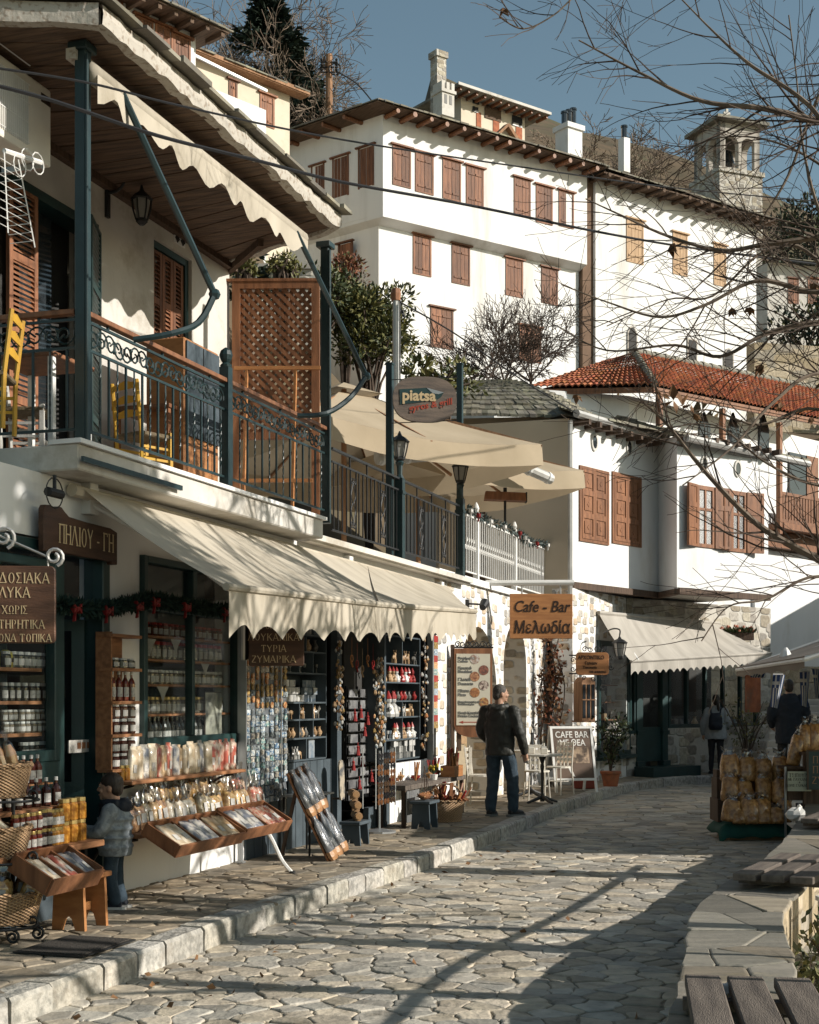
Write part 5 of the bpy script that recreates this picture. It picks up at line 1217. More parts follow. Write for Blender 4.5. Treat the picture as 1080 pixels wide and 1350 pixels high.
for lab,a,b,r in(('rolled up clear plastic curtain tied under the nearer parasol',P(497,603,18.8),P(577,598,19.2),.10),('rolled up clear plastic curtain hanging below the far parasol corner',P(668,606,22.4),P(727,632,22.9),.085)):
 t=thing('rolled_curtain',lab,'curtain',a);mb=MB();d=b-a;mb.tube([Vector((0,0,0)),d],r,10);mb.build('roll',M('milky plastic',(.55,.53,.49),(.42,.41,.38),rough=.25,bump=.1),t)
 mb=MB()
 for f in(.08,.5,.92):mb.tube([d*f-d.normalized()*.02,d*f+d.normalized()*.02],r+.012,10)
 mb.build('strap',white_paint,t)
ht=thing('patio_heater','wooden cased bar heater on a thin black stand behind the white railing','heater',P(666,700,24.3)*1.0)
ht.location.z=ZT+.1;zz=P(666,657,24.3).z-ht.location.z
mb=MB();mb.tube([(0,0,0),(0,0,zz)],.022,6);mb.lathe([(.2,0),(.2,.02),(.03,.05)],10);mb.build('stand',black_iron,ht)
mb=MB();mb.prism([(-.36,zz-.03),(.36,zz-.06),(.34,zz+.08),(-.34,zz+.11)],-.13,.13,'xz');bevel(mb.build('hood',rich_wood,ht),.01);mb=MB();mb.box(.345,.37,-.12,.12,zz-.07,zz+.09);mb.box(-.03,.03,-.03,.03,zz+.1,zz+.18);mb.build('end_cap',black_iron,ht)
# signs
def sign(name,label,x0,x1,y0,y1,d,mat,rz=0.0,th=.03,round_=.0,cat='sign'):
 q=d/F;t=thing(name,label,cat,P((x0+x1)/2,(y0+y1)/2,d),rz);hw=(x1-x0)/2*q;hh=(y1-y0)/2*q;r=round_*min(hw,hh)
 pl=[(-hw,-hh),(hw,-hh),(hw,hh),(-hw,hh)]if not r else[(sx*(hw-r)+r*cos(a0+a*pi/8),sz*(hh-r)+r*sin(a0+a*pi/8))for sx,sz,a0 in((1,1,0),(-1,1,pi/2),(-1,-1,pi),(1,-1,1.5*pi))for a in range(5)]
 mb=MB();mb.prism(pl,-th,th,'xz');b=mb.build('board',mat,t);bevel(b,.006)
 return t,(lambda x,y:((x-(x0+x1)/2)*q,((y0+y1)/2-y)*q)),q
t,f,q=sign('hanging_sign','brown wooden board with pale Greek lettering hanging at the left edge',-80,72,746,848,9.1,sign_wood_lit,radians(6),.022,.12)
for txt,xr,y,h in(('ΠΑΡΑΔΟΣΙΑΚΑ',64,762,17.5),('ΓΛΥΚΑ',39,781,17.5),('ΧΩΡΙΣ',36,804,14),('ΣΥΝΤΗΡΗΤΙΚΑ',58,823,14.5),('ΑΓΝΑ ΜΟΝΑ ΤΟΠΙΚΑ',67,841,13.5)):
 serif(txt,h*q*1.1,letter_gold,t,(f(xr,0)[0],-.0225,f(0,y)[1]),align='RIGHT',sx=.76)
mb=MB();a=f(72,0)[0];zz=f(0,746)[1];mb.tube([(f(-60,0)[0],0,zz+.32),(f(62,0)[0],0,zz+.06)],.008,5);mb.tube([(f(62,0)[0],0,zz+.07),(f(62,0)[0],0,zz)],.006,4)
for cx,cy,r in((5,708,.075),(70,733,.062)):
 c=f(cx,cy);mb.tube(spiral((c[0],0,c[1]),r,.02,-pi*.4,1.4,18),.012,6)
mb.tube([(f(-60,0)[0],0,f(0,705)[1]),(f(8,0)[0],0,f(0,698)[1])],.012,6);mb.build('bracket',zinc,t)
s0,s1=A.s(58,.12),A.s(155,.12);z0=A.pix(105,724,.12)[1];zc=A.pix(112,712,.12)[1]
t=aroot('shop_sign','dark carved name board with raised end fixed over the food shop door','sign',s0,-.12,z0)
L=s1-s0;H=.23
pl=[(0,-.06),(.30,-.05),(L-.1,-.05),(L-.08,-.075),(L,-.07),(L,H*.82),(L-.1,H*.92),(L*.55,H*.95),(L*.33,H*1.0),(L*.27,H*1.14),(L*.23,H*1.26),(L*.18,H*1.26),(L*.15,H*1.18),(L*.08,H*1.24),(L*.02,H*1.22),(0,H*1.1)]
mb=MB();mb.prism(pl,0,.05,'xz');bevel(mb.build('board',sign_wood,t),.006)
serif('ΠΗΛΙΟΥ - ΓΗ',.2,letter_gold,t,(L*.56,-.001,H*.40),sx=.66)
t,f,q=sign('goods_sign','small dark board with Greek lettering hanging under the awning above the magnet display',328,401,818,878,13.0,sign_wood,radians(4),.02,.1)
for txt,y,h in(('ΠΡΟΪΟΝΤΑ',826,7),('ΛΟΥΚΑΝΙΚΑ',840,9.3),('ΤΥΡΙΑ',855,9.3),('ΖΥΜΑΡΙΚΑ',869,9.3)):serif(txt,h*q*1.35,letter_gold,t,(f(361,0)[0],-.0205,f(0,y)[1]),sx=.92)
mb=MB()
for x in(336,392):mb.tube([(f(x,0)[0],0,f(0,818)[1]),(f(x,0)[0],0,f(0,790)[1])],.005,4)
mb.build('chain',black_iron,t)
t,f,q=sign('cafe_sign','orange plank cafe sign with dark lettering hanging from a white pole',672,755,783,842,22.4,orange_wood,radians(3),.025)
lettering('Cafe - Bar',17.5*q*1.2,letter_dark,t,(f(713,0)[0],-.0275,f(0,800.5)[1]),bold=.003,shear=.25,sx=.86)
lettering('Μελωδία',18.5*q*1.22,letter_dark,t,(f(714,0)[0],-.0275,f(0,828)[1]),bold=.004,shear=.1,sx=.76)
mb=MB();mb.tube([(f(640,0)[0],.0,f(0,769)[1]),(f(757,0)[0],0,f(0,768)[1])],.045,8);mb.build('pole',white_paint,t)
mb=MB()
for x in(688,739):mb.tube([(f(x,0)[0],0,f(0,770)[1]),(f(x,0)[0],0,f(0,784)[1])],.014,5)
mb.build('hook',zinc,t)
t,f,q=sign('tavern_sign','small orange rounded sign in a scrolled black iron frame below the cafe sign',759,803,860,890,25.2,orange_wood,radians(6),.02,.3)
for txt,y,h,x in(('APXONTIKO',867,6.2,779),('Γωνιον',874.5,5,779),('Theoxenia',880,4.6,777),('ΤΗΣ ΔΗΜHTPAΣ',886,3,788)):lettering(txt,h*q*1.2,letter_dark,t,(f(x,0)[0],-.0225,f(0,y)[1]),bold=.001,sx=.82)
mb=MB();mb.tube([(f(750,0)[0],0,f(0,864)[1]),(f(760,0)[0],0,f(0,864)[1])],.012,4);mb.tube([(f(750,0)[0],0,f(0,888)[1]),(f(760,0)[0],0,f(0,888)[1])],.012,4)
for cx,cy,r,tn in((771,856,.055,1.3),(778,856,.05,-1.3),(787,856,.055,1.3),(795,857,.045,-1.3),(755,870,.05,1.2),(755,882,.05,-1.2),(806,868,.05,1.2),(806,880,.05,-1.2),(770,894,.04,1.2),(782,895,.045,-1.2)):
 c=f(cx,cy);mb.tube(spiral((c[0],0,c[1]),r,.012,0,tn,14),.008,4)
mb.build('iron_scrolls',black_iron,t)
t,f,q=sign('menu_board','tall brown framed menu board with round food pictures on the arcade wall',598,649,855,958,20.4,rich_wood,radians(8),.03)
mb=MB();a=f(601,0)[0];b=f(646,0)[0];mb.box(a,b,-.036,-.0305,f(0,956)[1],f(0,862)[1]);menu_paper=M('menu paper',(.60,.56,.45),(.55,.51,.41),rough=.6,bump=0);mb.build('menu_sheet',menu_paper,t)
mb=MB();c=f(623.5,956);r=abs(f(601,0)[0]-c[0]);mb.prism([(c[0]+r*1.1*cos(-pi+pi*k/12),f(0,958)[1]-.001+r*.62*sin(-pi+pi*k/12))for k in range(13)],-.029,.029,'xz');mb.build('foot_board',rich_wood,t)
foods=[M('menu picture '+n,c,d,scale=25,rough=.5,bump=0,lo=.4,hi=.6)for n,c,d in(('one',(.28,.17,.12),(.55,.5,.45)),('two',(.30,.12,.08),(.12,.06,.05)),('three',(.48,.26,.14),(.2,.08,.05)),('four',(.10,.06,.05),(.6,.5,.42)),('five',(.42,.2,.08),(.2,.08,.04)),('six',(.5,.3,.12),(.25,.1,.05)))]
for(x,y),m_ in zip(((625.5,869),(637.5,883.5),(625.5,892),(637.5,903.5),(625.5,913),(637.5,926)),foods):
 c=f(x,y);mb=MB();mb.prism([(c[0]+6.5*q*cos(k*pi/10),c[1]+6.5*q*sin(k*pi/10))for k in range(20)],-.040,-.0365,'xz');mb.build('food_picture',m_,t)
for txt,y,h in(('Ροφήματα',868,3.4),('Coffees',872,3.2),('Πρωινό',881,3.8),('Breakfast',885.5,3.8),('Γλυκά',896,4.2),('Desserts',901.5,4.2),('Πίτσα',911,4),('Pizza',916,4),('Παραδοσιακές πίτες',925.5,2.6),('Traditional pies',928.5,2.6),('Ποτά Κοκτέιλ',940,3.4),('Drinks Cocktails',944,3.4)):
 lettering(txt,h*q*1.35,letter_grey,t,(f(603,0)[0],-.038,f(0,y)[1]),align='LEFT',bold=.0016)
mb=MB();zz=f(0,952)[1];mb.box(f(609,0)[0],f(640,0)[0],-.039,-.0365,zz-.006,zz+.006);mb.prism([(f(604,0)[0],zz),(f(610,0)[0],zz-.02),(f(610,0)[0],zz+.02)],-.039,-.0365,'xz');mb.build('arrow',letter_red,t)
mb=MB();mb.tube([(f(596,0)[0],0,f(0,853.5)[1]),(f(651,0)[0],0,f(0,853.5)[1])],.012,4)
for cx,r,tn in((603,.045,1.3),(610,.05,-1.3),(617,.04,1.3),(623,.05,1.2),(629,.04,-1.3),(637,.05,1.3),(645,.045,-1.3)):
 mb.tube(spiral((f(cx,0)[0],0,f(0,849.5)[1]),r,.012,0,tn,12),.008,4)
mb.build('iron_scrolls',black_iron,t)
mb=MB();mb.box(f(597,0)[0]-.03,f(597,0)[0]+.02,-.02,.04,f(0,995)[1],f(0,850)[1]);mb.box(f(597,0)[0]+.06,f(597,0)[0]+.12,-.0,.05,f(0,990)[1],f(0,957)[1]);mb.build('bracket_post',dark_wood,t)
s_,z_=A.pix(640,797,.3);t=aroot('spot_lamp','small black spotlight on the white rubble wall above the menu board','lamp',s_,-.28,z_)
mb=MB();mb.tube([(0,0,0),(0,.28,.02)],.015,5);mb.box(-.04,.04,.24,.28,-.06,.08);mb.build('bracket',black_iron,t);mb=MB();mb.lathe([(.05,-.1),(.075,.06),(.05,.08)],10);mb.xf(Matrix.Rotation(radians(60),4,'Y'));mb.build('head',black_iron,t)
s_,z_=A.pix(72,650,.2);t=aroot('security_camera','small dark camera in a wire guard under the balcony slab','camera',s_,-.2,z_)
mb=MB();mb.tube([(-.09,0,0),(.09,0,0)],.035,8);mb.build('housing',black_iron,t);mb=MB();mb.tube(spiral((0,0,.0),.11,.11,0,1,16),.006,4);mb.box(-.01,.01,-.01,.01,0,.13);mb.build('guard',black_iron,t)
# cafe tables, chairs, a-board
cafe_white=M('cafe cream enamel',(.62,.58,.50),(.55,.51,.44),rough=.5,bump=.05)
def round_table(label,loc):
 t=thing('cafe_table',label,'table',loc,0,'round cafe tables on the pavement')
 mb=MB();mb.lathe([(.30,.715),(.31,.72),(.31,.742),(.30,.747)],24);mb.build('table_top',cafe_white,t)
 mb=MB();mb.lathe([(.035,.03),(.03,.1),(.022,.15),(.022,.5),(.03,.55),(.02,.6),(.06,.714)],8);mb.build('column',black_iron,t)
 mb=MB()
 for k in range(4):
  a=k*pi/2+.5;mb.tube([(.02*cos(a),.02*sin(a),.10),(.16*cos(a),.16*sin(a),.05),(.27*cos(a),.27*sin(a),.02)],[.028,.024,.018],6)
 mb.build('foot',black_iron,t);return t
def cafe_chair(label,loc,rz):
 t=thing('cafe_chair',label,'chair',loc,rz,'cream slatted cafe chairs')
 mb=MB();mb.prism([(.2*cos(k*pi/8),.2*sin(k*pi/8))for k in range(16)],.44,.465,'xy');mb.build('seat',cafe_white,t)
 for x in(-.17,.17):
  mb=MB();mb.tube([(x*.85,-.15,.44),(x,-.18,0)],.012,5);mb.build('leg',cafe_white,t);mb=MB();mb.tube([(x*.9,.21,.88),(x*.9,.16,.45),(x,.2,0)],.013,5);mb.build('leg',cafe_white,t)
 mb=MB()
 for k in range(4):mb.box(-.15,.15,.17+k*.012,.19+k*.012,.55+k*.085,.60+k*.085)
 for x in(-.07,.0,.07):mb.box(x-.012,x+.012,.155,.17,.47,.86)
 mb.build('backrest',cafe_white,t);mb=MB();mb.tube(spiral((0,0,.22),.17,.17,0,1,16,(Vector((1,0,0)),Vector((0,1,0)))),.006,4);mb.build('ring_brace',cafe_white,t);return t
pt=P(715,1060,21.4);pt.z=ZP;round_table('round cream cafe table with a black four footed base nearest the kerb',pt)
pt2=Vector((1.95,22.9,ZP));round_table('round cafe table close to the arcade pillar behind the man',pt2)
cafe_chair('cream slatted cafe chair facing the round table nearest the kerb',(1.98,22.1,ZP),radians(6))
cafe_chair('cream slatted chair beside the man near the arcade wall',(1.05,20.9,ZP),radians(75))
cafe_chair('cream slatted chair between the second table and the a-board',(2.45,23.4,ZP),radians(-40))
jar_t=thing('glass_carafe','dark slim carafe standing on the cafe table','carafe',(pt2 .x+.02,pt2 .y,ZP+.747));mb=MB();mb.lathe([(.035,0),(.04,.08),(.02,.16),(.018,.24),(.024,.26)],10);mb.build('glass',dark_glass,jar_t);mb=MB();mb.lathe([(.02,.26),(.022,.28),(.0,.29)],8);mb.build('stopper',black_iron,jar_t)
for dx,dy in((.12,-.08),(-.05,.14)):
 t=thing('napkin_box','small pale box on the cafe table nearest the kerb' if dx>0 else 'small pale menu holder on the back of the nearest cafe table','box',(pt.x+dx-.1,pt.y+dy,ZP+.747));mb=MB();mb.box(-.05,.05,-.035,.035,0,.09);bevel(mb.build('box',cafe_white,t),.008);mb=MB();mb.box(-.035,.035,-.004,.004,.09,.12);mb.build('napkin',orn_white,t)
ab=thing('sandwich_board','white framed brown sandwich board with white lettering on the cafe pavement','sign',(P(752,1040,24.2).x,24.2,ZP),radians(14))
boardm=M('chocolate board print',(.13,.085,.06),(.09,.06,.042),scale=2,rough=.5,bump=0)
for sg in(-1,1):
 T=Matrix.Translation((0,sg*.30,0))@Matrix.Rotation(radians(sg*14.5),4,'X')
 mb=MB()
 for x in(-.36,.36):mb.box(x-.02,x+.02,-.015,.015,0,1.14)
 mb.box(-.34,.34,-.014,.014,1.10,1.14);mb.box(-.34,.34,-.014,.014,.20,.24);mb.xf(T).build('frame',white_paint,ab)
 mb=MB();mb.box(-.34,.34,-.006,.006,.24,1.10);mb.xf(T).build('panel',boardm if sg<0 else grey_metal,ab)
T=Matrix.Translation((0,-.30,0))@Matrix.Rotation(radians(-14.5),4,'X')
for txt,z,h in(('CAFE BAR',.99,.155),('ΜΕ ΘΕΑ',.85,.155)):
 o=lettering(txt.replace('Μ','M').replace('Ε','E').replace('Α','A'),h,letter_white,ab,T@Vector((0,-.009,z)),rx=pi/2-radians(14.5),bold=.002,sx=.86)
pict=M('printed food picture',(.42,.30,.2),(.10,.07,.05),scale=9,rough=.5,bump=0,lo=.42,hi=.6)
mb=MB();mb.box(-.30,.28,-.0095,-.0065,.5,.78);mb.xf(T).build('printed_picture',pict,ab)
mb=MB();mb.prism([(-.05,.28),(.0,.27),(-.08,.46),(-.12,.44)],-.0095,-.0065,'xz');mb.xf(T).build('printed_spoon',letter_white,ab)
dW=25.6;t=thing('wall_showcase','small wooden glazed showcase on the rubble wall beside the display window','showcase',P(776,950,dW),radians(30));q=dW/F
mb=MB();w_,h_=11*q,55*q;mb.box(-w_,w_,.0,.24,0,h_-.06);mb.prism([(-w_,h_-.059),(w_,h_-.059),(w_*.5,h_+.03),(-w_*.5,h_+.03)],0,.24,'xz');mb.box(-w_-.03,w_+.03,-.03,.26,-.03,-.001);mb.build('case',pole_wood,t)
for k in range(3):
 a=-w_+2*w_*k/3;mb=MB();mb.box(a+.02,a+2*w_/3-.02,-.012,-.002,.05,h_-.1);mb.build('pane',dark_glass,t)
mb=MB();mb.box(-w_,w_,-.02,-.013,h_*.5-.01,h_*.5+.01);mb.build('muntin',pole_wood,t)
t=thing('wall_lantern','black iron lantern with amber glass under the grey awning end','lantern',P(817,866,26.2),0);lantern_parts(t,0,.12,.25);mb=MB();mb.tube(catmull([(0,0,.39),(.0,.0,.5),(-.12,.1,.52),(-.25,.35,.45)],4),.014,5);mb.build('bracket',black_iron,t)
aw2=thing('cafe_awning','grey cream striped awning with scalloped edge over the green shop front','awning',GF.w(0,0,0),GF.ang)
def _gf(px,py,off):s_,z_=GF.pix(px,py,off);return Vector((s_,-off,z_))
a0,a1,b0,b1=GF.loc(P(789,808,27.05)),_gf(948,822,.03),_gf(832,872,1.15),_gf(1017,861,1.15)
awning_sheet(MB(),a0,a1,b0,b1,.06,50,10,.012).build('canopy',canvas_grey,aw2,smooth=True)
mb=MB();scallop_valance(mb,[b0,b1],.26,.22,amp=.012);mb.build('valance',canvas_grey,aw2,smooth=True)
mb=MB();mb.tube([b0,b1],.03,6);mb.tube([a0,a1],.045,6);mb.build('front_bar',canvas_grey,aw2)
for u in(.05,.95):mb=MB();p=a0 .lerp(a1,u)+Vector((0,0,-.1));r_=b0 .lerp(b1,u);mb.tube([p,p.lerp(r_,.5)+Vector((.2,0,-.1)),r_],.022,5);mb.build('folding_arm',white_paint,aw2)
# utility pole and cables
up=thing('utility_pole','orange brown timber utility pole carrying cables above the mansion roof','pole',(P(434,170,57).x,57,15))
zz=P(434,72,57).z-15;mb=MB();mb.tube([(0,0,0),(0,0,zz)],[.17,.13],10);mb.build('shaft',pole_wood,up)
mb=MB()
for z in(.15,.35,.55):mb.tube([(-.35,-.1,zz-z-.2),(.35,-.1,zz-z-.2)],.03,5);mb.blob((-.3,-.1,zz-z-.1),.06,6,4);mb.blob((.3,-.1,zz-z-.1),.06,6,4)
mb.tube(spiral((.25,-.15,zz-.65),.25,.22,0,2,24),.02,4);mb.build('insulators',black_iron,up)
def cable(name,label,pts,r):
 t=thing(name,label,'cable',pts[0],group='overhead cables across the street');mb=MB();p0=Vector(pts[0]);mb.tube([p-p0 for p in catmull(pts,8)],r,5);o=mb.build('cable',wire_black,t);return t
cable('overhead_cable','upper of two black cables sweeping from the eave to the bell tower',[P(-60,82,8.6),P(110,108,9.2),P(240,140,10),P(450,184,12),P(700,222,14.5),P(900,249,17),P(1140,271,20)],.0085)
cable('overhead_cable','lower thicker black cable sweeping across the mansion windows',[P(-60,100,8.2),P(60,130,8.6),P(208,179,9.2),P(340,212,10),P(450,240,11),P(620,271,12.4),P(800,308,14.4),P(940,331,16.2),P(1140,356,19)],.013)
cable('service_cable','thin cable from the grey service pole down to the cafe roof',[P(527,398,20.5),P(600,440,21.5),P(690,502,23),P(760,545,25)],.012)
cable('pole_cable','cables dropping from the utility pole over the mansion roof',[P(440,92,57),P(470,110,58),P(492,135,60)],.03)
# shop fittings and goods (frame A)
def az(px,py,off):return A.pix(px,py,off)[1]
lid_gold=M('gold lid',(.45,.33,.13),(.4,.28,.1),rough=.35,metal=.6,bump=0);lid_white=M('white lid',(.6,.59,.56),rough=.5,bump=0);lid_red=M('red cloth lid',(.38,.035,.03),(.25,.02,.02),scale=30,rough=.8,bump=0)
paper=M('white paper label',(.48,.46,.43),(.40,.38,.35),scale=14,rough=.7,bump=0,dirt=(.16,.15,.15),dscale=40)
honey=M('amber fruit preserve',(.42,.20,.035),(.22,.085,.012),scale=26,rough=.12,bump=.05,coat=.6,hi=.6,lo=.4)
dark_syrup=M('dark syrup',(.035,.012,.010),(.06,.018,.012),scale=10,rough=.1,bump=0,coat=.6)
red_jam=M('red jam',(.16,.03,.018),(.08,.015,.01),scale=20,rough=.12,bump=0,coat=.6)
green_jar=M('dark jar glass',(.03,.035,.032),(.05,.05,.045),scale=12,rough=.1,bump=0,coat=.5)
pale_jar=M('pale jar contents',(.20,.17,.13),(.08,.07,.06),scale=20,rough=.15,bump=0,coat=.5)
cello=dict(rough=.22,bump=.6,bscale=22,coat=1.0,spec=.5)
bag_mats=[M('cellophane bag '+n,c,d,scale=26,lo=.40,hi=.60,rnd=.18,**cello)for n,c,d in(('pasta',(.55,.36,.14),(.30,.16,.05)),('herbs',(.30,.25,.15),(.12,.09,.05)),('nuts',(.42,.25,.13),(.20,.10,.05)),('rusks',(.60,.42,.22),(.38,.22,.09)),('red',(.40,.10,.06),(.55,.4,.3)),('white',(.62,.56,.46),(.42,.34,.24)))]
chips_mat=M('chips in cellophane',(.48,.255,.09),(.24,.11,.033),scale=20,lo=.38,hi=.62,rnd=.14,rough=.25,bump=.9,bscale=26,coat=.8)
pack_mats=[M('paper packet '+n,c,d,scale=11,lo=.42,hi=.58,rnd=.1,rough=.35,bump=.15,bscale=20,coat=.5)for n,c,d in(('cream',(.64,.56,.44),(.46,.36,.24)),('red',(.60,.50,.40),(.40,.10,.07)),('blue',(.58,.54,.48),(.16,.17,.20)),('tan',(.60,.46,.30),(.40,.26,.14)))]
def jar_mb(r,h,lid=.18,n=10):
 mb=MB();hb=h*(1-lid);mb.cur=0;mb.lathe([(r*.9,0),(r,h*.06),(r,hb*.88),(r*.78,hb)],n)
 mb.cur=1;mb.lathe([(r*.84,hb),(r*.86,hb+.003),(r*.86,h-.004),(r*.8,h)],n);return mb
def jar(name,label,r,h,body,lid,loc,rz,group,cat='jar',lab=True,labw=2.2):
 t=thing(name,label,cat,loc,rz,group);jar_mb(r,h).build('glass',[body,lid],t)
 if lab:
  mb=MB();k=6;vs=[]
  for i in range(k+1):
   a=-pi/2-labw/2+labw*i/k;vs+=[(r*1.015*cos(a),r*1.015*sin(a),h*.16),(r*1.015*cos(a),r*1.015*sin(a),h*.58)]
  mb.add(vs,[(2*i,2*i+2,2*i+3,2*i+1)for i in range(k)]);mb.build('paper_label',paper,t)
 return t
def bottle(name,label,r,h,body,lid,loc,rz,group):
 t=thing(name,label,'bottle',loc,rz,group);mb=MB();mb.lathe([(r*.92,0),(r,h*.04),(r,h*.58),(r*.75,h*.68),(r*.36,h*.78),(r*.34,h*.9)],10);mb.cur=1;mb.lathe([(r*.4,h*.88),(r*.42,h*.885),(r*.42,h),(r*.36,h+.003)],8);mb.build('glass',[body,lid],t)
 mb=MB();k=6;vs=[]
 for i in range(k+1):
  a=-pi/2-1.2+2.4*i/k;vs+=[(r*1.015*cos(a),r*1.015*sin(a),h*.14),(r*1.015*cos(a),r*1.015*sin(a),h*.46)]
 mb.add(vs,[(2*i,2*i+2,2*i+3,2*i+1)for i in range(k)]);mb.build('paper_label',paper,t);return t
def line(proto,n,s0,s1,y,z,jit=.006,rg=R,first=0,rzj=.25):
 """the first one is the prototype itself, the rest are copies"""
 for k in range(n):
  s_=s0+(s1-s0)*(k+.5)/n+rg.uniform(-jit,jit);w=A.w(s_,y+rg.uniform(-jit,jit),z);rz=A.ang+rg.uniform(-rzj,rzj)
  if k==0 and first==0:proto.location=w;proto.rotation_euler=(0,0,rz)
  else:dup(proto,w,rz)
 return proto
def bag_mb(w,d,h,neck=.72,n=12,rg=R,flat=2.6):
 """filled cellophane bag gathered at the neck"""
 mb=MB();prof=[(.86,0),(1.0,.05),(1.02,.25),(.98,.45),(.90,neck-.10),(.74,neck),(.50,neck+.08),(.40,neck+.11),(.60,neck+.18),(.80,1.0)]
 vs=[];fs=[]
 for j,(r,z)in enumerate(prof):
  for k in range(n):
   a=2*pi*k/n;q=1+rg.uniform(-.07,.07);c,s_=cos(a),sin(a);e=2/flat
   dd=d if z<neck else d*.55
   vs.append((w/2*r*q*abs(c)**e*(1 if c>0 else-1),dd/2*r*q*abs(s_)**e*(1 if s_>0 else-1),h*z+rg.uniform(-.012,.012)*(j>0)*(1+2*(j>6))))
 for j in range(len(prof)-1):
  for k in range(n):a=j*n+k;b=j*n+(k+1)%n;fs.append((a,b,b+n,a+n))
 fs.append(tuple(range(n-1,-1,-1)));mb.add(vs,fs);mb.mi=[1 if i>=5*n and i<9*n else 0 for i in range(len(fs))];return mb
def packet_mb(w,d,h,rg=R):
 mb=MB();vs=[];prof=[(1,0),(1.03,.08),(1.0,.5),(.96,.86),(.92,.92),(.9,1.0)];n=12;fs=[]
 for j,(r,z)in enumerate(prof):
  dd=d*(1 if z<.9 else.25)
  for k in range(n):
   a=2*pi*k/n;c,s_=cos(a),sin(a);vs.append((w/2*r*abs(c)**.5*(1 if c>0 else-1)*(1+rg.uniform(-.02,.02)),dd/2*abs(s_)**.5*(1 if s_>0 else-1)*(1+rg.uniform(-.06,.06)),h*z))
 for j in range(len(prof)-1):
  for k in range(n):a=j*n+k;b=j*n+(k+1)%n;fs.append((a,b,b+n,a+n))
 fs+=[tuple(range(n-1,-1,-1)),tuple((len(prof)-1)*n+k for k in range(n))];mb.add(vs,fs);return mb
film=glass_mat('clear film',(.90,.88,.84),.16,.12)
def bag(name,label,w,d,h,mat,loc,rot,group,cat='bag',tag_=True,neck=.66,maker=bag_mb):
 t=thing(name,label,cat,loc,0,group);t.rotation_euler=rot
 (maker(w,d,h,neck)if maker is bag_mb else maker(w,d,h)).build('bag',[mat,film]if maker is bag_mb else mat,t,smooth=True)
 if tag_:
  mb=MB();a=.2*w;z0,z1=(h*.2,h*.45);mb.add([(-a,-d/2-.004,z0),(a,-d/2-.004,z0),(a,-d/2-.004,z1),(-a,-d/2-.004,z1)],[(0,1,2,3)]);mb.build('paper_label',paper,t)
 return t
 # left display window
lw=aroot('display_window','green framed display window with jar shelves at the left edge','window',0,0,0);wz0,wz1=az(40,1006,0),2.92
mb=MB();mb.box(s75-.075,s75,-.03,.06,wz0,wz1);mb.box(-2.2,s75-.075,-.03,.06,wz0,wz0+.09);mb.box(-2.2,s75-.075,-.03,.06,wz1-.09,wz1-.001);mb.box(-.9,-.83,-.03,.06,wz0+.09,wz1-.09);zz=az(60,750,0);mb.box(-2.2,s75-.075,-.029,.059,zz,zz+.07);bevel(mb.build('frame',green_paint,lw),.008)
mb=MB();mb.box(-2.2,s75-.075,.02,.026,wz0+.09,wz1-.09);mb.build('pane',clear_glass,lw)
shz=[az(40,y,-.25)for y in(882,924,965,1003)]
for z in shz:mb=MB();mb.box(-2.1,s75-.12,.06,.36,z-.025,z);mb.build('shelf',shelf_wood,lw)
mb=MB();mb.box(-2.1,s75-.1,.38,.42,wz0,2.9);mb.build('back_panel',green_paint,lw)
mb=MB();mb.box(-2.2,s75,-.02,.02,.95,wz0-.001);mb.box(-2.2,s75,.03,.2,.1,.949);mb.build('apron_panel',green_paint,lw)
g='jars in the green display window'
xa,xb=A.s(2,-.2),A.s(66,-.2)
line(jar('jar','glass jar with white label on the top shelf of the left display window',.040,.12,green_jar,lid_white,(0,0,0),0,g),8,xa-.1,xb-.06,.13,shz[0])
line(jar('jar','tall slim jar with pale lid on the second shelf of the left display window',.030,.135,green_jar,lid_white,(0,0,0),0,g),9,xa-.1,xb,.13,shz[1])
pj=jar('jar','small jar with pinkish label in the double row of the left display window',.030,.085,pale_jar,lid_white,(0,0,0),0,g)
line(pj,9,xa-.1,xb-.1,.13,shz[2]);line(pj,9,xa-.1,xb-.1,.14,shz[2]+.088,first=1)
line(jar('jar','squat jar with white label on the bottom shelf of the left display window',.042,.13,green_jar,lid_white,(0,0,0),0,g),6,xb-.5,xb-.05,.13,shz[3]+.02)
t=aroot('yellow_tin','yellow round tin among the jars of the top left shelf','tin',A.s(12,-.12),.15,shz[0]);mb=MB();mb.lathe([(.05,0),(.055,.02),(.05,.11),(.02,.13)],12);mb.build('body',M('yellow tin',(.42,.36,.06),(.35,.28,.04),rough=.5,bump=0),t);mb=MB();mb.prism([(-.02,.04),(.02,.04),(.02,.07),(-.02,.07)],-.058,-.054,'xz');mb.build('emblem',letter_dark,t)
# shop door
sdr=aroot('shop_door','dark green glazed food shop door standing half open','door',0,0,0)
mb=MB();zt_=2.93;mb.box(s75,s75+.07,-.02,.12,ZP,zt_);mb.box(s140-.1,s140+.01,-.04,.14,ZP,zt_);zz=az(108,806,0);mb.box(s75+.07,s140-.1,-.02,.12,zz-.03,zz+.05);mb.box(s75+.07,s140-.1,-.02,.12,zt_-.08,zt_-.001);bevel(mb.build('frame',green_paint,sdr),.008)
mb=MB();mb.box(s75+.07,s140-.1,.05,.056,zz+.05,zt_-.08);mb.build('fanlight',clear_glass,sdr)
T=Matrix.Translation((s140-.12,.12,0))@Matrix.Rotation(radians(-62),4,'Z')
mb=MB();
for a,b in((-.70,-.60),(-.1,0)):mb.box(a,b,0,.045,ZP+.02,zz-.05)
for a,b in((ZP+.02,ZP+.2),(.95,1.08),(zz-.14,zz-.05)):mb.box(-.6,-.1,.001,.044,a,b)
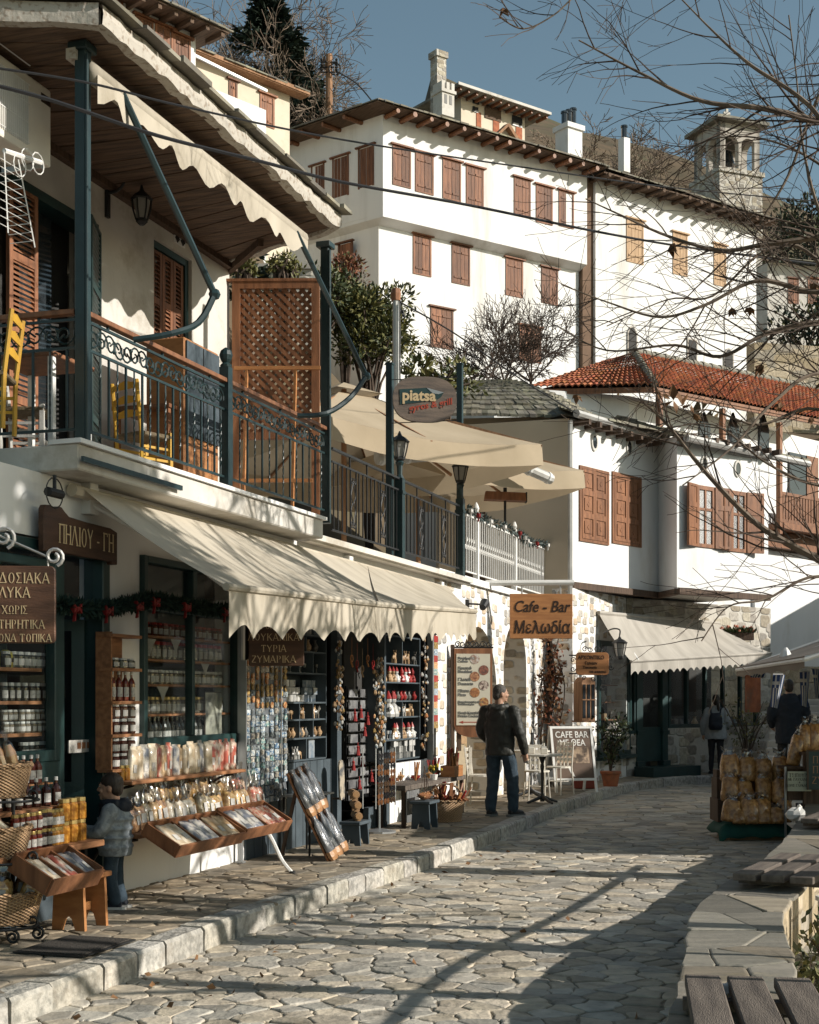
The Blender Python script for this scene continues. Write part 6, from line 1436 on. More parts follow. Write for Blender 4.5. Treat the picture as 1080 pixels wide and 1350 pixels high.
mb.xf(T).build('door_leaf',green_paint,sdr);mb=MB();mb.box(-.6,-.1,.02,.026,ZP+.2,.95);mb.box(-.6,-.1,.02,.026,1.08,zz-.14);mb.xf(T).build('pane',clear_glass,sdr)
mb=MB();mb.box(s75+.3,s140-.3,1.3,1.5,ZP,2.3);mb.build('inner_shelf',interior,sdr)
t=aroot('inside_pillar','pale grey pillar seen through the shop door','pillar',A.s(116,-.8),.8,ZP);mb=MB();mb.box(-.16,.16,0,.2,0,3.0);mb.build('body',interior_pale,t);mb=MB();mb.box(-.17,.17,-.01,.21,0,.1);mb.build('base',interior,t)
t=aroot('price_strip','white card with small pictures on the shop door','notice',A.s(105,-.1),.10,az(105,992,-.1));mb=MB();mb.box(-.17,.17,-.01,0,0,.10);mb.build('card',paper,t);mb=MB();mb.box(-.05,.0,-.013,-.0105,.03,.08);mb.box(.02,.07,-.013,-.0105,.03,.08);mb.box(.09,.14,-.013,-.0105,.03,.08);mb.build('pictures',rich_wood,t)
# outside shelves at the left
sa,sb=A.s(-40,.28),A.s(73,.22);zb_=az(60,1062,.25)
t=aroot('bottle_shelf','plank shelf of dark bottles under the left display window','shelf');mb=MB();mb.box(sa,sb+.05,-.36,-.03,zb_-.03,zb_);mb.build('plank',shelf_wood,t);mb=MB();mb.box(sb-.1,sb-.06,-.3,-.03,zb_-.25,zb_-.031);mb.box(sa+.3,sa+.34,-.3,-.03,zb_-.25,zb_-.031);mb.build('bracket',black_iron,t);mb=MB();mb.box(sa,sb,-.2,-.04,zb_+.145,zb_+.155);mb.build('riser',shelf_wood,t)
line(bottle('bottle','dark bottle with white label on the front row under the display window',.034,.20,dark_syrup,lid_white,(0,0,0),0,'bottles under the display window'),8,A.s(0,.28)-.2,sb-.02,-.27,zb_)
line(bottle('bottle','brown bottle with white label in the raised back row under the display window',.034,.20,red_jam,lid_white,(0,0,0),0,'bottles under the display window'),8,A.s(0,.12)-.2,sb-.02,-.12,zb_+.156)
sa,sb=A.s(-40,.45),A.s(113,.40);zh=az(92,1110,.42)
t=aroot('honey_shelf','thick plank shelf carrying amber and dark jars left of the boy','shelf');mb=MB();mb.box(sa,sb,-.56,-.25,zh-.045,zh);bevel(mb.build('plank',shelf_wood,t),.006);mb=MB();mb.box(sb-.3,sb-.26,-.5,-.03,zh-.3,zh-.046);mb.box(sa+.2,sa+.24,-.5,-.03,zh-.3,zh-.046);mb.build('bracket',black_iron,t)
mb=MB();mb.box(sa,sb-.05,-.25,-.02,.1,zh-.05);mb.build('back_board',blue_paint,t)
g='preserve jars on the plank shelf'
x1,x2,x3,x4=A.s(20,.42),A.s(50,.42),A.s(58,.42),A.s(77,.42);x5=A.s(111,.42)
for nm,lab,a,b,n,r,h,m,y in(('jar','red jam jar with gold lid on the plank shelf left of the boy',x1-.1,x2-.02,5,.030,.125,red_jam,-.46),('jar','black preserve jar with gold lid between the red and amber jars',x2-.01,x3+.03,2,.032,.13,dark_syrup,-.45),('jar','medium amber jar with white label on the plank shelf',x3+.04,x4,3,.034,.125,honey,-.44)):
 p=jar(nm,lab,r,h,m,lid_gold,(0,0,0),0,g);line(p,n,a,b,y,zh,.003);line(p,n,a,b,y,zh+h+.002,.003,first=1)
p=jar('jar','large amber preserve jar stacked at the right end of the plank shelf beside the boy',.047,.155,honey,lid_gold,(0,0,0),0,g,lab=False);line(p,3,x4+.01,x5,-.42,zh,.002);line(p,3,x4+.01,x5,-.42,zh+.157,.002,first=1)
def tray(name,label,s0,s1,y,z,depth,tilt,n,h,mat,goods,cat='tray',gl=''):
 t=aroot(name,label,cat,s0,y,z);L=s1-s0;th=.018
 Rm=Matrix.Rotation(tilt,4,'X')
 mb=MB();mb.box(0,L,0,depth,0,th);mb.box(0,L,-th,-.0005,0,h);mb.box(0,L,depth+.0005,depth+th,0,h*1.1)
 for k in range(n+1):x=L*k/n;mb.box(x-th/2,x+th/2,.001,depth-.001,th+.001,h*.92 if 0<k<n else h*1.05)
 mb.xf(Rm).build('box',mat,t)
 for k in range(n):
  for j in range(2):
   q=Rm@Vector((L*(k+.28+.42*j)/n,depth*.48,th+.02));lab,m=goods[k%len(goods)]
   b=bag('packet',lab,L/n*.40,.05,depth*.86,m,A.w(s0+q.x,y+q.y-depth*.40,z+q.z-sin(-tilt)*0),(0,0,0),gl,'packet',True,maker=packet_mb)
   b.rotation_euler=(Matrix.Rotation(A.ang,3,'Z')@Matrix.Rotation(tilt-pi/2+.12,3,'X')@Matrix.Rotation(R.uniform(-.12,.12),3,'Y')).to_euler()
   b.location=A.w(s0+q.x,y,z)+Matrix.Rotation(A.ang,3,'Z')@(Rm.to_3x3()@Vector((0,depth*.05,th+.045)))
 return t
s0,s1=A.s(54,.8),A.s(126,.86)
tz=az(100,1168,.8)
tray('compartment_tray','red brown three part wooden tray of packets beside the boy',s0-.05,s1,-.86,tz,.30,radians(28),3,.12,rich_wood,[('cream packet lying in the left part of the three part tray',pack_mats[0]),('pinkish packet in the middle part of the three part tray',pack_mats[1]),('blue labelled packet in the right part of the three part tray',pack_mats[2])],gl='packets in the three part tray')
def stool(name,label,s_,y,w,d,h,mat,z=ZP,turn=0.0):
 t=aroot(name,label,'stool',s_,y,z,turn=turn);mb=MB();mb.box(-w/2,w/2,-d/2,d/2,h-.035,h);bevel(mb.build('seat',mat,t),.006)
 for sx in(-1,1):
  x=sx*(w/2-.05);mb=MB();mb.prism([(-d*.46,0),(-d*.2,0),(-d*.1,h*.22),(0,h*.28),(d*.1,h*.22),(d*.2,0),(d*.46,0),(d*.4,h-.036),(-d*.4,h-.036)],x-.015,x+.015,'yz');mb.build('leg',mat,t)
 mb=MB();mb.box(-w/2+.066,w/2-.066,-.012,.012,h*.3,h*.45);mb.build('stretcher',mat,t);return t
stool('wooden_stool','orange brown plank stool under the three part tray beside the boy',A.s(106,.66),-.66,.38,.28,.38,orange_wood)
wick=weave_mat('wicker',(.48,.31,.17),(.27,.155,.08));
def basket(name,label,loc,r,h,group,handle=False,sy=1.0,fill=None):
 t=thing(name,label,'basket',loc,0,group);mb=MB();mb.lathe([(r*.78,0),(r*.84,.02),(r*.97,h*.7),(r*1.02,h),(r*.96,h),(r*.9,h*.7),(r*.76,.03)],28,sy=sy);mb.build('wicker_body',wick,t,smooth=True)
 mb=MB();n=60;pts=[(r*1.0*cos(2*pi*k/n),sy*r*1.0*sin(2*pi*k/n),h+.006*sin(k*2.1))for k in range(n+1)];mb.tube(pts,.016,6);mb.tube([(p[0]*.82,p[1]*.82,.012)for p in pts],.013,5);mb.build('rim',wick,t)
 if handle:mb=MB();mb.tube([(r*.95*cos(a),0,h+r*.9*sin(a))for a in[pi*k/16 for k in range(17)]],.014,6);mb.build('handle',wick,t)
 return t
bs=thing('basket_stand','black iron stand with scroll feet holding three wicker baskets','stand',(P(4,1240,9.35).x,9.35,ZP))
mb=MB()
for sx in(-1,1):
 mb.tube(catmull([(-.02*sx,0,.09),(.08*sx,-.02,.10),(.2*sx,-.03,.08)],5)+spiral((.235*sx,-.03,.05),.045,.012,pi/2,-1.5*sx,16),.010,5)
 mb.tube(spiral((.12*sx,-.20,.05),.045,.012,pi/2,-1.5*sx,16)+[],.010,5);mb.tube([(.12*sx,-.2,.095),(-.1*sx,-.18,.10)],.010,5)
mb.tube([(0,.24,.09),(0,.24,1.15)],.014,6);mb.tube([(0,0,.09),(0,.24,.09)],.012,5);mb.build('frame',black_iron,bs)
for z in(.1,.52,.92):
 mb=MB();mb.tube([(.235*cos(2*pi*k/24),.235*sin(2*pi*k/24)-.02,z)for k in range(25)],.009,5)
 for sx in(-1,1):mb.tube(spiral((.22*sx,-.1,z+.04),.04,.01,-pi/2,1.2*sx,12),.009,5)
 mb.build('ring',black_iron,bs)
g='wicker baskets on the iron stand';bx,by=bs.location.x,bs.location.y-.02
for k,(z,lab,rr,hh)in enumerate(((.12,'bottom wicker basket on the iron stand holding pasta bags',.26,.20),(.54,'middle wicker basket on the iron stand holding flat packets',.225,.20),(.94,'top wicker basket on the iron stand holding long bread sticks',.235,.21))):
 b=basket('wicker_basket',lab,(bx-.01*k-.03*(k>0),by,ZP+z),rr,hh,g)
for k,(dx,dy,rx,ry,m,w,h,lab)in enumerate(((.02,-.12,.15,.1,bag_mats[0],.15,.24,'bag of golden pasta in the bottom basket of the stand'),(.17,-.05,.2,.42,bag_mats[0],.13,.25,'leaning bag with blue label in the bottom basket of the stand'),(.12,.08,-.1,.15,bag_mats[2],.15,.24,'brown herb bag at the back of the bottom basket'),(-.15,-.08,.1,-.2,bag_mats[1],.15,.26,'greenish bag at the left of the bottom basket'))):
 bag('pasta_bag',lab,w,.11,h,m,(bx+dx,by+dy,ZP+.26),(rx,ry,R.uniform(-.3,.3)),'bags in the bottom basket')
for dx,dy,rx,ry,m,lab in((.02,-.12,.5,-.5,pack_mats[1],'pink packet tilted in the middle basket of the stand'),(.12,-.06,.5,-.75,pack_mats[0],'cream packet at the right rim of the middle basket'),(-.1,-.1,.4,-.4,pack_mats[2],'dark labelled packet at the left of the middle basket'),(.0,.06,.2,-.3,bag_mats[4],'red brown packet at the back of the middle basket')):
 bag('packet',lab,.10,.05,.23,m,(bx+dx-.03,by+dy,ZP+.66),(rx,ry,0),'packets in the middle basket','packet',maker=packet_mb)
bread=M('bread stick crust',(.40,.235,.11),(.25,.13,.055),scale=9,rough=.6,bump=.2)
for dx,dy,ry,lab in((.03,-.08,-.45,'long bread stick leaning left in the top basket'),(.11,-.04,-.3,'bread stick in the middle of the top basket'),(.16,-.02,-.22,'bread stick at the right rim of the top basket'),(-.12,-.08,-.5,'bread stick at the left of the top basket')):
 t=thing('bread_stick',lab,'bread',(bx+dx-.05,by+dy,ZP+1.02),0,'wrapped bread in the top basket');t.rotation_euler=(.12,ry,0);mb=MB();mb.tube([(0,0,0),(0,0,.03),(0,0,.22),(0,0,.27)],[.03,.04,.04,.02],10);mb.build('loaf',bread,t,smooth=True);mb=MB();mb.lathe([(.042,.02),(.044,.2),(.03,.28),(.012,.30),(.03,.37)],10);mb.build('wrapper',glass_mat('cellophane '+lab[:9],(.93,.91,.88),.10,.15),t)
t=thing('floor_mat','dark woven door mat on the pavement below the basket stand','mat',(-2.15,9.05,ZP+.012),A.ang);mb=MB();mb.box(-.3,.3,-.26,.2,0,.012);mb.build('pile',M('coir mat',(.075,.065,.055),(.045,.04,.034),scale=60,rough=.95,bump=.8,bscale=120),t);mb=MB();mb.box(-.32,.32,-.28,.22,-.004,.006);mb.build('rubber_edge',black_iron,t)
# narrow side shelf on the pier
n0,n1=A.s(157,.22),A.s(190,.22)
zs_=[az(172,y,.15)for y in(1013,968,925,882,838)]
t=aroot('side_shelf','narrow wooden wall shelf of labelled jars between door and window','shelf')
mb=MB();mb.box(n0,n0+.02,-.15,-.01,zs_[0],zs_[4]+.02);mb.box(n0+.02,n1-.02,-.03,-.01,zs_[0],zs_[4]);mb.build('back_panel',shelf_wood,t)
for z in zs_:mb=MB();mb.box(n0-.01,n1+.06,-.17,-.031,z-.02,z+.005);mb.build('shelf',shelf_wood,t)
g='jars on the narrow side shelf'
line(jar('jar','white labelled jar on the two lower boards of the narrow side shelf',.045,.12,dark_syrup,lid_white,(0,0,0),0,g),3,n0+.05,n1+.03,-.11,zs_[0]+.006,.003)
p=bpy.data.objects['jar']if False else None
q=jar('jar','jar with plain white label on the second board of the narrow side shelf',.045,.12,dark_syrup,lid_white,(0,0,0),0,g);line(q,3,n0+.05,n1+.03,-.11,zs_[0]+.128,.003);
line(q,3,n0+.05,n1+.03,-.11,zs_[1]+.006,.003,first=1);line(q,3,n0+.05,n1+.03,-.11,zs_[1]+.128,.003,first=1)
line(bottle('bottle','tall amber bottle on the third board of the narrow side shelf',.03,.24,red_jam,lid_white,(0,0,0),0,g),4,n0+.04,n1+.04,-.11,zs_[2]+.006,.003)
line(jar('jar','flat jar on the fourth board of the narrow side shelf',.045,.08,green_jar,lid_white,(0,0,0),0,g),3,n0+.05,n1+.03,-.11,zs_[3]+.006,.003)
# main display window
mw=aroot('display_window','dark green display window full of bottles above the packet shelf','window');w0,w1=s185,s312
mz0,mz1=1.32,az(250,808,0);tz0,tz1=mz1+.09,az(240,742,0)
mb=MB()
for a,b in((w0,w0+.06),(w1-.06,w1)):mb.box(a,b,-.05,.06,mz0,tz1)
mb.box(w0+.06,w1-.06,-.05,.06,mz0,mz0+.09);mb.box(w0+.06,w1-.06,-.05,.06,mz1-.02,mz1+.09);mb.box(w0+.06,w1-.06,-.05,.06,tz1-.06,tz1-.001)
wm=A.s(252);mb.box(wm-.04,wm+.04,-.045,.055,mz1+.09,tz1-.06);mb.box(wm-.025,wm+.025,-.03,.05,mz0+.09,mz1-.02);bevel(mb.build('frame',green_paint,mw),.006)
mb=MB();mb.box(w0+.06,w1-.06,.01,.016,mz0+.09,mz1-.02);mb.box(w0+.06,w1-.06,.01,.016,mz1+.09,tz1-.06);mb.build('pane',clear_glass,mw)
mb=MB();mb.box(w0,w1,.36,.40,mz0-.1,tz1);mb.build('back_panel',green_paint,mw)
wz=[az(245,y,-.2)for y in(980,940,903,872,843)]
for z in wz:mb=MB();mb.box(w0+.05,w1-.05,.06,.34,z-.02,z);mb.build('shelf',shelf_wood,mw)
g='bottles and jars in the main display window';x0,x1=w0+.1,w1-.12
line(bottle('bottle','slim bottle with white label on the lowest shelf of the main display window',.036,.28,green_jar,lid_white,(0,0,0),0,g),20,x0,x1,.13,wz[0])
line(bottle('bottle','slim bottle in the back row of the lowest shelf in the main window',.036,.30,dark_syrup,lid_white,(0,0,0),0,g),16,x0,x1,.24,wz[0])
line(jar('jar','preserve jar on the second lowest shelf of the main display window',.042,.15,pale_jar,lid_gold,(0,0,0),0,g),18,x0,x1,.13,wz[1])
line(jar('jar','jar with pale label on the middle shelf of the main display window',.038,.125,pale_jar,lid_white,(0,0,0),0,g),19,x0,x1,.13,wz[2])
line(jar('jar','jar with red cloth lid on the second highest shelf of the main window',.036,.16,pale_jar,lid_red,(0,0,0),0,g),17,x0,x1,.13,wz[3])
line(jar('jar','small jar with red lid on the top shelf of the main display window',.034,.12,red_jam,lid_red,(0,0,0),0,g),16,x0,x1,.13,wz[4])
bunt=M('paper doily',(.45,.44,.41),rough=.8,bump=0)
for px,py in((195,842),(229,842),(268,872),(212,905)):
 s_,z_=A.pix(px,py,-.09);t=aroot('paper_doily','white paper doily triangle hanging from a shelf edge in the main window','doily',s_,.07,z_,group='paper doilies in the main window');mb=MB();mb.prism([(-.11,0),(.11,0),(.05,-.06),(.0,-.14),(-.05,-.06)],-.002,0,'xz');mb.build('paper',bunt,t)
t=aroot('post_card_poster','pale poster of a mountain path inside the main window','poster',A.s(282,-.06),.06,az(282,972,-.06));mb=MB();mb.box(-.17,.17,0,.006,0,.42);mb.build('print',M('poster print',(.42,.40,.33),(.10,.10,.09),scale=6,rough=.4,bump=0,lo=.45,hi=.6),t);mb=MB();mb.box(-.18,.18,.0065,.014,-.01,.43);mb.build('backing',letter_dark,t)
for px,lab in((317,'bright steel corner strip right of the main display window'),(374,'steel upright at the right of the magnet display')):
 t=aroot('steel_upright',lab,'post',A.s(px,.06),-.06,ZP,group='steel uprights of the shopfront');mb=MB();mb.box(-.02,.02,-.02,.02,0,2.5);mb.build('bar',grey_metal,t);mb=MB();mb.box(-.04,.04,-.04,.04,0,.02);mb.build('foot',grey_metal,t)
 # packet shelf and bag shelf under the window
def plank(name,label,s0,s1,y0,y1,z,th=.03):
 t=aroot(name,label,'shelf');mb=MB();mb.box(s0,s1,y0,y1,z-th,z);bevel(mb.build('plank',shelf_wood,t),.006);return t
z1_=az(250,1021,.25);a1,b1=A.s(172,.28),A.s(322,.28)
t=plank('packet_shelf','upper plank shelf of upright packets under the main window',a1,b1,-.30,-.01,z1_)
mb=MB()
for x in(a1+.12,b1-.15):mb.tube(catmull([(x,-.02,z1_-.24),(x,-.06,z1_-.1),(x,-.24,z1_-.04)],5),.012,5);mb.box(x-.015,x+.015,-.03,0,z1_-.26,z1_-.031)
mb.build('bracket',black_iron,t)
n=19
for k in range(n):
 s_=a1+.22+(b1-a1-.28)*k/(n-1);m=pack_mats[(0,0,2,0,1,3,1,2,3,0)[k%10]]if k<15 else pack_mats[1]
 b=bag('packet','upright packet in the sunlit row on the upper plank under the main window',.10,.06,R.uniform(.25,.29),m,A.w(s_,-.17+R.uniform(-.02,.02),z1_),(0,0,0),'packets on the upper plank','packet',k%3!=1,maker=packet_mb);b.rotation_euler=(radians(-4)*0,R.uniform(-.10,.10),A.ang+R.uniform(-.3,.2))
t=aroot('jar_pair','pair of pale jars at the left end of the upper plank','jar',a1+.08,-.15,z1_);
for dx in(0,.075):mb=jar_mb(.034,.12);mb.xf(Matrix.Translation((dx,0,0)));mb.build('glass_jar',[honey,lid_gold],t)
z2_=az(265,1082,.45);a2,b2=A.s(168,.45),A.s(359,.50)
t=plank('bag_shelf','broad lower plank shelf crowded with cellophane bags under the main window',a2,b2,-.56,-.01,z2_,.035)
mb=MB()
x=a2+.1;mb.tube(catmull([(x,-.02,ZP+.22),(x,-.05,z2_-.3),(x,-.18,z2_-.12),(x,-.48,z2_-.05)],6),.016,6);mb.box(x-.02,x+.02,-.03,0,ZP+.15,z2_-.036)
x=b2-.3;mb.tube(catmull([(x,-.02,ZP+.25),(x,-.05,z2_-.3),(x,-.18,z2_-.12),(x,-.48,z2_-.05)],6),.016,6);mb.build('bracket',black_iron,t)
n=19;g='cellophane bags on the broad lower plank'
kinds=[(2,'dark brown','.'),(2,'dark brown',''),(1,'herb',''),(3,'tan',''),(2,'nut',''),(5,'white labelled',''),(5,'white labelled',''),(5,'white labelled',''),(3,'golden',''),(1,'herb',''),(1,'greenish',''),(0,'golden pasta',''),(3,'golden',''),(0,'yellow pasta',''),(0,'yellow pasta',''),(3,'rusk',''),(3,'rusk',''),(4,'red',''),(4,'red','')]
names={0:'golden pasta bag standing in the front row of the broad lower plank',1:'greenish herb bag in the front row of the broad lower plank',2:'dark nut bag at the left end of the broad lower plank',3:'tan rusk bag with white label on the broad lower plank',4:'red bag at the right end of the broad lower plank',5:'cream bag with white label mid way along the broad lower plank'}
for k in range(n):
 s_=a2+.16+(b2-a2-.26)*k/(n-1);i=kinds[k][0]
 b=bag('food_bag',names[i],.15,.10,R.uniform(.27,.33),bag_mats[i],A.w(s_,-.40+R.uniform(-.03,.03),z2_),(0,0,0),g);b.rotation_euler=(-.14,R.uniform(-.16,.06),A.ang+R.uniform(-.3,.3))
for k in range(15):
 s_=a2+.75+(b2-a2-.85)*k/14;i=(5,5,0,0,0,3,0,0,3,3,1,0,3,4,4)[k]
 b=bag('food_bag','tall cellophane bag in the back row of the broad lower plank',.17,.12,R.uniform(.38,.46),bag_mats[i],A.w(s_,-.20+R.uniform(-.02,.02),z2_),(0,0,0),g);b.rotation_euler=(-.05,R.uniform(-.12,.1),A.ang+R.uniform(-.3,.3))
t0,t1=A.s(222,.86),A.s(372,.86);tm=(t0+t1)*.5+.1;tz=az(300,1112,.86)
gd=[('packet of dried herbs in the front tray boxes',pack_mats[0]),('grey packet in the front tray boxes',pack_mats[2]),('pale packet of soap in the front tray boxes',pack_mats[3])]
tray('packet_tray','left tilted wooden tray of packets hooked below the bag shelf',t0,tm,-.90,tz,.30,radians(30),3,.10,rich_wood,gd,gl='packets in the tilted trays')
tray('packet_tray','right tilted wooden tray with grey and red packets below the bag shelf',tm+.02,t1,-.90,tz+.02,.30,radians(30),2,.10,rich_wood,[('blue grey packet in the right tilted tray',pack_mats[2]),('red and white packet in the right tilted tray',bag_mats[4])],gl='packets in the tilted trays')
t=aroot('tray_leg','white curved leg supporting the tilted trays at their right end','leg',A.s(362,.7),-.7,ZP);mb=MB();mb.tube(catmull([(0,.1,.42),(.0,.02,.3),(.03,-.06,.12),(.08,-.14,.0)],5),.018,6);mb.build('tube',white_paint,t);mb=MB();mb.lathe([(.03,0),(.03,.02)],8,(.08,-.14,0));mb.build('foot',black_iron,t)
# souvenir shopfront: magnet panel
m0,m1=A.s(322,.12),A.s(378,.12);mz0,mz1=az(350,1058,.12),az(350,872,.12)
mp=aroot('magnet_display','tall panel covered with small souvenir magnets','display',m0,-.12,0);L=m1-m0
mb=MB();mb.box(0,L,0,.03,mz0,mz1);mb.build('panel',M('magnet sheet',(.16,.17,.18),(.10,.11,.12),rough=.5,bump=0),mp);mb=MB();mb.box(L*.80,L*.82,-.03,.0,mz0,mz1);mb.box(-.02,0,-.03,.03,mz0,mz1);mb.build('frame',grey_metal,mp)
sv=[M('souvenir '+n,c,d,scale=40,lo=.45,hi=.55,rough=.35,bump=0,rnd=.3,coat=.4)for n,c,d in(('blue',(.10,.17,.26),(.45,.48,.48)),('orange',(.42,.16,.06),(.5,.36,.2)),('cream',(.50,.45,.36),(.2,.2,.2)),('dark',(.06,.07,.08),(.25,.28,.28)),('teal',(.10,.20,.20),(.4,.42,.38)),('white',(.55,.55,.52),(.25,.3,.34)),('gold',(.36,.24,.08),(.15,.1,.05)))]
protos=[]
rows,cols=24,9
for j in range(rows):
 for i in range(cols):
  if R.random()<.06:continue
  k=R.choice((1,1,2,6))if j>19 else(R.choice((3,6,1))if 15<j<=19 else R.choice((0,0,0,4,5,2,3)))
  pos=A.w(m0+L*(i+.5)/cols*.99+R.uniform(-.01,.01),-.125,mz0+(mz1-mz0)*(j+.5)/rows+R.uniform(-.01,.01))
  pr=next((p for p in protos if p[0]==k),None)
  if pr is None:
   mb=MB();w_,h_=.040,.026
   if k in(1,6):mb.prism([(w_*.8*cos(a*pi/4),.034*sin(a*pi/4))for a in range(8)],-.016,0,'xz')
   elif k==4:mb.prism([(-w_,-h_),(w_,-h_),(w_*.8,h_*.3),(.01,h_*1.2),(-w_*.8,h_*.3)],-.014,0,'xz')
   else:mb.box(-w_,w_,-.014,0,-h_,h_);mb.box(-w_*.7,w_*.7,-.020,-.0145,-h_*.6,h_*.6)
   o=mb.build('souvenir_magnet',sv[k],None,pos,A.ang);tag(o,{0:'blue and white souvenir magnet',1:'orange souvenir magnet',2:'cream souvenir magnet',3:'dark souvenir magnet',4:'teal house shaped souvenir magnet',5:'white souvenir magnet',6:'gold brown souvenir magnet'}[k]+' among others on the magnet panel','magnet','magnets on the souvenir panel');protos.append((k,o))
  else:o=pr[1].copy();COL.objects.link(o);o.location=pos;o.rotation_euler=(0,0,A.ang+R.uniform(-.2,.2))
  # cubby cabinets of pottery
def cabinet(label,s0,s1,y,zs,cols_,depth=.32,mat=blue_paint):
 t=aroot('souvenir_cabinet',label,'cabinet',s0,y,0,group='souvenir cabinets');L=s1-s0
 mb=MB();mb.box(0,.02,0,depth,zs[0],zs[-1]);mb.box(L-.02,L,0,depth,zs[0],zs[-1]);mb.box(.02,L-.02,depth-.015,depth,zs[0],zs[-1]);mb.build('carcass',mat,t)
 for z in zs:mb=MB();mb.box(.021,L-.021,.0,depth-.016,z-.012,z+.006);mb.build('shelf',mat,t)
 for k,c in enumerate(cols_):
  for j in range(1,c):mb=MB();mb.box(L*j/c-.008,L*j/c+.008,.003,depth-.02,zs[k]+.007,zs[k+1]-.013);mb.build('divider',mat,t)
 return t
clay=[M('glazed ware '+n,c,d,scale=18,rough=.35,bump=0,rnd=.2,coat=.3)for n,c,d in(('white',(.52,.51,.48),(.40,.40,.39)),('tan',(.42,.29,.17),(.28,.17,.09)),('dark',(.07,.07,.07),(.15,.14,.12)),('red',(.34,.035,.03),(.22,.02,.02)),('blue',(.12,.17,.23),(.3,.32,.33)))]
def ware(kind,mat,label,loc,rz,group,s=1.0):
 mb=MB()
 if kind=='cup':nm='cup';mb.lathe([(.030,0),(.036,.01),(.038,.075),(.034,.075),(.032,.01)],12);mb.tube([(.036,0,.06),(.06,0,.055),(.058,0,.025),(.036,0,.02)],.006,5)
 elif kind=='vase':nm='vase';mb.lathe([(.02,0),(.04,.03),(.045,.06),(.022,.10),(.018,.12),(.028,.135)],12)
 elif kind=='figurine':nm='figurine';mb.lathe([(.04,0),(.045,.02),(.03,.07),(.018,.085)],10);mb.blob((0,0,.105),.024,8,6);mb.blob((-.03,-.02,.05),.016,6,4);mb.blob((.03,-.02,.05),.016,6,4);mb.cur=1;mb.lathe([(.026,.115),(.0155,.14),(.004,.165)],8)
 elif kind=='goblet':nm='goblet';mb.lathe([(.022,0),(.022,.004),(.005,.01),(.005,.05),(.02,.065),(.024,.10)],10)
 elif kind=='donkey':nm='animal_figurine';mb.blob((0,0,.06),(.05,.025,.028),8,6);mb.blob((.055,0,.095),(.022,.016,.018),7,5);mb.tube([(.04,0,.07),(.055,0,.10)],.014,6);mb.tube([(.05,.01,.11),(.048,.012,.135)],.005,4);mb.tube([(.05,-.01,.11),(.048,-.012,.135)],.005,4);[mb.tube([(x,y,.05),(x,y,0)],.008,5)for x in(-.03,.03)for y in(-.014,.014)]
 else:nm='box';mb.box(-.035,.035,-.03,.03,0,.1);mb.box(-.037,.037,-.032,.032,.085,.105)
 o=mb.build('souvenir_'+nm if nm not in('box',)else 'souvenir_box',[mat,clay[3]if kind=='figurine' else mat],None,loc,rz);o.scale=(s,s,s);return tag(o,label,nm.replace('_',' '),group)
def fill(kind,mats,label,group,s0,s1,y,z,n,s=1.0):
 pr={}
 for k in range(n):
  m=R.choice(mats);p=A.w(s0+(s1-s0)*(k+.5)/n+R.uniform(-.008,.008),y+R.uniform(-.02,.02),z+.007);rz=A.ang+R.uniform(-.6,.6)
  if id(m)in pr:o=pr[id(m)].copy();COL.objects.link(o);o.location=p;o.rotation_euler=(0,0,rz)
  else:pr[id(m)]=ware(kind,m,label,p,rz,group,s)
c0,c1=A.s(380,.05),A.s(434,.05);zs=[az(408,y,-.05)for y in(1000,972,948,926,888,860,838)]
cabinet('dark blue cubby cabinet of pottery right of the magnet panel',c0,c1,-.02,zs+[az(408,812,-.05)],(2,3,3,1,3,2,2))
L=c1-c0
fill('donkey',[clay[2],clay[1],clay[0]],'small dark figure crowd on the lowest shelf of the pottery cabinet','pottery in the left cabinet',c0+.05,c0+L*.5,.05,zs[0],7);ware('box',clay[4],'framed pale picture leaning in the lowest cubby of the pottery cabinet',A.w(c0+L*.72,.1,zs[0]+.007),A.ang,'pottery in the left cabinet',2.4)
fill('vase',[clay[2],clay[1],clay[0]],'tiny dark vase in the second lowest row of the pottery cabinet','pottery in the left cabinet',c0+.05,c1-.05,.05,zs[1],12,.8)
fill('donkey',[clay[1],clay[1],clay[2]],'tan carved animal in the third row of the pottery cabinet','pottery in the left cabinet',c0+.06,c1-.05,.08,zs[2],8,1.1)
for j in range(3):fill('cup',[clay[0]],'white cup in the stacked pile of the pottery cabinet','pottery in the left cabinet',c0+.1,c0+L*(.62-.12*j),.08,zs[3]+.08*j,8-2*j)
for j in range(3):fill('box',[clay[4]],'blue grey boxed glass in the right half of the cup shelf','pottery in the left cabinet',c0+L*.64,c1-.06,.1,zs[3]+.08*j,5,.72)
fill('goblet',[clay[0],clay[2]],'slender goblet in the upper cubbies of the pottery cabinet','pottery in the left cabinet',c0+.05,c1-.05,.08,zs[4],11)
fill('vase',[clay[1],clay[2],clay[3]],'small vase in the top cubbies of the pottery cabinet','pottery in the left cabinet',c0+.05,c1-.05,.08,zs[5],7)
fill('cup',[clay[4],clay[0],clay[1]],'large cup on the very top shelf of the pottery cabinet','pottery in the left cabinet',c0+.05,c1-.05,.08,zs[6],6,1.5)
for px,w_,mat,lab in((441,.13,blue_paint,'wide grey upright between pottery cabinet and dark doorway'),(502,.06,blue_paint,'grey upright between the card rack and the red figurine cabinet'),(566,.05,grey_metal,'bright steel upright at the end of the souvenir shop')):
 t=aroot('shopfront_upright',lab,'post',A.s(px,.03),-.06,ZP,group='uprights of the souvenir shopfront');mb=MB();mb.box(-w_/2,w_/2,-.03,.05,0,2.75);mb.build('bar',mat,t);mb=MB();mb.box(-w_/2-.012,w_/2+.012,-.042,.05,0,.06);mb.build('foot',mat,t)
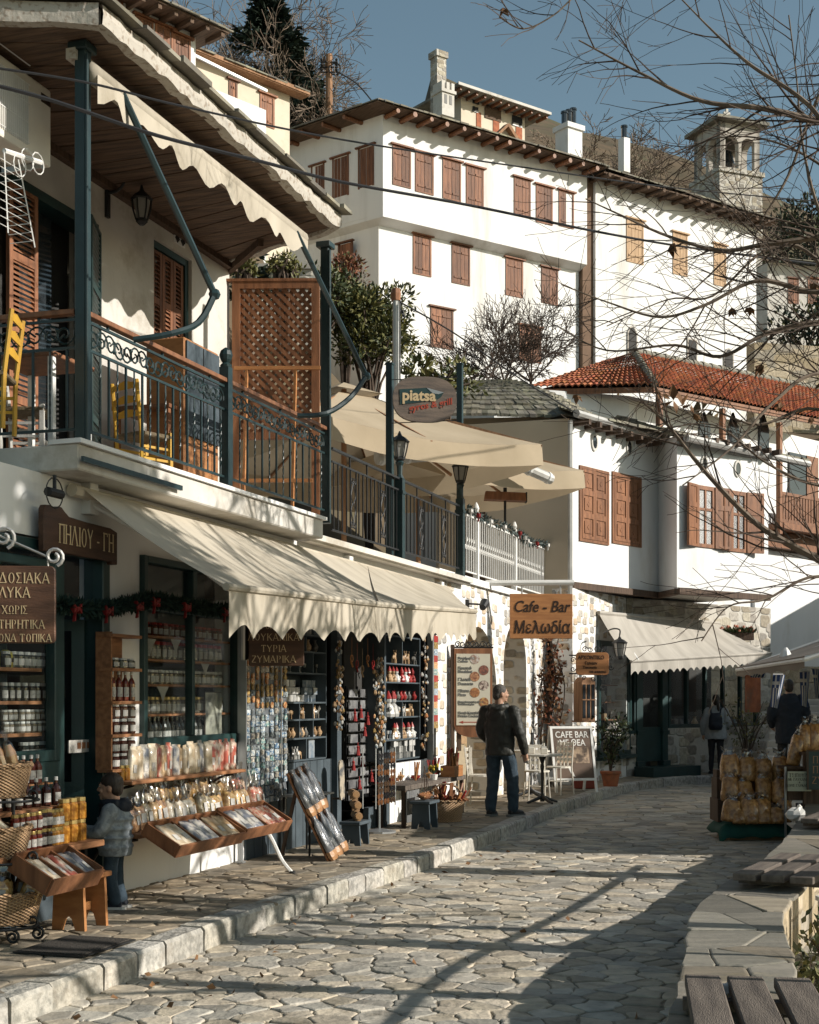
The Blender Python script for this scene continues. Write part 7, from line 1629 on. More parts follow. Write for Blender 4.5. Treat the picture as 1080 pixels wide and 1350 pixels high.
t=aroot('scarf_panel','narrow patchwork scarf hanging at the corner of the rubble arcade','scarf',A.s(574,.08),-.08,0);za,zb=az(574,960,.08),az(574,838,.08);cl_=[sv[i]for i in(6,1,0,4,3)]+[clay[3]]
mb=MB()
for k in range(14):mb.cur=(5,0,2,5,1,3)[k%6];z=zb-(zb-za)*(k+1)/14;mb.box(-.09+.01*sin(k),.09+.01*sin(k+1),-.01,.0,z,z+(zb-za)/14-.002)
mb.build('cloth',cl_,t);mb=MB();mb.tube([(-.11,-.005,zb+.02),(.11,-.005,zb+.02)],.012,5);mb.build('rod',black_iron,t)
k0,k1=A.s(457,-.25),A.s(500,-.25);kz0,kz1=az(478,1052,-.25),az(478,905,-.25)
kr=aroot('card_rack','dark wire rack of grey souvenir cards in the doorway','rack',k0,.25,0);mb=MB();L=k1-k0
for i in range(4):mb.box(L*i/3-.01,L*i/3+.01,0,.02,kz0,kz1)
for j in range(10):z=kz0+(kz1-kz0)*j/10;mb.box(0,L,-.03,.019,z-.004,z+.004)
mb.build('wires',black_iron,kr);mb=MB();mb.box(0,L,.03,.05,kz0,kz1+.9);mb.build('back_panel',interior,kr)
cardm=M('souvenir card',(.20,.20,.20),(.10,.10,.105),scale=9,rough=.5,bump=0,rnd=.35);first=None
for j in range(10):
 for i in range(3):
  p=A.w(k0+L*(i+.5)/3,.245,kz0+(kz1-kz0)*j/10+.005)
  if first is None:mb=MB();mb.box(-L/6*.82,L/6*.82,-.008,0,0,(kz1-kz0)/10*.72);mb.box(-L/6*.7,L/6*.3,-.011,-.0085,.02,.05);first=tag(mb.build('souvenir_card',cardm,None,p,A.ang),'grey souvenir card in the dark doorway rack','card','cards in the doorway rack')
  else:o=first.copy();COL.objects.link(o);o.location=p
tass=M('red tassel',(.33,.03,.025),(.2,.02,.02),rough=.7,bump=0);p0=None
for px,py in((468,940),(476,936),(481,960),(472,985),(488,975),(478,1000),(485,945),(494,985),(466,1005),(474,1030),(490,1020)):
 p=A.w(A.s(px,-.2),.2,az(px,py,-.2))
 if p0 is None:mb=MB();mb.tube([(0,0,.06),(0,0,0)],.004,4);mb.blob((0,0,0),.02,6,4);mb.lathe([(.014,-.01),(.03,-.10)],7);p0=tag(mb.build('red_tassel',tass,None,p,0),'red tassel hanging in front of the card rack','tassel','red tassels at the card rack')
 else:o=p0 .copy();COL.objects.link(o);o.location=p
orn=[sv[2],sv[5],sv[1],clay[1],clay[0],sv[6]]
def string_of(label,px,y0,y1,off,w,n,seed):
 rg=random.Random(seed);s_,zt_=A.pix(px,y0,off);zb_=az(px,y1,off);t=aroot('ornament_string',label,'ornament',s_,-off,zt_,group='hanging ornament strings');mb=MB();L=zt_-zb_
 for q in range(3):mb.tube([((q-1)*w*.5,0,.05),((q-1)*w*.6,-.01,-L)],.003,4)
 mb.build('cord',wire_black,t);mb=MB()
 for k in range(n):
  mb.cur=rg.randrange(6);c=(rg.gauss(0,w*.5),rg.uniform(-.05,.04),-L*rg.random());r=rg.uniform(.012,.026)
  if rg.random()<.5:mb.blob(c,(r,r*.7,r*1.2),6,4,.15,rg)
  else:mb.lathe([(r*.4,-r*1.4),(r*1.1,-r*.6),(r*.8,r*.6),(r*.2,r*1.3)],6,c)
 mb.build('shells',orn,t);return t
string_of('string of shells and wooden charms in front of the wide grey upright',447,846,962,.15,.07,75,1)
string_of('thick cluster of shells and charms left of the red figurine cabinet',500,868,985,.16,.11,150,2)
string_of('thin string of charms beside the steel upright at the shop end',560,842,990,.08,.035,60,3)
for k,px in enumerate((464,471,478,485,492)):
 t=aroot('hanging_toy','wooden toy hanging at the top of the dark doorway','toy',A.s(px,-.1),.1,az(px,868+7*(k%3),-.1),group='toys hanging in the doorway');mb=MB();mb.tube(spiral((0,0,0),.04,.04,0,1,12),.008,5);mb.tube([(0,0,.04),(0,0,.25)],.003,4);mb.tube([(-.03,0,-.04),(.03,0,-.10)],.012,5);mb.build('body',[orange_wood,clay[3],clay[1]][k%3],t)
f0_,f1_=A.s(508,.02),A.s(556,.02);zs=[az(533,y,-.02)for y in(1000,974,945,924,900,876)]
cabinet('dark blue cabinet with white and red figurines near the shop end',f0_,f1_,0,zs+[az(533,840,-.02)],(1,2,2,1,1,2))
L=f1_-f0_;g='figurines in the right cabinet'
for j in range(4):fill('box',[clay[0]],'white boxed mug stacked on the lowest shelf of the figurine cabinet',g,f0_+L*.3,f1_-.08,.06,zs[0]+.085*j*0.9,6,.8)
fill('figurine',[clay[0],clay[1]],'white and red figurine on the second shelf of the figurine cabinet',g,f0_+L*.35,f1_-.08,.06,zs[1],7,1.25);fill('goblet',[clay[0],clay[4]],'glass goblet in the left cubby of the second shelf',g,f0_+.06,f0_+L*.33,.08,zs[1],4,1.1)
fill('donkey',[clay[1],clay[0]],'cream animal figurine on the third shelf of the figurine cabinet',g,f0_+L*.3,f1_-.08,.06,zs[2],5,1.2);fill('figurine',[clay[0]],'large white gnome with red cap at the left of the third shelf',g,f0_+.08,f0_+L*.34,.02,zs[2],2,2.0)
fill('vase',[clay[2],clay[3]],'dark or red vase on the fourth shelf of the figurine cabinet',g,f0_+L*.3,f1_-.08,.06,zs[3],7,.9)
fill('figurine',[clay[1],clay[0],clay[3]],'cream or red figurine on the fifth shelf of the figurine cabinet',g,f0_+.08,f1_-.08,.06,zs[4],8,1.2)
fill('donkey',[clay[1],clay[2]],'brown toy animal on the top shelf of the figurine cabinet',g,f0_+L*.35,f1_-.08,.06,zs[5],5,1.3);ware('box',clay[0],'pale tin at the top left of the figurine cabinet',A.w(f0_+.12,.08,zs[5]+.007),A.ang,g,1.5)
wd=aroot('wainscot','dark blue grey boarded wainscot under the souvenir cabinets','panel');
for a,b,zt_ in((322,378,1050),(378,440,1003),(484,512,1062),(512,566,1004)):
 s0,s1=A.s(a,.0),A.s(b,.0);mb=MB();zz=az((a+b)/2,zt_,0);k=0;x=s0
 while x<s1-.03:mb.box(x,min(x+.095,s1),-.02+.003*(k%2),.05,ZP+.0,zz);x+=.1;k+=1
 mb.build('boards',blue_paint if a!=512 else plaster,wd)
g0,g1=A.s(487,.28),A.s(513,.28);gz0,gz1=az(500,1058,.28),az(500,990,.28)
t=aroot('sunglass_rack','small dark revolving rack of sunglasses in front of the doorway','rack',(g0+g1)/2,-.28,ZP);w_=(g1-g0)/2;mb=MB()
for x in(-w_,w_):
 for y in(-.08,.08):mb.tube([(x,y,gz0-ZP-.05),(x,y,gz1-ZP+.04)],.008,4)
mb.tube([(0,0,0),(0,0,gz1-ZP)],.015,6);mb.lathe([(.2,0),(.2,.02),(.02,.05)],12);mb.build('frame',grey_metal,t);rgz=(gz1-gz0)/9
glm=[M('tinted lens '+n,c,rough=.1,bump=0,coat=.6)for n,c in(('black',(.015,.016,.018)),('amber',(.14,.06,.025)),('brown',(.06,.035,.02)))];pr={}
for j in range(9):
 for i in range(3):
  m=R.choice(glm);p=A.w((g0+g1)/2+w_*(i-1)*.64,-.37,gz0+rgz*j)
  if id(m)in pr:o=pr[id(m)].copy();COL.objects.link(o);o.location=p;continue
  mb=MB();r=w_*.13
  for sx in(-1,1):mb.prism([(sx*r*1.1+r*cos(a*pi/4),.02+r*.8*sin(a*pi/4))for a in range(8)],-.004,0,'xz');mb.tube([(sx*r*2.1,0,.03),(sx*r*2.1,.06,.03)],.003,4)
  mb.tube([(-.01,-.002,.03),(.01,-.002,.03)],.004,4);pr[id(m)]=tag(mb.build('sunglasses',m,None,p,A.ang),{0:'black',1:'amber',2:'brown'}[glm.index(m)]+' sunglasses on the small revolving rack','sunglasses','sunglasses on the rack')
  # things standing on the pavement
lb=aroot('herb_board','leaning board of shiny plastic wrapped bundles on the pavement','board',A.s(398,.5),-.50,ZP);T=Matrix.Translation((.08,-.34,0))@Matrix.Rotation(radians(-24),4,'X')@Matrix.Rotation(radians(-8),4,'Y')
mb=MB();mb.box(-.2,.26,0,.02,.02,.98);mb.xf(T).build('board',shelf_wood,lb);mb=MB();mb.bar((-.05,-.0,.85),(-.05,.2,0),.03,.03);mb.build('strut',dark_wood,lb)
wrapm=M('dark wrapped herbs',(.10,.105,.115),(.26,.26,.26),scale=10,lo=.5,hi=.72,rough=.15,bump=1.0,bscale=13,coat=1.0,stretch=(3,3,.7));tanm=M('tan wrapper end',(.42,.23,.11),(.3,.15,.07),scale=12,rough=.4,bump=.3,coat=.5)
for j in range(2):
 for i in range(3):
  t=thing('wrapped_bundle','dark bundle of dried herbs wrapped in shiny plastic on the leaning board','bundle',(0,0,0),0,'wrapped herb bundles');M4=Matrix.Translation(A.w(A.s(398,.5),-.50,ZP))@Matrix.Rotation(A.ang,4,'Z')@T@Matrix.Translation((-.13+.17*i,-.035,.50-.47*j))@Matrix.Rotation(R.uniform(-.1,.1),4,'Y');t.matrix_world=M4
  mb=MB();mb.lathe([(.05,.0),(.085,.04),(.09,.2),(.08,.36),(.03,.44),(.05,.49)],9,sy=.45);mb.build('wrap',wrapm,t,smooth=True);mb=MB();mb.lathe([(.066,-.004),(.09,.035),(.094,.09)],9,sy=.5);mb.build('paper_band',tanm,t)
tb=aroot('driftwood_table','low iron table with driftwood slices behind the leaning board','table',A.s(408,.35),-.32,ZP);zt_=az(410,1046,.35)-ZP;mb=MB();mb.box(-.28,.36,-.16,.16,zt_-.02,zt_);mb.build('table_top',grey_metal,tb);mb=MB()
for x in(-.26,.34):
 for y in(-.14,.14):mb.tube([(x,y,0),(x,y,zt_-.02)],.012,5)
mb.build('legs',black_iron,tb)
for i,(dx,h,l,ry,m)in enumerate(((-.24,.05,.24,-.95,wrapm),(-.1,.07,.26,-.8,bread),(.06,.06,.28,-.65,wrapm),(.24,.05,.22,-1.35,bread),(.30,.05,.16,-1.5,pole_wood))):
 t=aroot('driftwood_piece',('shiny wrapped slice at the left of the driftwood table','curved pale wood slice on the driftwood table','dark wrapped slice upright on the driftwood table','rough brown wood slice at the right of the driftwood table','small wood stub at the right edge of the driftwood table')[i],'wood',A.s(408,.35)+dx,-.32,ZP+zt_+.03,group='driftwood slices');t.rotation_euler=(0,ry+.2,A.ang);mb=MB();mb.tube(catmull([(0,0,0),(.02,0,l*.4),(0,.02,l)],4),[.05]*8+[.03],8)if False else mb.tube([(0,0,0),(.02,0,l*.3),(.03,0,l*.7),(0,.01,l)],[.04,.055,.05,.02],8);mb.build('slice',m,t,smooth=True)
s_=A.s(463,.45);stool('low_stool','small blue grey plank stool carrying the log planters',s_,-.50,.36,.24,.26,blue_paint)
logm=M('birch log',(.40,.26,.15),(.28,.16,.08),scale=8,rough=.8,bump=.3,stretch=(1,8,1))
for k,(dx,z)in enumerate(((.04,.29),(.01,.41),(-.05,.53))):
 t=aroot('log_holder',('lowest','middle','topmost')[k]+' round log of the stepped log stack on the low stool','log',s_+dx,-.50,ZP+z+.025,group='log stack');t.rotation_euler=(0,0,A.ang+.5);mb=MB();mb.tube([(-.16,0,0),(.16,0,0)],.045,10);mb.cur=1;mb.tube([(-.166,0,0),(-.161,0,0)],.034,10);mb.build('log',[logm,bread],t);mb=MB();mb.box(-.1,-.06,-.03,.03,-.07,-.035);mb.box(.06,.1,-.03,.03,-.07,-.035);mb.build('peg',logm,t)
t=aroot('painted_board','tall narrow rounded wooden board painted with a pale picture beside the doorway','board',A.s(450,.2),-.2,az(450,1054,.2));t.rotation_euler=(0,-.1,A.ang);h=az(450,1001,.2)-az(450,1054,.2);mb=MB();w_=.075;mb.prism([(-w_*.7,0),(w_*.7,0),(w_,h*.15),(w_,h*.85),(w_*.6,h*.96),(0,h),(-w_*.6,h*.96),(-w_,h*.85),(-w_,h*.15)],-.02,0,'xz');mb.build('plank',M('painted plank',(.36,.31,.24),(.10,.10,.10),scale=7,rough=.5,bump=0,lo=.48,hi=.56),t);mb=MB();mb.box(-.02,.02,.001,.12,0,.02);mb.build('prop',dark_wood,t)
tt=aroot('toy_table','narrow plank table of wooden toys along the shop end','table',A.s(512,.2),-.2,ZP);L=A.s(603,.3)-A.s(512,.2);zt_=az(560,1030,.35)-ZP;mb=MB();mb.box(0,L,-.22,.16,zt_-.06,zt_);mb.build('table_top',grey_wood,tt)
for x in(.06,L-.06):
 for y in(-.18,.12):mb=MB();mb.box(x-.025,x+.025,y-.025,y+.025,0,zt_-.06);mb.build('leg',dark_wood,tt)
mb=MB();mb.box(.02,.5,-.235,-.222,zt_-.45,zt_-.07);mb.build('cloth',grey_metal,tt)
g='wooden toys on the plank table'
for k in range(16):
 s_=A.s(512,.2)+.12+(L-.2)*k/15;kind=k%4;z=ZP+zt_
 lab=('wooden toy sword lying on the plank table','wooden toy top on the plank table','carved spoon bundle standing on the plank table','small carved bowl on the plank table')[kind]
 t=aroot('wooden_toy',lab,'toy',s_,-.24+R.uniform(0,.2),z,group=g);mb=MB()
 if kind==0:mb.bar((-.12,0,.02),(.14,.03,.03),.03,.012);mb.bar((-.05,-.05,.02),(-.05,.06,.025),.02,.02)
 elif kind==1:mb.lathe([(.004,0),(.04,.05),(.05,.07),(.012,.085),(.01,.12)],10)
 elif kind==2:[mb.tube([(0,0,0),(R.uniform(-.05,.05),R.uniform(-.05,.05),.24)],[.012,.009],5)for _ in range(6)]
 else:mb.lathe([(.02,0),(.055,.03),(.065,.06),(.058,.06),(.04,.03)],12)
 mb.build('body',[orange_wood,rich_wood,clay[3],bread][R.randrange(4)],t)
t=aroot('stick_crate','small wooden crate of thin wooden sticks at the arcade corner','crate',A.s(592,.3),-.34,ZP+zt_+.0);mb=MB();mb.box(-.2,.2,-.1,.1,0,.02);[mb.box(a,b,c,d,.02,.15)for a,b,c,d in((-.2,.2,-.1,-.085),(-.2,.2,.085,.1),(-.2,-.185,-.085,.085),(.185,.2,-.085,.085))];mb.build('box',orange_wood,t)
for k in range(24):mb=MB();x,y=R.uniform(-.16,.16),R.uniform(-.06,.06);mb.tube([(x,y,.03),(x+R.uniform(-.08,.08),y+R.uniform(-.04,.04),R.uniform(.28,.40))],.012,5);mb.build('stick',[rich_wood,orange_wood,clay[3],dark_wood][k%4],t)
t=aroot('flower_pot','tiny pot of yellow flowers on the plank table end','flower pot',A.s(574,.38),-.36,ZP+zt_);mb=MB();mb.lathe([(.04,0),(.055,.07),(.05,.07)],10);mb.build('pot',white_paint,t);mb=MB();[mb.leaf((0,0,.07),(R.gauss(0,.5),R.gauss(0,.5),1),.14,.04)for _ in range(30)];mb.build('leaves',leaf_green,t);mb=MB();[mb.blob((R.gauss(0,.05),R.gauss(0,.05),R.uniform(.14,.2)),.018,5,4)for _ in range(12)];mb.build('blossoms',M('yellow blossom',(.5,.36,.03),rough=.7,bump=0),t)
s_=A.s(560,.62);st=stool('low_stool','dark blue grey plank stool carrying the model boat',s_,-.62,.40,.26,.34,blue_paint)
t=aroot('model_boat','brown model boat with small mast on the dark low stool','model boat',s_,-.62,ZP+.34);mb=MB()
def hull(u,v):a=pi*(v-.5)*1.0;w_=.075*sin(pi*min(1,max(.02,u)))**.6;return Vector((-.22+.44*u,w_*sin(a),.075-.07*cos(a)*sin(pi*min(1,max(.05,u)))**.5+.03*(2*u-1)**2))
mb.grid(hull,14,8);mb.build('hull',rich_wood,t);mb=MB();mb.box(-.17,.17,-.05,.05,.05,.06);mb.build('deck',bread,t);mb=MB();mb.tube([(0,0,.05),(0,0,.42)],.007,5);mb.tube([(.08,0,.05),(.08,0,.30)],.006,5);mb.tube([(-.18,0,.08),(0,0,.4),(.2,0,.08)],.003,4);mb.build('mast',dark_wood,t);mb=MB();[mb.blob((R.uniform(-.12,.1),R.uniform(-.04,.04),.075),.022,6,4)for _ in range(9)];mb.build('cargo',orange_wood,t)
b=basket('wicker_basket','round wicker basket of red brown wooden toys standing on the pavement near the arcade',A.w(A.s(592,.62),-.58,ZP),.235,.27,'baskets on the pavement',True)
for k in range(16):
 a=2*pi*k/16;t=thing('toy_sword','red brown wooden toy sticking out of the pavement basket','toy',(b.location.x+.11*cos(a),b.location.y+.11*sin(a),ZP+.08),0,'wooden toys in the pavement basket');t.rotation_euler=(R.uniform(-.4,.4)-.2*sin(a),.5*cos(a)+R.uniform(-.2,.2),a);mb=MB();mb.bar((0,0,0),(0,0,R.uniform(.34,.46)),.045,.018);mb.build('blade',[rich_wood,rich_wood,orange_wood,clay[3]][k%4],t);mb=MB();mb.bar((-.06,0,.26),(.06,0,.26),.02,.025);mb.build('cross_guard',rich_wood,t)
 # stone bench wall on the right
bl=[(.55,3.6),(.95,5.2),(1.26,6.45),(1.446,7.23),(1.89,9.0),(2.99,11.7),(4.0,14.6),(4.9,17.4)]
BZ=.45
bpath=catmull([(x,y,0)for x,y in bl],6)
def boff(i,o):
 a=bpath[max(0,i-1)];b=bpath[min(len(bpath)-1,i+1)];d=(b-a).normalized();return bpath[i]+Vector((d.y,-d.x,0))*o
bw=thing('bench_wall','low rubble seat wall topped with grey slate slabs along the right side of the street','wall')
mb=MB()
for i in range(len(bpath)-1):
 q=[boff(i,.03),boff(i+1,.03),boff(i+1,.45),boff(i,.45)];mb.prism([(p.x,p.y)for p in q],-.3,BZ-.05,'xy')
mb.build('rubble_core',rubble_tan,bw)
sd=[];i=0
tot=len(bpath)
for i in range(0,tot,2):
 for o in(.10,.38):p=boff(i,o);sd.append((p.x+R.uniform(-.07,.07),p.y+R.uniform(-.28,.28)))
cl_=[]
outl=[boff(i,-.03)for i in range(tot)]+[boff(i,.5)for i in range(tot-1,-1,-1)]
for x,y,poly in cells(sd,1.1):
 k=min(range(tot),key=lambda j:(bpath[j].x-x)**2+(bpath[j].y-y)**2);a=bpath[max(0,k-1)];b=bpath[min(tot-1,k+1)];d=(b-a).normalized();n_=Vector((d.y,-d.x,0));e0=bpath[k]-n_*.05;e1=bpath[k]+n_*.49
 poly=clip(poly,e0 .x,e0 .y,-n_.x,-n_.y);poly=clip(poly,e1 .x,e1 .y,n_.x,n_.y)
 if len(poly)>=3:cl_.append((x,y,poly))
bench_slate=M('bench slate',(.33,.295,.24),(.21,.195,.165),scale=3,stretch=(1,3.5,1),rough=.7,bump=.4,bscale=22,attr=True,dirt=(.36,.31,.22),dscale=3)
stone_mb(cl_,.006,BZ,.009,[(1,1,1),(.9,.92,.92),(1.1,1.04,.95),(.8,.82,.82)],.006).build('slab_top',bench_slate,bw)
def slat_seat(label,P0,dr,n,w,gap,L,z=BZ+.02):
 d=Vector((dr[0],dr[1],0)).normalized();t=thing('slatted_seat',label,'bench seat',(P0[0],P0[1],z),atan2(d.y,d.x)-pi/2,'slatted wooden seats on the wall')
 for k in range(n):mb=MB();x=k*(w+gap);mb.box(x,x+w,0,L,.045,.095);o=mb.build('slat',grey_wood,t);bevel(o,.006);o.rotation_euler=(0,0,R.uniform(-.012,.012))
 for y in(L*.16,L*.8):mb=MB();mb.box(-.02,n*(w+gap),y,y+.07,0,.044);mb.build('batten',grey_wood,t)
 return t
p0=P(966,1163,9.62);slat_seat('weathered slatted seat of three planks in the middle of the wall',(p0 .x,p0 .y),(.52,1.0),3,.155,.035,1.45)
p0=P(906,1299,6.05);slat_seat('weathered slatted seat at the near end of the wall with a crumpled tissue',(.955,4.7),(.165,1),3,.15,.035,1.42)
p0=P(1053,1082,14.2);slat_seat('far slatted seat beside the chips stall',(3.85,14.0),(.5,1.0),3,.17,.04,1.3)
t=thing('crumpled_tissue','crumpled white tissue lying in a gap of the near slatted seat','tissue',(1.345,6.0,BZ+.035));mb=MB();mb.blob((0,0,.02),(.045,.05,.04),9,6,.3);mb.build('paper',orn_white,t);mb=MB();mb.blob((.03,.03,.02),(.02,.025,.03),7,5,.35);mb.build('fold',orn_white,t)
t=thing('crumpled_tissue','crumpled white bag on the wall beside the chips stall leg','bag',(P(1050,1085,15.).x,15.,BZ+.01));mb=MB();mb.blob((0,0,.06),(.10,.08,.075),9,6,.25);mb.build('plastic',orn_white,t);mb=MB();mb.blob((.04,.02,.13),(.03,.03,.04),7,5,.3);mb.build('knot',orn_white,t)
gr=thing('garden_railing','dark iron garden railing behind the slate topped seat wall','railing')
mb=MB();pts=[boff(i,.8)+Vector((0,0,1.12))for i in range(0,tot-6)];mb.tube(pts,.026,6);mb.build('handrail',green_metal,gr)
for i in range(2,tot-6,8):p=boff(i,.8);mb=MB();mb.tube([(p.x,p.y,-.1),(p.x,p.y,1.12)],.025,6);mb.build('post',green_metal,gr)
def plant(name,label,loc,r,h,n,mats,L,w,cat='plant',group=None,stems=8,seed=1,up=.6):
 rg=random.Random(seed);t=thing(name,label,cat,loc,rg.uniform(0,6),group);mb=MB();ml=[MB()for _ in mats]
 for k in range(stems):
  a=rg.uniform(0,2*pi);rr=r*rg.uniform(.3,1);tip=Vector((rr*cos(a),rr*sin(a),h*rg.uniform(.6,1)));mid=Vector((rr*.35*cos(a),rr*.35*sin(a),h*.5));pts=catmull([(0,0,0),mid,tip],5);mb.tube(pts,[.012*(h+.3)*(1-.8*i/(len(pts)-1))for i in range(len(pts))],4)
  for j in range(n//stems):
   p=pts[rg.randrange(3,len(pts))]+Vector((rg.gauss(0,r*.18),rg.gauss(0,r*.18),rg.gauss(0,h*.10)));d=Vector((rg.gauss(0,1),rg.gauss(0,1),rg.gauss(up,1)));ml[rg.randrange(len(mats))].leaf(p,d,L*rg.uniform(.6,1.2),w,rg)
 mb.build('stems',twig,t)
 for m_,q in zip(ml,mats):m_.build('foliage',q,t)
 return t
leaf_grey=M('grey green leaf',(.12,.125,.07),(.06,.07,.04),scale=3,rough=.6,bump=0)
for k,(x,y,h,lab)in enumerate(((2.10,7.5,.45,'grey green plant creeping up the sunny side of the seat wall'),(2.32,8.1,.34,'small dry plant at the foot of the seat wall'),(2.02,6.75,.4,'leafy green plant in the right bottom corner behind the wall'),(1.98,6.2,.36,'low ground plant at the right bottom corner behind the seat'),(2.62,9.0,.4,'climbing tuft on the side of the seat wall below the middle seat'))):
 plant('garden_plant',lab,(x,y,-.04),.2,h,150,[leaf_grey,leaf_green,leaf_olive],.07,.035,'plant','plants behind the seat wall',9,20+k)
t=thing('white_post','whitish concrete post at the right edge beside the seat wall','post',(2.72,9.3,0));mb=MB();mb.box(-.04,.05,-.05,.05,-.05,.42);bevel(mb.build('shaft',plaster_old,t),.01);mb=MB();mb.box(-.05,.06,-.06,.06,.42,.45);mb.build('cap',plaster_old,t)
# chips stall
SX,SY=P(990,1100,17.7).x,17.7
t=thing('cardboard_box','flattened brown cardboard box under the green cloth of the chips stack','box',(SX,SY,0),.06);mb=MB();mb.box(-.34,.34,-.25,.3,0,.16);bevel(mb.build('box',M('cardboard',(.30,.20,.12),(.24,.155,.09),rough=.85,bump=.1),t),.006);mb=MB();mb.box(-.15,.12,-.2525,-.2505,.07,.10);mb.build('print',letter_dark,t)
t=thing('green_cloth','dark green cloth spread under the bags of chips','cloth',(SX,SY,.162));mb=MB();rg=random.Random(5)
mb.grid(lambda u,v:Vector((-.46+.94*u,-.36+.8*v,.015+.05*(1-abs(2*u-1)**6)*(1-abs(2*v-1)**6)-.10*(abs(2*u-1)**8)-.13*max(0,.12-v)/.12+.012*sin(19*u+7*v))),24,16);o=mb.build('cloth',M('green cloth',(.012,.075,.055),(.008,.05,.04),scale=4,rough=.8,bump=.2),t,smooth=True);solid(o,.01)
st=thing('stepped_crate','dark stepped crate hidden behind the stacked chips','crate',(SX,SY+.1,.2));mb=MB();mb.box(-.40,.40,-.05,.42,0,.28);mb.box(-.38,.38,.10,.42,.28,.54);mb.build('box',dark_wood,st);mb=MB();mb.box(-.36,.36,.2,.42,.54,.64);mb.build('top_step',dark_wood,st)
g='bags of chips stacked on the green cloth'
def chip_bag(label,x,y,z,w,h,tilt,yaw=0.0,n=14):
 t=thing('chips_bag',label,'bag',(x,y,z),0,g);t.rotation_euler=(tilt,R.uniform(-.06,.06),yaw);bag_mb(w,w*.72,h,.78,n).build('bag',[chips_mat,film],t,smooth=True)
 mb=MB();mb.lathe([(w*.05,h*.80),(w*.10,h*.78),(w*.05,h*.835)],8);mb.build('tie',orn_white,t);return t
for j,(y,z,h)in enumerate(((-.16,.22,.34),(.0,.46,.34),(.16,.70,.36))):
 for i in range(4):chip_bag(('bag of golden chips in the lower full row of the stack','bag of golden chips in the middle row of the stack','tied bag of golden chips in the top row of the stack')[j],SX-.33+.215*i+.03*j+R.uniform(-.03,.03),SY+y-.12+R.uniform(-.03,.03),z+R.uniform(-.02,.03),R.uniform(.21,.26),h*R.uniform(1.0,1.2),radians(-9)+R.uniform(-.08,.08),R.uniform(-.5,.5))
for i in range(4):chip_bag('short bag of chips lying at the front foot of the stack',SX-.22+.15*i,SY-.36,.215,.17,.25,radians(-22),R.uniform(-.2,.2))
KX=P(1040,1060,17.2).x
ct=thing('stall_counter','dark wooden stall counter right of the chips stack','counter',(KX,17.35,0));mb=MB();zc=P(1040,1011,17.3).z;zc2=P(1062,992,17.3).z
mb.box(0,.22,0,.7,zc-.03,zc);mb.box(.22,1.9,-.02,.7,zc2-.035,zc2);mb.build('counter_top',dark_wood,ct);mb=MB();mb.box(.221,1.88,.0,.05,.42,zc2-.036);mb.box(.02,.221,.05,.1,.5,zc-.031);mb.build('front_panel',dark_wood,ct)
mb=MB();mb.tube([(.0,.0,0),(.0,.0,zc)],.016,6);mb.build('leg',grey_metal,ct);mb=MB();mb.box(.3,1.8,.1,.65,0,.42);mb.build('base',interior,ct)
for k,(px,w,h,tz,lab)in enumerate(((1046,.17,.50,zc,'tall leaning bag of mixed chips at the left end of the stall counter'),(1064,.15,.42,zc2,'tall chips bag second on the stall counter'),(1077,.18,.44,zc2,'tall chips bag at the right edge of the picture on the counter'))):
 x=P(px,960,17.55).x;t=chip_bag(lab,x,17.6+.03*k,tz,w,h,-.05);t['group']='tall chips bags on the counter';t.rotation_euler=(-.04,(.22,.02,.05)[k],.2*k)
pc=thing('price_card','pale handwritten price card pinned to the stall counter','card',P(1054,1030,17.2),radians(-2));q=17.2/F;mb=MB();mb.box(-15.5*q,15.5*q,-.006,.0,-13*q,13*q);mb.build('card',M('pale green card',(.42,.43,.33),(.38,.39,.3),rough=.7,bump=0),pc)
for txt,y,h in(('ΤΣΙΠΟΥΡΟ',8,5),('ΜΕ ΓΛΥΚΑΝΙΣΟ',2.5,3.6),('&',-1.5,2.6),('ΧΩΡΙΣ ΓΛΥΚΑΝΙΣΟ',-5.5,3.4)):serif(txt,h*q*1.4,letter_dark,pc,(0,-.006,y*q),sx=.8)if txt!='&' else lettering(txt,h*q*1.3,letter_dark,pc,(0,-.0075,y*q))
cb=thing('chalkboard','dark green board with orange outlined letters on the stall counter front','sign',P(1079,1015,17.15),radians(-2));mb=MB();mb.box(-15*q,22*q,-.012,.012,-26*q,26*q);mb.build('board',green_paint,cb);mb=MB();mb.box(-15*q,-13*q,-.016,-.0125,-26*q,26*q);mb.box(-13*q,22*q,-.0155,-.0125,24*q,26*q);mb.build('frame',dark_wood,cb)
letter_or=M('orange lettering',(.36,.21,.12),rough=.7,bump=0)
for txt,y in(('Π',13.5),('Π',0.5),('ΖΥ',-13.5)):serif(txt,13*q,letter_or,cb,(-7.5*q if txt=='Π' else-8.5*q,-.012,y*q),align='LEFT',sx=.9)
tp=thing('stall_canopy','taupe tarpaulin canopy on white bars over the chips stall','canopy')
Ap,Bp=Vector((4.83,21.,2.2)),Vector((4.25,15.3,2.2));Rp,Rq=Vector((7.3,20.6,3.1)),Vector((7.0,14.9,3.1))
mb=MB();mb.grid(lambda u,v:Ap.lerp(Bp,u).lerp(Rp.lerp(Rq,u),v)+Vector((0,0,-.05*sin(pi*v)*(1+.5*sin(9*u)))),30,12);Cp,Cq=Vector((9.8,20.2,2.2)),Vector((9.6,14.6,2.2));mb.grid(lambda u,v:Rp.lerp(Rq,u).lerp(Cp.lerp(Cq,u),v),20,6);o=mb.build('tarpaulin',canvas_taupe,tp,smooth=True)
mb=MB();mb.grid(lambda u,v:Ap.lerp(Bp,u)+Vector((0,.0,-.14*v+.01*sin(40*u)*v)),60,2);mb.build('valance',canvas_taupe,tp)
mb=MB()
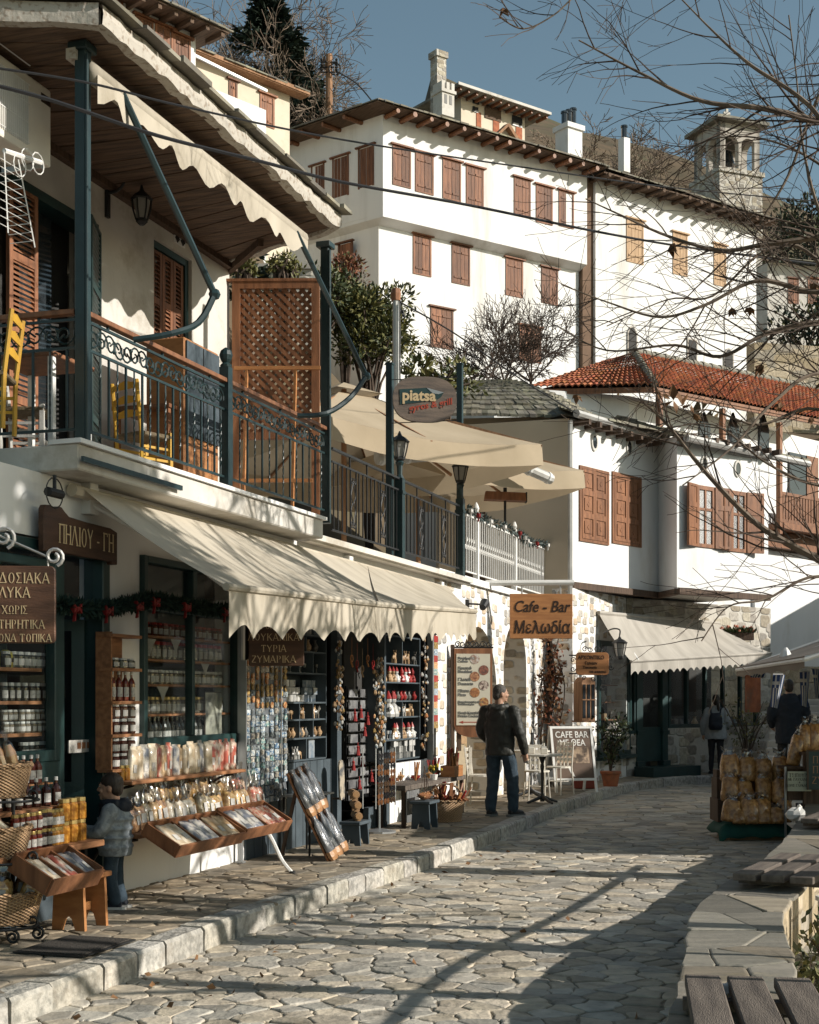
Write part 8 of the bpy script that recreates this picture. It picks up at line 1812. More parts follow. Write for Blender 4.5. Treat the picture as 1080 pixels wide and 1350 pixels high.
for a,b in((Ap,Bp),(Rp,Rq),(Ap,Rp),(Bp,Rq),(Cp,Cq),(Rp,Cp)):mb.tube([a+Vector((0,0,-.04)),b+Vector((0,0,-.04))],.025,6)
mb.tube([Ap.lerp(Bp,.35)+Vector((0,0,-.06)),Rp.lerp(Rq,.35)+Vector((0,0,-.06))],.025,6);mb.build('frame_bars',white_paint,tp)
for p in(Vector((9.6,20.,0)),Vector((9.5,14.8,0)),Vector((7.2,20.6,0))):mb=MB();mb.tube([p,p+Vector((0,0,2.2 if p.x>8 else 3.05))],.03,6);mb.build('pole',white_paint,tp)
t=thing('hanging_lamp','small white lamp holder hanging under the canopy edge','lamp',P(1036,878,18.5));mb=MB();mb.tube([(0,0,.0),(0,0,.12)],.04,8);mb.lathe([(.09,.12),(.05,.2),(.02,.24)],8);mb.build('holder',white_paint,t);mb=MB();mb.blob((0,0,-.06),(.05,.05,.06),8,6);mb.build('bulb',orn_white,t)
flag_b,flag_w=M('flag blue',(.035,.075,.20),(.03,.06,.16),rough=.8,bump=.1),M('flag white',(.55,.55,.53),(.5,.5,.48),rough=.8,bump=.1)
def flag_(label,px0,px1,y0,y1,d,seed,cross=True,skew=0.0):
 t=thing('striped_flag',label,'flag',P((px0+px1)/2,y0,d),0,'striped flags under the canopy');q=d/F;w=(px1-px0)*q;h=(y1-y0)*q;mb=MB();nu=9
 for i in range(nu):
  for j in range(10):
   blue=(i%2==0)
   if cross and i<5 and j<4:blue=not(i==2 or j==2)
   mb.cur=0 if blue else 1
   f=lambda u,v:Vector((-w/2+w*u*(1-.25*v)+skew*v*h,.05*sin(5*u+seed+2*v)-.02,-h*v-.05*h*u*v))
   a,b,c,e=f(i/nu,j/10),f((i+1)/nu,j/10),f((i+1)/nu,(j+1)/10),f(i/nu,(j+1)/10);mb.add([a,b,c,e],[(0,1,2,3)])
 o=mb.build('cloth',[flag_b,flag_w],t);solid(o,.004);mb=MB();mb.tube([(-w*.55,0,.01),(w*.55,0,.01)],.01,5);mb.build('stick',white_paint,t)
flag_('blue and white striped flag hanging at the left shoulder of the dark coated person',1020,1034,890,932,21.5,1,True,-.1)
flag_('blue and white striped flag hanging beside the stairs, middle of three',1055,1068,886,930,20.5,2)
flag_('blue and white striped flag at the right edge under the canopy',1069,1083,882,920,19.5,4,True,.15)
flag_('small striped flag strip along the far canopy edge',988,1011,884,893,20.8,3,False)
oh=thing('added_shade_house','added unseen white two storey house shading the square from beyond the right edge','building',(15.5,15.2,0));mb=MB();mb.box(0,8,0,24,-.02,6.2);mb.build('wall',plaster,oh)  # unseen house added to shade the far road and shop fronts
mb=MB();mb.prism([(-.6,6.21),(8.6,6.21),(4,7.9)],-.5,24.5,'xz');mb.build('roof',slate,oh)
for k in range(6):
 for z in(.9,3.9):mb=MB();mb.box(-.05,-.002,1+k*4,2.1+k*4,z,z+1.6);mb.build('window',shutter_wood,oh)
t=plant('potted_shrub','leafy shrub in a red pot beside the sandwich board',(P(805,1010,25.6).x,25.6,ZP+.25),.38,1.0,420,[leaf_green,leaf_dark],.10,.05,'plant',None,12,31);mb=MB();mb.lathe([(.13,-.25),(.17,-.03),(.19,-.02),(.19,.02),(.15,.02)],14);mb.build('pot',terracotta,t)
t=plant('potted_shrub','sparse twiggy shrub in a red bowl pot right of the woman',(P(985,1003,27.6).x,27.6,ZP+.25),.62,1.35,260,[leaf_grey,leaf_olive],.08,.04,'plant',None,16,32);mb=MB();mb.lathe([(.2,-.25),(.28,-.02),(.3,-.01),(.3,.03),(.26,.03)],14);mb.build('pot',terracotta,t)
t=thing('red_trough','low red planter standing behind the sandwich board','planter',(P(772,1035,25.).x,25.,ZP));mb=MB();mb.box(-.22,.2,-.1,.1,0,.2);bevel(mb.build('trough',M('red plastic',(.25,.05,.03),(.2,.04,.025),rough=.5,bump=0),t),.012);mb=MB();mb.box(-.2,.18,-.08,.08,.2,.21);mb.build('soil',joint,t)
t=thing('rusty_vine','dry rusty red creeper filling the gap beside the arcade pillar','vine',(P(733,1035,25.2).x,25.2,ZP));rg=random.Random(9);ml=[MB(),MB()];mb=MB()
for k in range(14):
 x=rg.uniform(-.16,.12);pts=catmull([(x*.6,.2,0),(x+rg.uniform(-.15,.15),.15,.9),(x+rg.uniform(-.15,.15),.1,1.8),(x+rg.uniform(-.15,.15),.12,rg.uniform(2.0,2.9))],4);mb.tube(pts,.012,4)
 for j in range(46):p=pts[rg.randrange(2,len(pts))]+Vector((rg.gauss(0,.07),rg.gauss(0,.07),rg.gauss(0,.07)));ml[rg.random()<.4].leaf(p,(rg.gauss(0,1),rg.gauss(-.4,1),rg.gauss(-.5,1)),rg.uniform(.06,.11),.06,rg)
mb.build('stems',twig,t);ml[0].build('foliage',leaf_rust,t);ml[1].build('foliage',dead_leaf,t)
t=thing('window_box','box of small red and white flowers above the grey awning','flower box',P(965,838,30.5));mb=MB();mb.box(-.35,.45,-.1,.1,-.1,.06);mb.build('trough',dark_wood,t);ml=[MB(),MB()]
for k in range(160):ml[0].leaf((rg.uniform(-.35,.45),rg.uniform(-.12,.1),.05),(rg.gauss(0,.7),rg.gauss(0,.7),1),.16,.06,rg)
for k in range(26):ml[1].blob((rg.uniform(-.35,.45),rg.uniform(-.16,.1),rg.uniform(.1,.22)),.03,5,4)
ml[0].build('leaves',leaf_green,t);ml[1].build('blossoms',M('red blossom',(.4,.05,.04),(.5,.3,.2),scale=30,rough=.7,bump=0),t)
t=thing('table_lamp','table lamp with pale conical shade behind the dark display window','lamp',(P(811,968,26.6).x,26.75,zsill+.05));mb=MB();mb.lathe([(.10,0),(.10,.02),(.015,.04),(.015,.42)],10);mb.build('base',dark_wood,t);mb=MB();mb.lathe([(.2,.38),(.06,.62)],14);mb.build('shade',paper,t)
for k,(py,n_)in enumerate(((925,5),(948,4),(903,5))):
 s0,s1=WF.s(790,-.3),WF.s(826,-.3);z=WF.pix(808,py,-.3)[1];sh=thing('glass_shelf',('middle','lower','upper')[k]+' shelf inside the dark display window','shelf',WF.w(s0,.3,z),WF.ang);mb=MB();mb.box(0,s1-s0,-.12,.12,-.02,0);mb.build('plank',shelf_wood,sh);mb=MB();mb.box(.02,.05,-.1,.1,-.06,-.021);mb.box(s1-s0-.05,s1-s0-.02,-.1,.1,-.06,-.021);mb.build('bracket',black_iron,sh)
 for j in range(n_):o=ware(('vase','cup','goblet')[(k+j)%3],clay[(j+k)%3],'small ware on the '+('middle','lower','upper')[k]+' shelf of the dark display window',WF.w(s0+(s1-s0)*(j+.5)/n_,.28,z),WF.ang,'wares in the dark display window',1.6)
for k in range(9):
 s_=gw0+.2+(gw1-gw0-.4)*k/8;ware(('vase','box','cup')[k%3],clay[(k*2)%5],'small ware on the inner sill of the five pane shop window',GF.w(s_,.28,zs2),GF.ang,'wares in the five pane window',R.uniform(1.5,2.6))
t=thing('window_sill_board','dark board inside the five pane shop window','shelf',GF.w(gw0,.1,zs2-.03),GF.ang);mb=MB();mb.box(0,gw1-gw0,0,.35,0,.025);mb.build('board',dark_wood,t);mb=MB();mb.box(0,gw1-gw0,.34,.36,-.1,-.001);mb.build('rail',dark_wood,t)
t=thing('orange_cloth_display','orange red cloth display in the last shop window behind the flag','cloth',P(993,905,30.2),.7);mb=MB();mb.grid(lambda u,v:Vector((-.28+.56*u,.02*sin(9*u),.55-1.1*v)),12,4);mb.build('cloth',terracotta,t);mb=MB();mb.tube([(-.3,0,.56),(.3,0,.56)],.015,5);mb.build('rod',dark_wood,t)
# people
skin=M('skin',(.42,.25,.17),(.37,.21,.14),scale=6,rough=.55,bump=.05)
hair_m=M('dark hair',(.022,.016,.012),(.035,.026,.02),scale=30,rough=.5,bump=.5,bscale=60,stretch=(1,1,.2))
hair_grey=M('short greying hair',(.05,.042,.036),(.10,.09,.08),scale=40,rough=.7,bump=.5,bscale=80)
def remesh(o,vox,sm=4,fac=.5,disp=0.0):
 m=o.modifiers.new('fuse','REMESH');m.mode='VOXEL';m.voxel_size=vox;m.use_smooth_shade=True
 s_=o.modifiers.new('soften','SMOOTH');s_.factor=fac;s_.iterations=sm
 if disp:
  tx=bpy.data.textures.new('folds','CLOUDS');tx.noise_scale=.11;d=o.modifiers.new('folds','DISPLACE');d.texture=tx;d.strength=disp;d.mid_level=.5
 return o
def loft(mb,rings,n=14):
 """rings: (centre, rx, ry, [yaw])"""
 vs=[];fs=[]
 for r in rings:
  c,rx,ry=r[0],r[1],r[2];yw=r[3]if len(r)>3 else 0
  for k in range(n):
   a=2*pi*k/n;x,y=rx*cos(a),ry*sin(a);vs.append((c[0]+x*cos(yw)-y*sin(yw),c[1]+x*sin(yw)+y*cos(yw),c[2]))
 for i in range(len(rings)-1):
  for k in range(n):a=i*n+k;b=i*n+(k+1)%n;fs.append((a,b,b+n,a+n))
 fs+=[tuple(range(n-1,-1,-1)),tuple((len(rings)-1)*n+k for k in range(n))];mb.add(vs,fs)
def limb(mb,pts,rs,n=10):
 pts=[Vector(p)for p in pts];cp=catmull(pts,5);rr=[]
 for i in range(len(cp)):f=i/5;k=min(int(f),len(rs)-2);rr.append(rs[k]+(rs[k+1]-rs[k])*(f-k))
 mb.tube(cp,rr,n);mb.blob(cp[0],rs[0]*.98,10,6);mb.blob(cp[-1],rs[-1]*.98,10,6)
def hand(mb,wrist,dr,palm_n,s=1.0,curl=.6,side=1):
 d=Vector(dr).normalized();nn=Vector(palm_n);nn=(nn-d*nn.dot(d)).normalized();x=d.cross(nn)*side;w=Vector(wrist)
 for t in(0,.03,.06,.085):mb.blob(w+d*t*s,(.036*s,.030*s,.034*s),8,6)
 for k,(o,L)in enumerate(((-.030,.072),(-.010,.082),(.011,.076),(.030,.060))):
  a=w+d*.085*s+x*o*s;p1=a+d*L*.42*s+nn*.012*curl*s;p2=p1+(d*(1-curl*.5)+nn*curl).normalized()*L*.34*s;p3=p2+(d*(1-curl)+nn*curl*1.3).normalized()*L*.28*s;mb.tube([a-d*.02*s,a,p1,p2,p3],[.0105*s,.0105*s,.0095*s,.009*s,.007*s],6)
 a=w+d*.03*s-x*.034*s;mb.tube([a,a+(d*.6-x*.7+nn*.2).normalized()*.035*s,a+(d*.95-x*.6+nn*.45).normalized()*.068*s],[.013*s,.011*s,.008*s],6)
def head(mb,c,s,yaw):
 """head centred at c, face towards local +y turned by yaw"""
 sub=MB();sub.blob((0,0,.01),(.076,.096,.112),14,10);sub.blob((0,.022,-.055),(.056,.068,.062),12,8);sub.blob((0,.082,-.098),(.022,.018,.018),8,6)
 sub.tube([(0,.088,.03),(0,.104,-.005),(0,.116,-.026),(0,.096,-.036)],[.010,.012,.016,.010],6)
 for sx in(-1,1):
  sub.blob((sx*.078,-.005,-.012),(.012,.022,.034),8,6);sub.blob((sx*.032,.086,.022),(.022,.014,.009),8,5);sub.blob((sx*.036,.076,-.03),(.024,.02,.022),8,6)
 sub.blob((0,.094,-.064),(.026,.012,.007),8,5);sub.blob((0,.092,-.074),(.022,.012,.007),8,5)
 sub.tube([(0,-.02,-.06),(0,-.025,-.2)],[.056,.064],10)
 T=Matrix.Translation(c)@Matrix.Rotation(yaw,4,'Z')@Matrix.Scale(s,4);sub.xf(T);mb.add(sub.V,sub.Fc);return T
def face_parts(t,T):
 mb=MB()
 for sx in(-1,1):mb.blob((sx*.032,.088,.010),(.012,.008,.007),8,5)
 mb.xf(T).build('eye',M('eye white',(.5,.48,.45),rough=.2,bump=0),t);mb=MB()
 for sx in(-1,1):mb.blob((sx*.032,.0955,.010),(.0055,.003,.0055),8,5)
 mb.xf(T).build('iris',hair_m,t);mb=MB()
 for sx in(-1,1):mb.tube([(sx*.016,.098,.034),(sx*.034,.098,.041),(sx*.054,.086,.033)],[.004,.005,.003],5)
 mb.xf(T).build('eyebrow',hair_m,t);mb=MB();mb.tube([(-.022,.098,-.069),(0,.106,-.068),(.022,.098,-.069)],[.003,.0055,.003],6);mb.xf(T).build('lips',M('lips',(.33,.14,.11),rough=.5,bump=0),t)
def shoe(mb,ankle,fwd,s=1.0):
 a=Vector(ankle);f=Vector(fwd).normalized();base=Vector((a.x,a.y,0));mb.tube([base-f*.07*s+Vector((0,0,.045*s)),base+Vector((0,0,.055*s)),base+f*.09*s+Vector((0,0,.045*s)),base+f*.17*s+Vector((0,0,.032*s)),base+f*.2*s+Vector((0,0,.028*s))],[.040*s,.05*s,.046*s,.038*s,.022*s],10);mb.tube([base+Vector((0,0,.05*s)),a],[.048*s,.046*s],10)
def sole(mb,ankle,fwd,s=1.0):
 a=Vector(ankle);f=Vector(fwd).normalized();x=Vector((-f.y,f.x,0));b=Vector((a.x,a.y,0));pl=[]
 for t,w in((-.115,.02),(-.09,.042),(0,.048),(.1,.052),(.18,.042),(.222,.018)):pl.append((t,w))
 o=[b+f*t*s+x*w*s for t,w in pl]+[b+f*t*s-x*w*s for t,w in pl[::-1]];mb.prism([(p.x,p.y)for p in o],.0,.028*s,'xy')
def strand_cap(mb,T,pts):pass
pm=P(659,1077,19.1);t=thing('person','man in dark olive jacket and blue jeans walking past the cafe tables','person',(pm.x,pm.y,ZP),radians(-30))
HL,KL,AL=(-.095,0,.90),(-.115,.03,.50),(-.125,-.03,.09);HR,KR,AR=(.10,0,.90),(.14,.10,.50),(.15,.10,.09)
SHL,EL_,WL=(-.205,.0,1.40),(-.285,.02,1.13),(-.20,.20,.98);SHR,ER,WR=(.205,0,1.40),(.30,.0,1.12),(.315,.12,.875)
mb=MB();loft(mb,[((0,0,.86),.14,.11),((0,0,.95),.16,.115),((0,.01,1.12),.145,.105),((0,0,1.32),.18,.11),((0,-.01,1.42),.15,.085),((0,-.02,1.48),.07,.065)])
for h,k,a in((HL,KL,AL),(HR,KR,AR)):limb(mb,[h,k,a],[.085,.058,.042])
for s_,e,w in((SHL,EL_,WL),(SHR,ER,WR)):limb(mb,[s_,e,w],[.055,.043,.03])
hand(mb,WR,(.05,.25,-1),(-.6,.5,.1),1.0,.55,1);hand(mb,WL,(.4,.7,-.3),(.8,-.3,.2),1.0,.5,-1)
T=head(mb,Vector((.0,.02,1.645)),1.0,radians(-42));remesh(mb.build('body',skin,t),.010,3)
face_parts(t,T)
mb=MB();mb.blob((0,-.012,.035),(.083,.098,.097),14,10);mb.blob((0,-.05,-.02),(.074,.06,.075),12,8);mb.xf(T);h=remesh(mb.build('hair',hair_grey,t),.009,2,.5,.006)
jk=M('olive black jacket',(.035,.034,.028),(.022,.022,.019),scale=5,rough=.55,bump=.25,bscale=20,spec=.35)
mb=MB();loft(mb,[((0,0,.82),.205,.15),((0,0,.86),.215,.155),((0,0,.92),.205,.15),((0,.0,1.08),.212,.15),((0,-.005,1.25),.232,.155),((0,-.01,1.37),.215,.135),((0,-.02,1.44),.15,.115),((0,-.025,1.50),.10,.09)])
for s_,e,w in((SHL,EL_,WL),(SHR,ER,WR)):limb(mb,[s_,e,Vector(w)],[.098,.076,.055])
mb.tube(catmull([(-.12,-.02,1.46),(-.09,-.11,1.47),(0,-.145,1.44),(.09,-.11,1.47),(.12,-.02,1.46)],4),[.045]*17,8);mb.blob((0,-.12,1.38),(.10,.05,.09),10,8);mb.tube(catmull([(-.1,0,1.50),(-.07,.08,1.49),(0,.11,1.47),(.07,.08,1.49),(.1,0,1.5)],4),.03,8)
remesh(mb.build('jacket',jk,t),.012,4,.5,.035)
jeans=M('dark blue jeans',(.035,.055,.075),(.022,.036,.05),scale=9,rough=.85,bump=.3,bscale=30,dirt=(.06,.085,.105),dscale=5)
mb=MB();loft(mb,[((0,0,.80),.175,.125),((0,0,.86),.178,.128),((0,0,.94),.165,.12)])
for h_,k,a in((HL,KL,AL),(HR,KR,AR)):limb(mb,[h_,k,Vector(a)+Vector((0,0,.02))],[.108,.088,.076])
remesh(mb.build('jeans',jeans,t),.012,3,.5,.03)
mb=MB();shoe(mb,AL,(-.1,1,0));shoe(mb,AR,(.35,1,0));remesh(mb.build('shoes',black_iron,t),.010,3);mb=MB();sole(mb,AL,(-.1,1,0));sole(mb,AR,(.35,1,0));mb.build('soles',letter_grey,t)
mb=MB();mb.box(-.035,.035,-.004,.004,-.07,.07);mb.xf(Matrix.Translation(Vector(WR)+Vector((-.03,.07,-.10)))@Matrix.Rotation(.5,4,'X'));mb.build('white_paper',paper,t)
pb=P(152,1201,10.75);t=thing('person','small boy in grey patterned puffer jacket reaching for the preserve jars','person',(pb.x,pb.y,ZP),radians(84))
s=.60
HL,KL,AL=(-.055,0,.46),(-.06,.02,.26),(-.06,-.02,.06);HR,KR,AR=(.055,0,.46),(.06,.01,.26),(.06,-.03,.06)
SHL,EL_,WL=(-.125,0,.745),(-.165,.07,.60),(-.10,.235,.60);SHR,ER,WR=(.125,0,.745),(.165,.05,.60),(.11,.21,.575)
mb=MB();loft(mb,[((0,0,.43),.085,.07),((0,0,.50),.095,.075),((0,.01,.60),.09,.07),((0,0,.70),.11,.07),((0,-.005,.77),.07,.05),((0,-.005,.80),.04,.04)])
for h,k,a in((HL,KL,AL),(HR,KR,AR)):limb(mb,[h,k,a],[.052,.036,.028])
for s_,e,w in((SHL,EL_,WL),(SHR,ER,WR)):limb(mb,[s_,e,w],[.034,.027,.02])
hand(mb,WL,(.25,1,.05),(.6,0,-.6),.62,.5,-1);hand(mb,WR,(-.3,1,.0),(-.6,0,-.6),.62,.5,1)
T=head(mb,Vector((0,.035,.915)),.86,radians(4));remesh(mb.build('body',skin,t),.0075,3);face_parts(t,T)
mb=MB();mb.blob((0,-.012,.042),(.086,.104,.092),14,10);mb.blob((0,-.05,-.01),(.08,.065,.08),12,8);mb.xf(T);remesh(mb.build('hair',hair_m,t),.008,2,.5,.006)
pf=M('grey blue puffer fabric',(.22,.245,.26),(.15,.17,.185),scale=16,lo=.49,hi=.53,rough=.6,bump=.25,bscale=30)
mb=MB();loft(mb,[((0,0,.40),.145,.115),((0,0,.44),.155,.125),((0,0,.50),.15,.12),((0,.0,.60),.15,.12),((0,-.005,.70),.15,.115),((0,-.01,.76),.115,.09),((0,-.01,.80),.075,.07)])
for s_,e,w in((SHL,EL_,WL),(SHR,ER,WR)):limb(mb,[s_,e,Vector(w)],[.066,.058,.042])
for z in(.47,.54,.61,.68):mb.tube([(.155*cos(a*pi/12),.124*sin(a*pi/12),z)for a in range(25)],.012,6)
remesh(mb.build('jacket',pf,t),.009,2,.5,.02)
nv=M('navy hood',(.018,.022,.032),(.012,.015,.022),scale=6,rough=.7,bump=.2)
mb=MB();mb.blob((0,-.07,.775),(.10,.055,.065),12,8);mb.tube(catmull([(-.085,-.05,.80),(-.07,.05,.80),(0,.09,.775),(.07,.05,.80),(.085,-.05,.80)],4),.034,8);mb.tube([(0,.09,.77),(0,.13,.60),(0,.125,.50)],[.03,.02,.012],8);remesh(mb.build('hood',nv,t),.009,3,.5,.015)
mb=MB();loft(mb,[((0,0,.40),.10,.08),((0,0,.45),.105,.085),((0,0,.49),.10,.08)])
for h_,k,a in((HL,KL,AL),(HR,KR,AR)):limb(mb,[h_,k,Vector(a)],[.066,.054,.046])
remesh(mb.build('trousers',jeans,t),.009,3,.5,.02)
mb=MB();shoe(mb,AL,(0,1,0),.68);shoe(mb,AR,(.1,1,0),.68);remesh(mb.build('shoes',nv,t),.008,3);mb=MB();sole(mb,AL,(0,1,0),.7);sole(mb,AR,(.1,1,0),.7);mb.build('soles',orn_white,t)
pw=P(944,1020,29.4);t=thing('person','woman in pale grey coat with a navy backpack walking away past the shop window','person',(pw.x,pw.y,ZP),radians(-14))
HL,KL,AL=(-.085,0,.84),(-.09,.02,.47),(-.10,.0,.085);HR,KR,AR=(.085,0,.84),(.085,-.0,.47),(.085,-.04,.085)
SHL,EL_,WL=(-.17,0,1.31),(-.25,-.02,1.06),(-.26,.08,.84);SHR,ER,WR=(.17,0,1.31),(.25,.0,1.06),(.20,.16,.95)
mb=MB();loft(mb,[((0,0,.82),.15,.115),((0,0,.90),.16,.12),((0,.01,1.06),.125,.095),((0,0,1.22),.15,.1),((0,-.01,1.33),.12,.075),((0,-.01,1.39),.055,.055)])
for h,k,a in((HL,KL,AL),(HR,KR,AR)):limb(mb,[h,k,a],[.08,.052,.036])
for s_,e,w in((SHL,EL_,WL),(SHR,ER,WR)):limb(mb,[s_,e,w],[.046,.036,.026])
hand(mb,WL,(0,.15,-1),(.8,.3,0),.92,.5,-1);hand(mb,WR,(-.2,.7,-.4),(-.8,0,0),.92,.5,1)
T=head(mb,Vector((0,.02,1.535)),.95,radians(12));remesh(mb.build('body',skin,t),.011,3);face_parts(t,T)
mb=MB();mb.blob((0,-.012,.035),(.086,.104,.10),14,10);mb.blob((0,-.05,-.03),(.078,.062,.085),12,8);mb.tube(catmull([(0,-.11,.04),(0,-.15,-.02),(.02,-.16,-.14),(.03,-.14,-.24)],4),[.02,.025,.03,.034,.036,.038,.038,.036,.034,.03,.026,.02,.01],8);mb.xf(T);remesh(mb.build('hair',hair_m,t),.010,2,.5,.008)
coat=M('pale grey wool coat',(.30,.31,.31),(.25,.26,.265),scale=8,rough=.9,bump=.2)
mb=MB();loft(mb,[((0,0,.74),.225,.165),((0,0,.80),.23,.17),((0,0,.95),.215,.155),((0,.0,1.10),.19,.14),((0,0,1.25),.2,.135),((0,-.01,1.33),.165,.105),((0,-.01,1.39),.09,.08),((0,-.01,1.43),.085,.08)])
for s_,e,w in((SHL,EL_,WL),(SHR,ER,WR)):limb(mb,[s_,e,Vector(w)+Vector((0,0,.02))],[.088,.072,.056])
remesh(mb.build('coat',coat,t),.013,4,.5,.03)
mb=MB();loft(mb,[((0,-.21,.93),.125,.075),((0,-.22,1.0),.145,.09),((0,-.22,1.18),.135,.08),((0,-.2,1.28),.10,.05)]);mb.blob((0,-.29,1.03),(.09,.035,.07),10,6)
for sx in(-1,1):mb.tube(catmull([(sx*.09,-.17,1.26),(sx*.11,-.08,1.385),(sx*.12,.08,1.33),(sx*.13,.15,1.15),(sx*.15,.08,1.0),(sx*.1,-.15,.96)],4),.02,6)
remesh(mb.build('backpack',nv,t),.011,3)
mb=MB();loft(mb,[((0,0,.74),.16,.12),((0,0,.82),.165,.125),((0,0,.9),.155,.115)])
for h_,k,a in((HL,KL,AL),(HR,KR,AR)):limb(mb,[h_,k,Vector(a)+Vector((0,0,.03))],[.095,.064,.048])
blk=M('black trousers',(.016,.016,.018),(.024,.024,.026),scale=6,rough=.85,bump=.2);remesh(mb.build('trousers',blk,t),.012,3,.5,.02)
mb=MB();shoe(mb,AL,(-.2,1,0),.9);shoe(mb,AR,(.25,1,0),.9);remesh(mb.build('shoes',blk,t),.010,3);mb=MB();sole(mb,AL,(-.2,1,0),.9);sole(mb,AR,(.25,1,0),.9);mb.build('soles',letter_grey,t)
t=thing('person','person in a dark navy coat seen from behind between the hanging striped flags','person',(P(1041,960,24.75).x,24.78,.292),radians(-6))
HL,KL,AL=(-.10,0,.90),(-.11,.02,.50),(-.12,.0,.09);HR,KR,AR=(.10,0,.90),(.11,-.0,.50),(.11,-.05,.09)
SHL,EL_,WL=(-.215,0,1.42),(-.30,.0,1.15),(-.26,.16,.98);SHR,ER,WR=(.215,0,1.42),(.30,.0,1.15),(.29,.12,.95)
mb=MB();loft(mb,[((0,0,.86),.15,.115),((0,0,.95),.17,.12),((0,.01,1.12),.15,.11),((0,0,1.32),.185,.115),((0,-.01,1.43),.15,.085),((0,-.02,1.49),.07,.065)])
for h,k,a in((HL,KL,AL),(HR,KR,AR)):limb(mb,[h,k,a],[.085,.058,.042])
for s_,e,w in((SHL,EL_,WL),(SHR,ER,WR)):limb(mb,[s_,e,w],[.055,.043,.03])
hand(mb,WR,(-.1,.5,-.8),(-.8,.3,0),1,.5,1);hand(mb,WL,(.2,.6,-.7),(.8,.3,0),1,.5,-1)
T=head(mb,Vector((0,.03,1.655)),1.0,radians(0));remesh(mb.build('body',skin,t),.011,3);face_parts(t,T)
mb=MB();mb.blob((0,-.012,.035),(.084,.10,.098),14,10);mb.blob((0,-.05,-.03),(.076,.06,.08),12,8);mb.xf(T);remesh(mb.build('hair',hair_m,t),.010,2,.5,.006)
nc=M('dark navy coat',(.012,.016,.022),(.018,.022,.03),scale=6,rough=.8,bump=.2)
mb=MB();loft(mb,[((0,0,.66),.235,.17),((0,0,.72),.24,.175),((0,0,.92),.235,.165),((0,.0,1.12),.235,.16),((0,-.005,1.28),.245,.16),((0,-.01,1.39),.225,.135),((0,-.02,1.46),.15,.11),((0,-.02,1.53),.11,.10)])
for s_,e,w in((SHL,EL_,WL),(SHR,ER,WR)):limb(mb,[s_,e,Vector(w)],[.105,.088,.068])
remesh(mb.build('coat',nc,t),.013,4,.5,.04)
mb=MB();loft(mb,[((0,0,.78),.17,.125),((0,0,.86),.175,.128),((0,0,.93),.165,.12)])
for h_,k,a in((HL,KL,AL),(HR,KR,AR)):limb(mb,[h_,k,Vector(a)+Vector((0,0,.02))],[.105,.084,.072])
remesh(mb.build('trousers',blk,t),.012,3,.5,.02)
mb=MB();shoe(mb,AL,(-.2,1,0));shoe(mb,AR,(.2,1,0));remesh(mb.build('shoes',blk,t),.010,3);mb=MB();sole(mb,AL,(-.2,1,0));sole(mb,AR,(.2,1,0));mb.build('soles',letter_grey,t)
# trees
GUARD=None
def grow(mb,p,d,L,r,lvl,rg,droop=.0,wob=.22,kids=(3,5),spread=.75,shrink=.62,minr=.004,tips=None,nside=5):
 n=max(4,int(4+L*3))if L<1.6 else max(3,int(4+L*1.2));pts=[Vector(p)];dd=Vector(d).normalized()
 for i in range(n):
  dd=(dd+Vector((rg.gauss(0,wob),rg.gauss(0,wob),rg.gauss(0,wob)-droop))*.5).normalized();pts.append(pts[-1]+dd*(L/n))
  if GUARD and not GUARD(pts[-1]):return
 r1=max(minr,r*.45);rr=[r+(r1-r)*i/n for i in range(n+1)];mb.tube(pts,rr,max(3,nside-(lvl<2)-(lvl<1)),caps=False)
 if lvl<=0:
  if tips is not None:tips.append((pts[-1],dd))
  return
 for k in range(rg.randint(*kids)):
  f=rg.uniform(.3,1);i=min(n-1,int(f*n));a=pts[i].lerp(pts[i+1],f*n-i);ax=(pts[i+1]-pts[i]).normalized();side=ax.orthogonal();side.rotate(Matrix.Rotation(rg.uniform(0,2*pi),3,ax))
  nd=(ax*(1-spread*.5)+side.normalized()*spread*rg.uniform(.6,1.2)).normalized();grow(mb,a,nd,L*shrink*rg.uniform(.7,1.25),max(minr,rr[i]*.62),lvl-1,rg,droop,wob,kids,spread,shrink,minr,tips,nside)
 grow(mb,pts[-1],dd,L*shrink,max(minr,r1),lvl-1,rg,droop,wob,kids,spread,shrink,minr,tips,nside)
def bare_tree(name,label,loc,h,rt,seed,lvl=4,mats=(bark,twig),group=None,minr=.004,lean=(0,0),spread=.75,fork=.35,nlimb=5,limbL=.42,cat='tree',kids=(3,4),droop=0.0):
 rg=random.Random(seed);t=thing(name,label,cat,loc,0,group);mb=MB();top=Vector((lean[0],lean[1],h*fork));mb.tube(catmull([(0,0,-.3),(lean[0]*.3,lean[1]*.3,h*fork*.5),top],4),[rt*1.25]+[rt*(1-.04*i)for i in range(8)],9);mb.build('trunk',mats[0],t)
 mb=MB()
 for k in range(nlimb):a=2*pi*k/nlimb+rg.uniform(-.4,.4);el=rg.uniform(.5,1.1);grow(mb,top+Vector((0,0,rg.uniform(-.25,.1)*h*fork)),(cos(a)*cos(el),sin(a)*cos(el),sin(el)),h*limbL*rg.uniform(.8,1.2),rt*.5,lvl-1,rg,droop,.2,kids,spread,.62,minr)
 mb.build('crown',mats[1],t);return t
TX,TY=6.2,13.2
pt_=thing('plane_tree','bare plane tree reaching over the street from the right with a few dead brown leaves','tree',(TX,TY,0));T0=Vector((TX,TY,0));rg=random.Random(12)
mb=MB();mb.tube(catmull([(0,0,-.3),(.05,0,2),(-.1,.1,4.2),(.1,.2,7.5),(0,.2,10)],4),[.30,.27,.26,.25,.24,.23,.22,.21,.2,.19,.18,.17,.15,.13,.11,.09,.07],9);mb.build('trunk',bark,pt_)
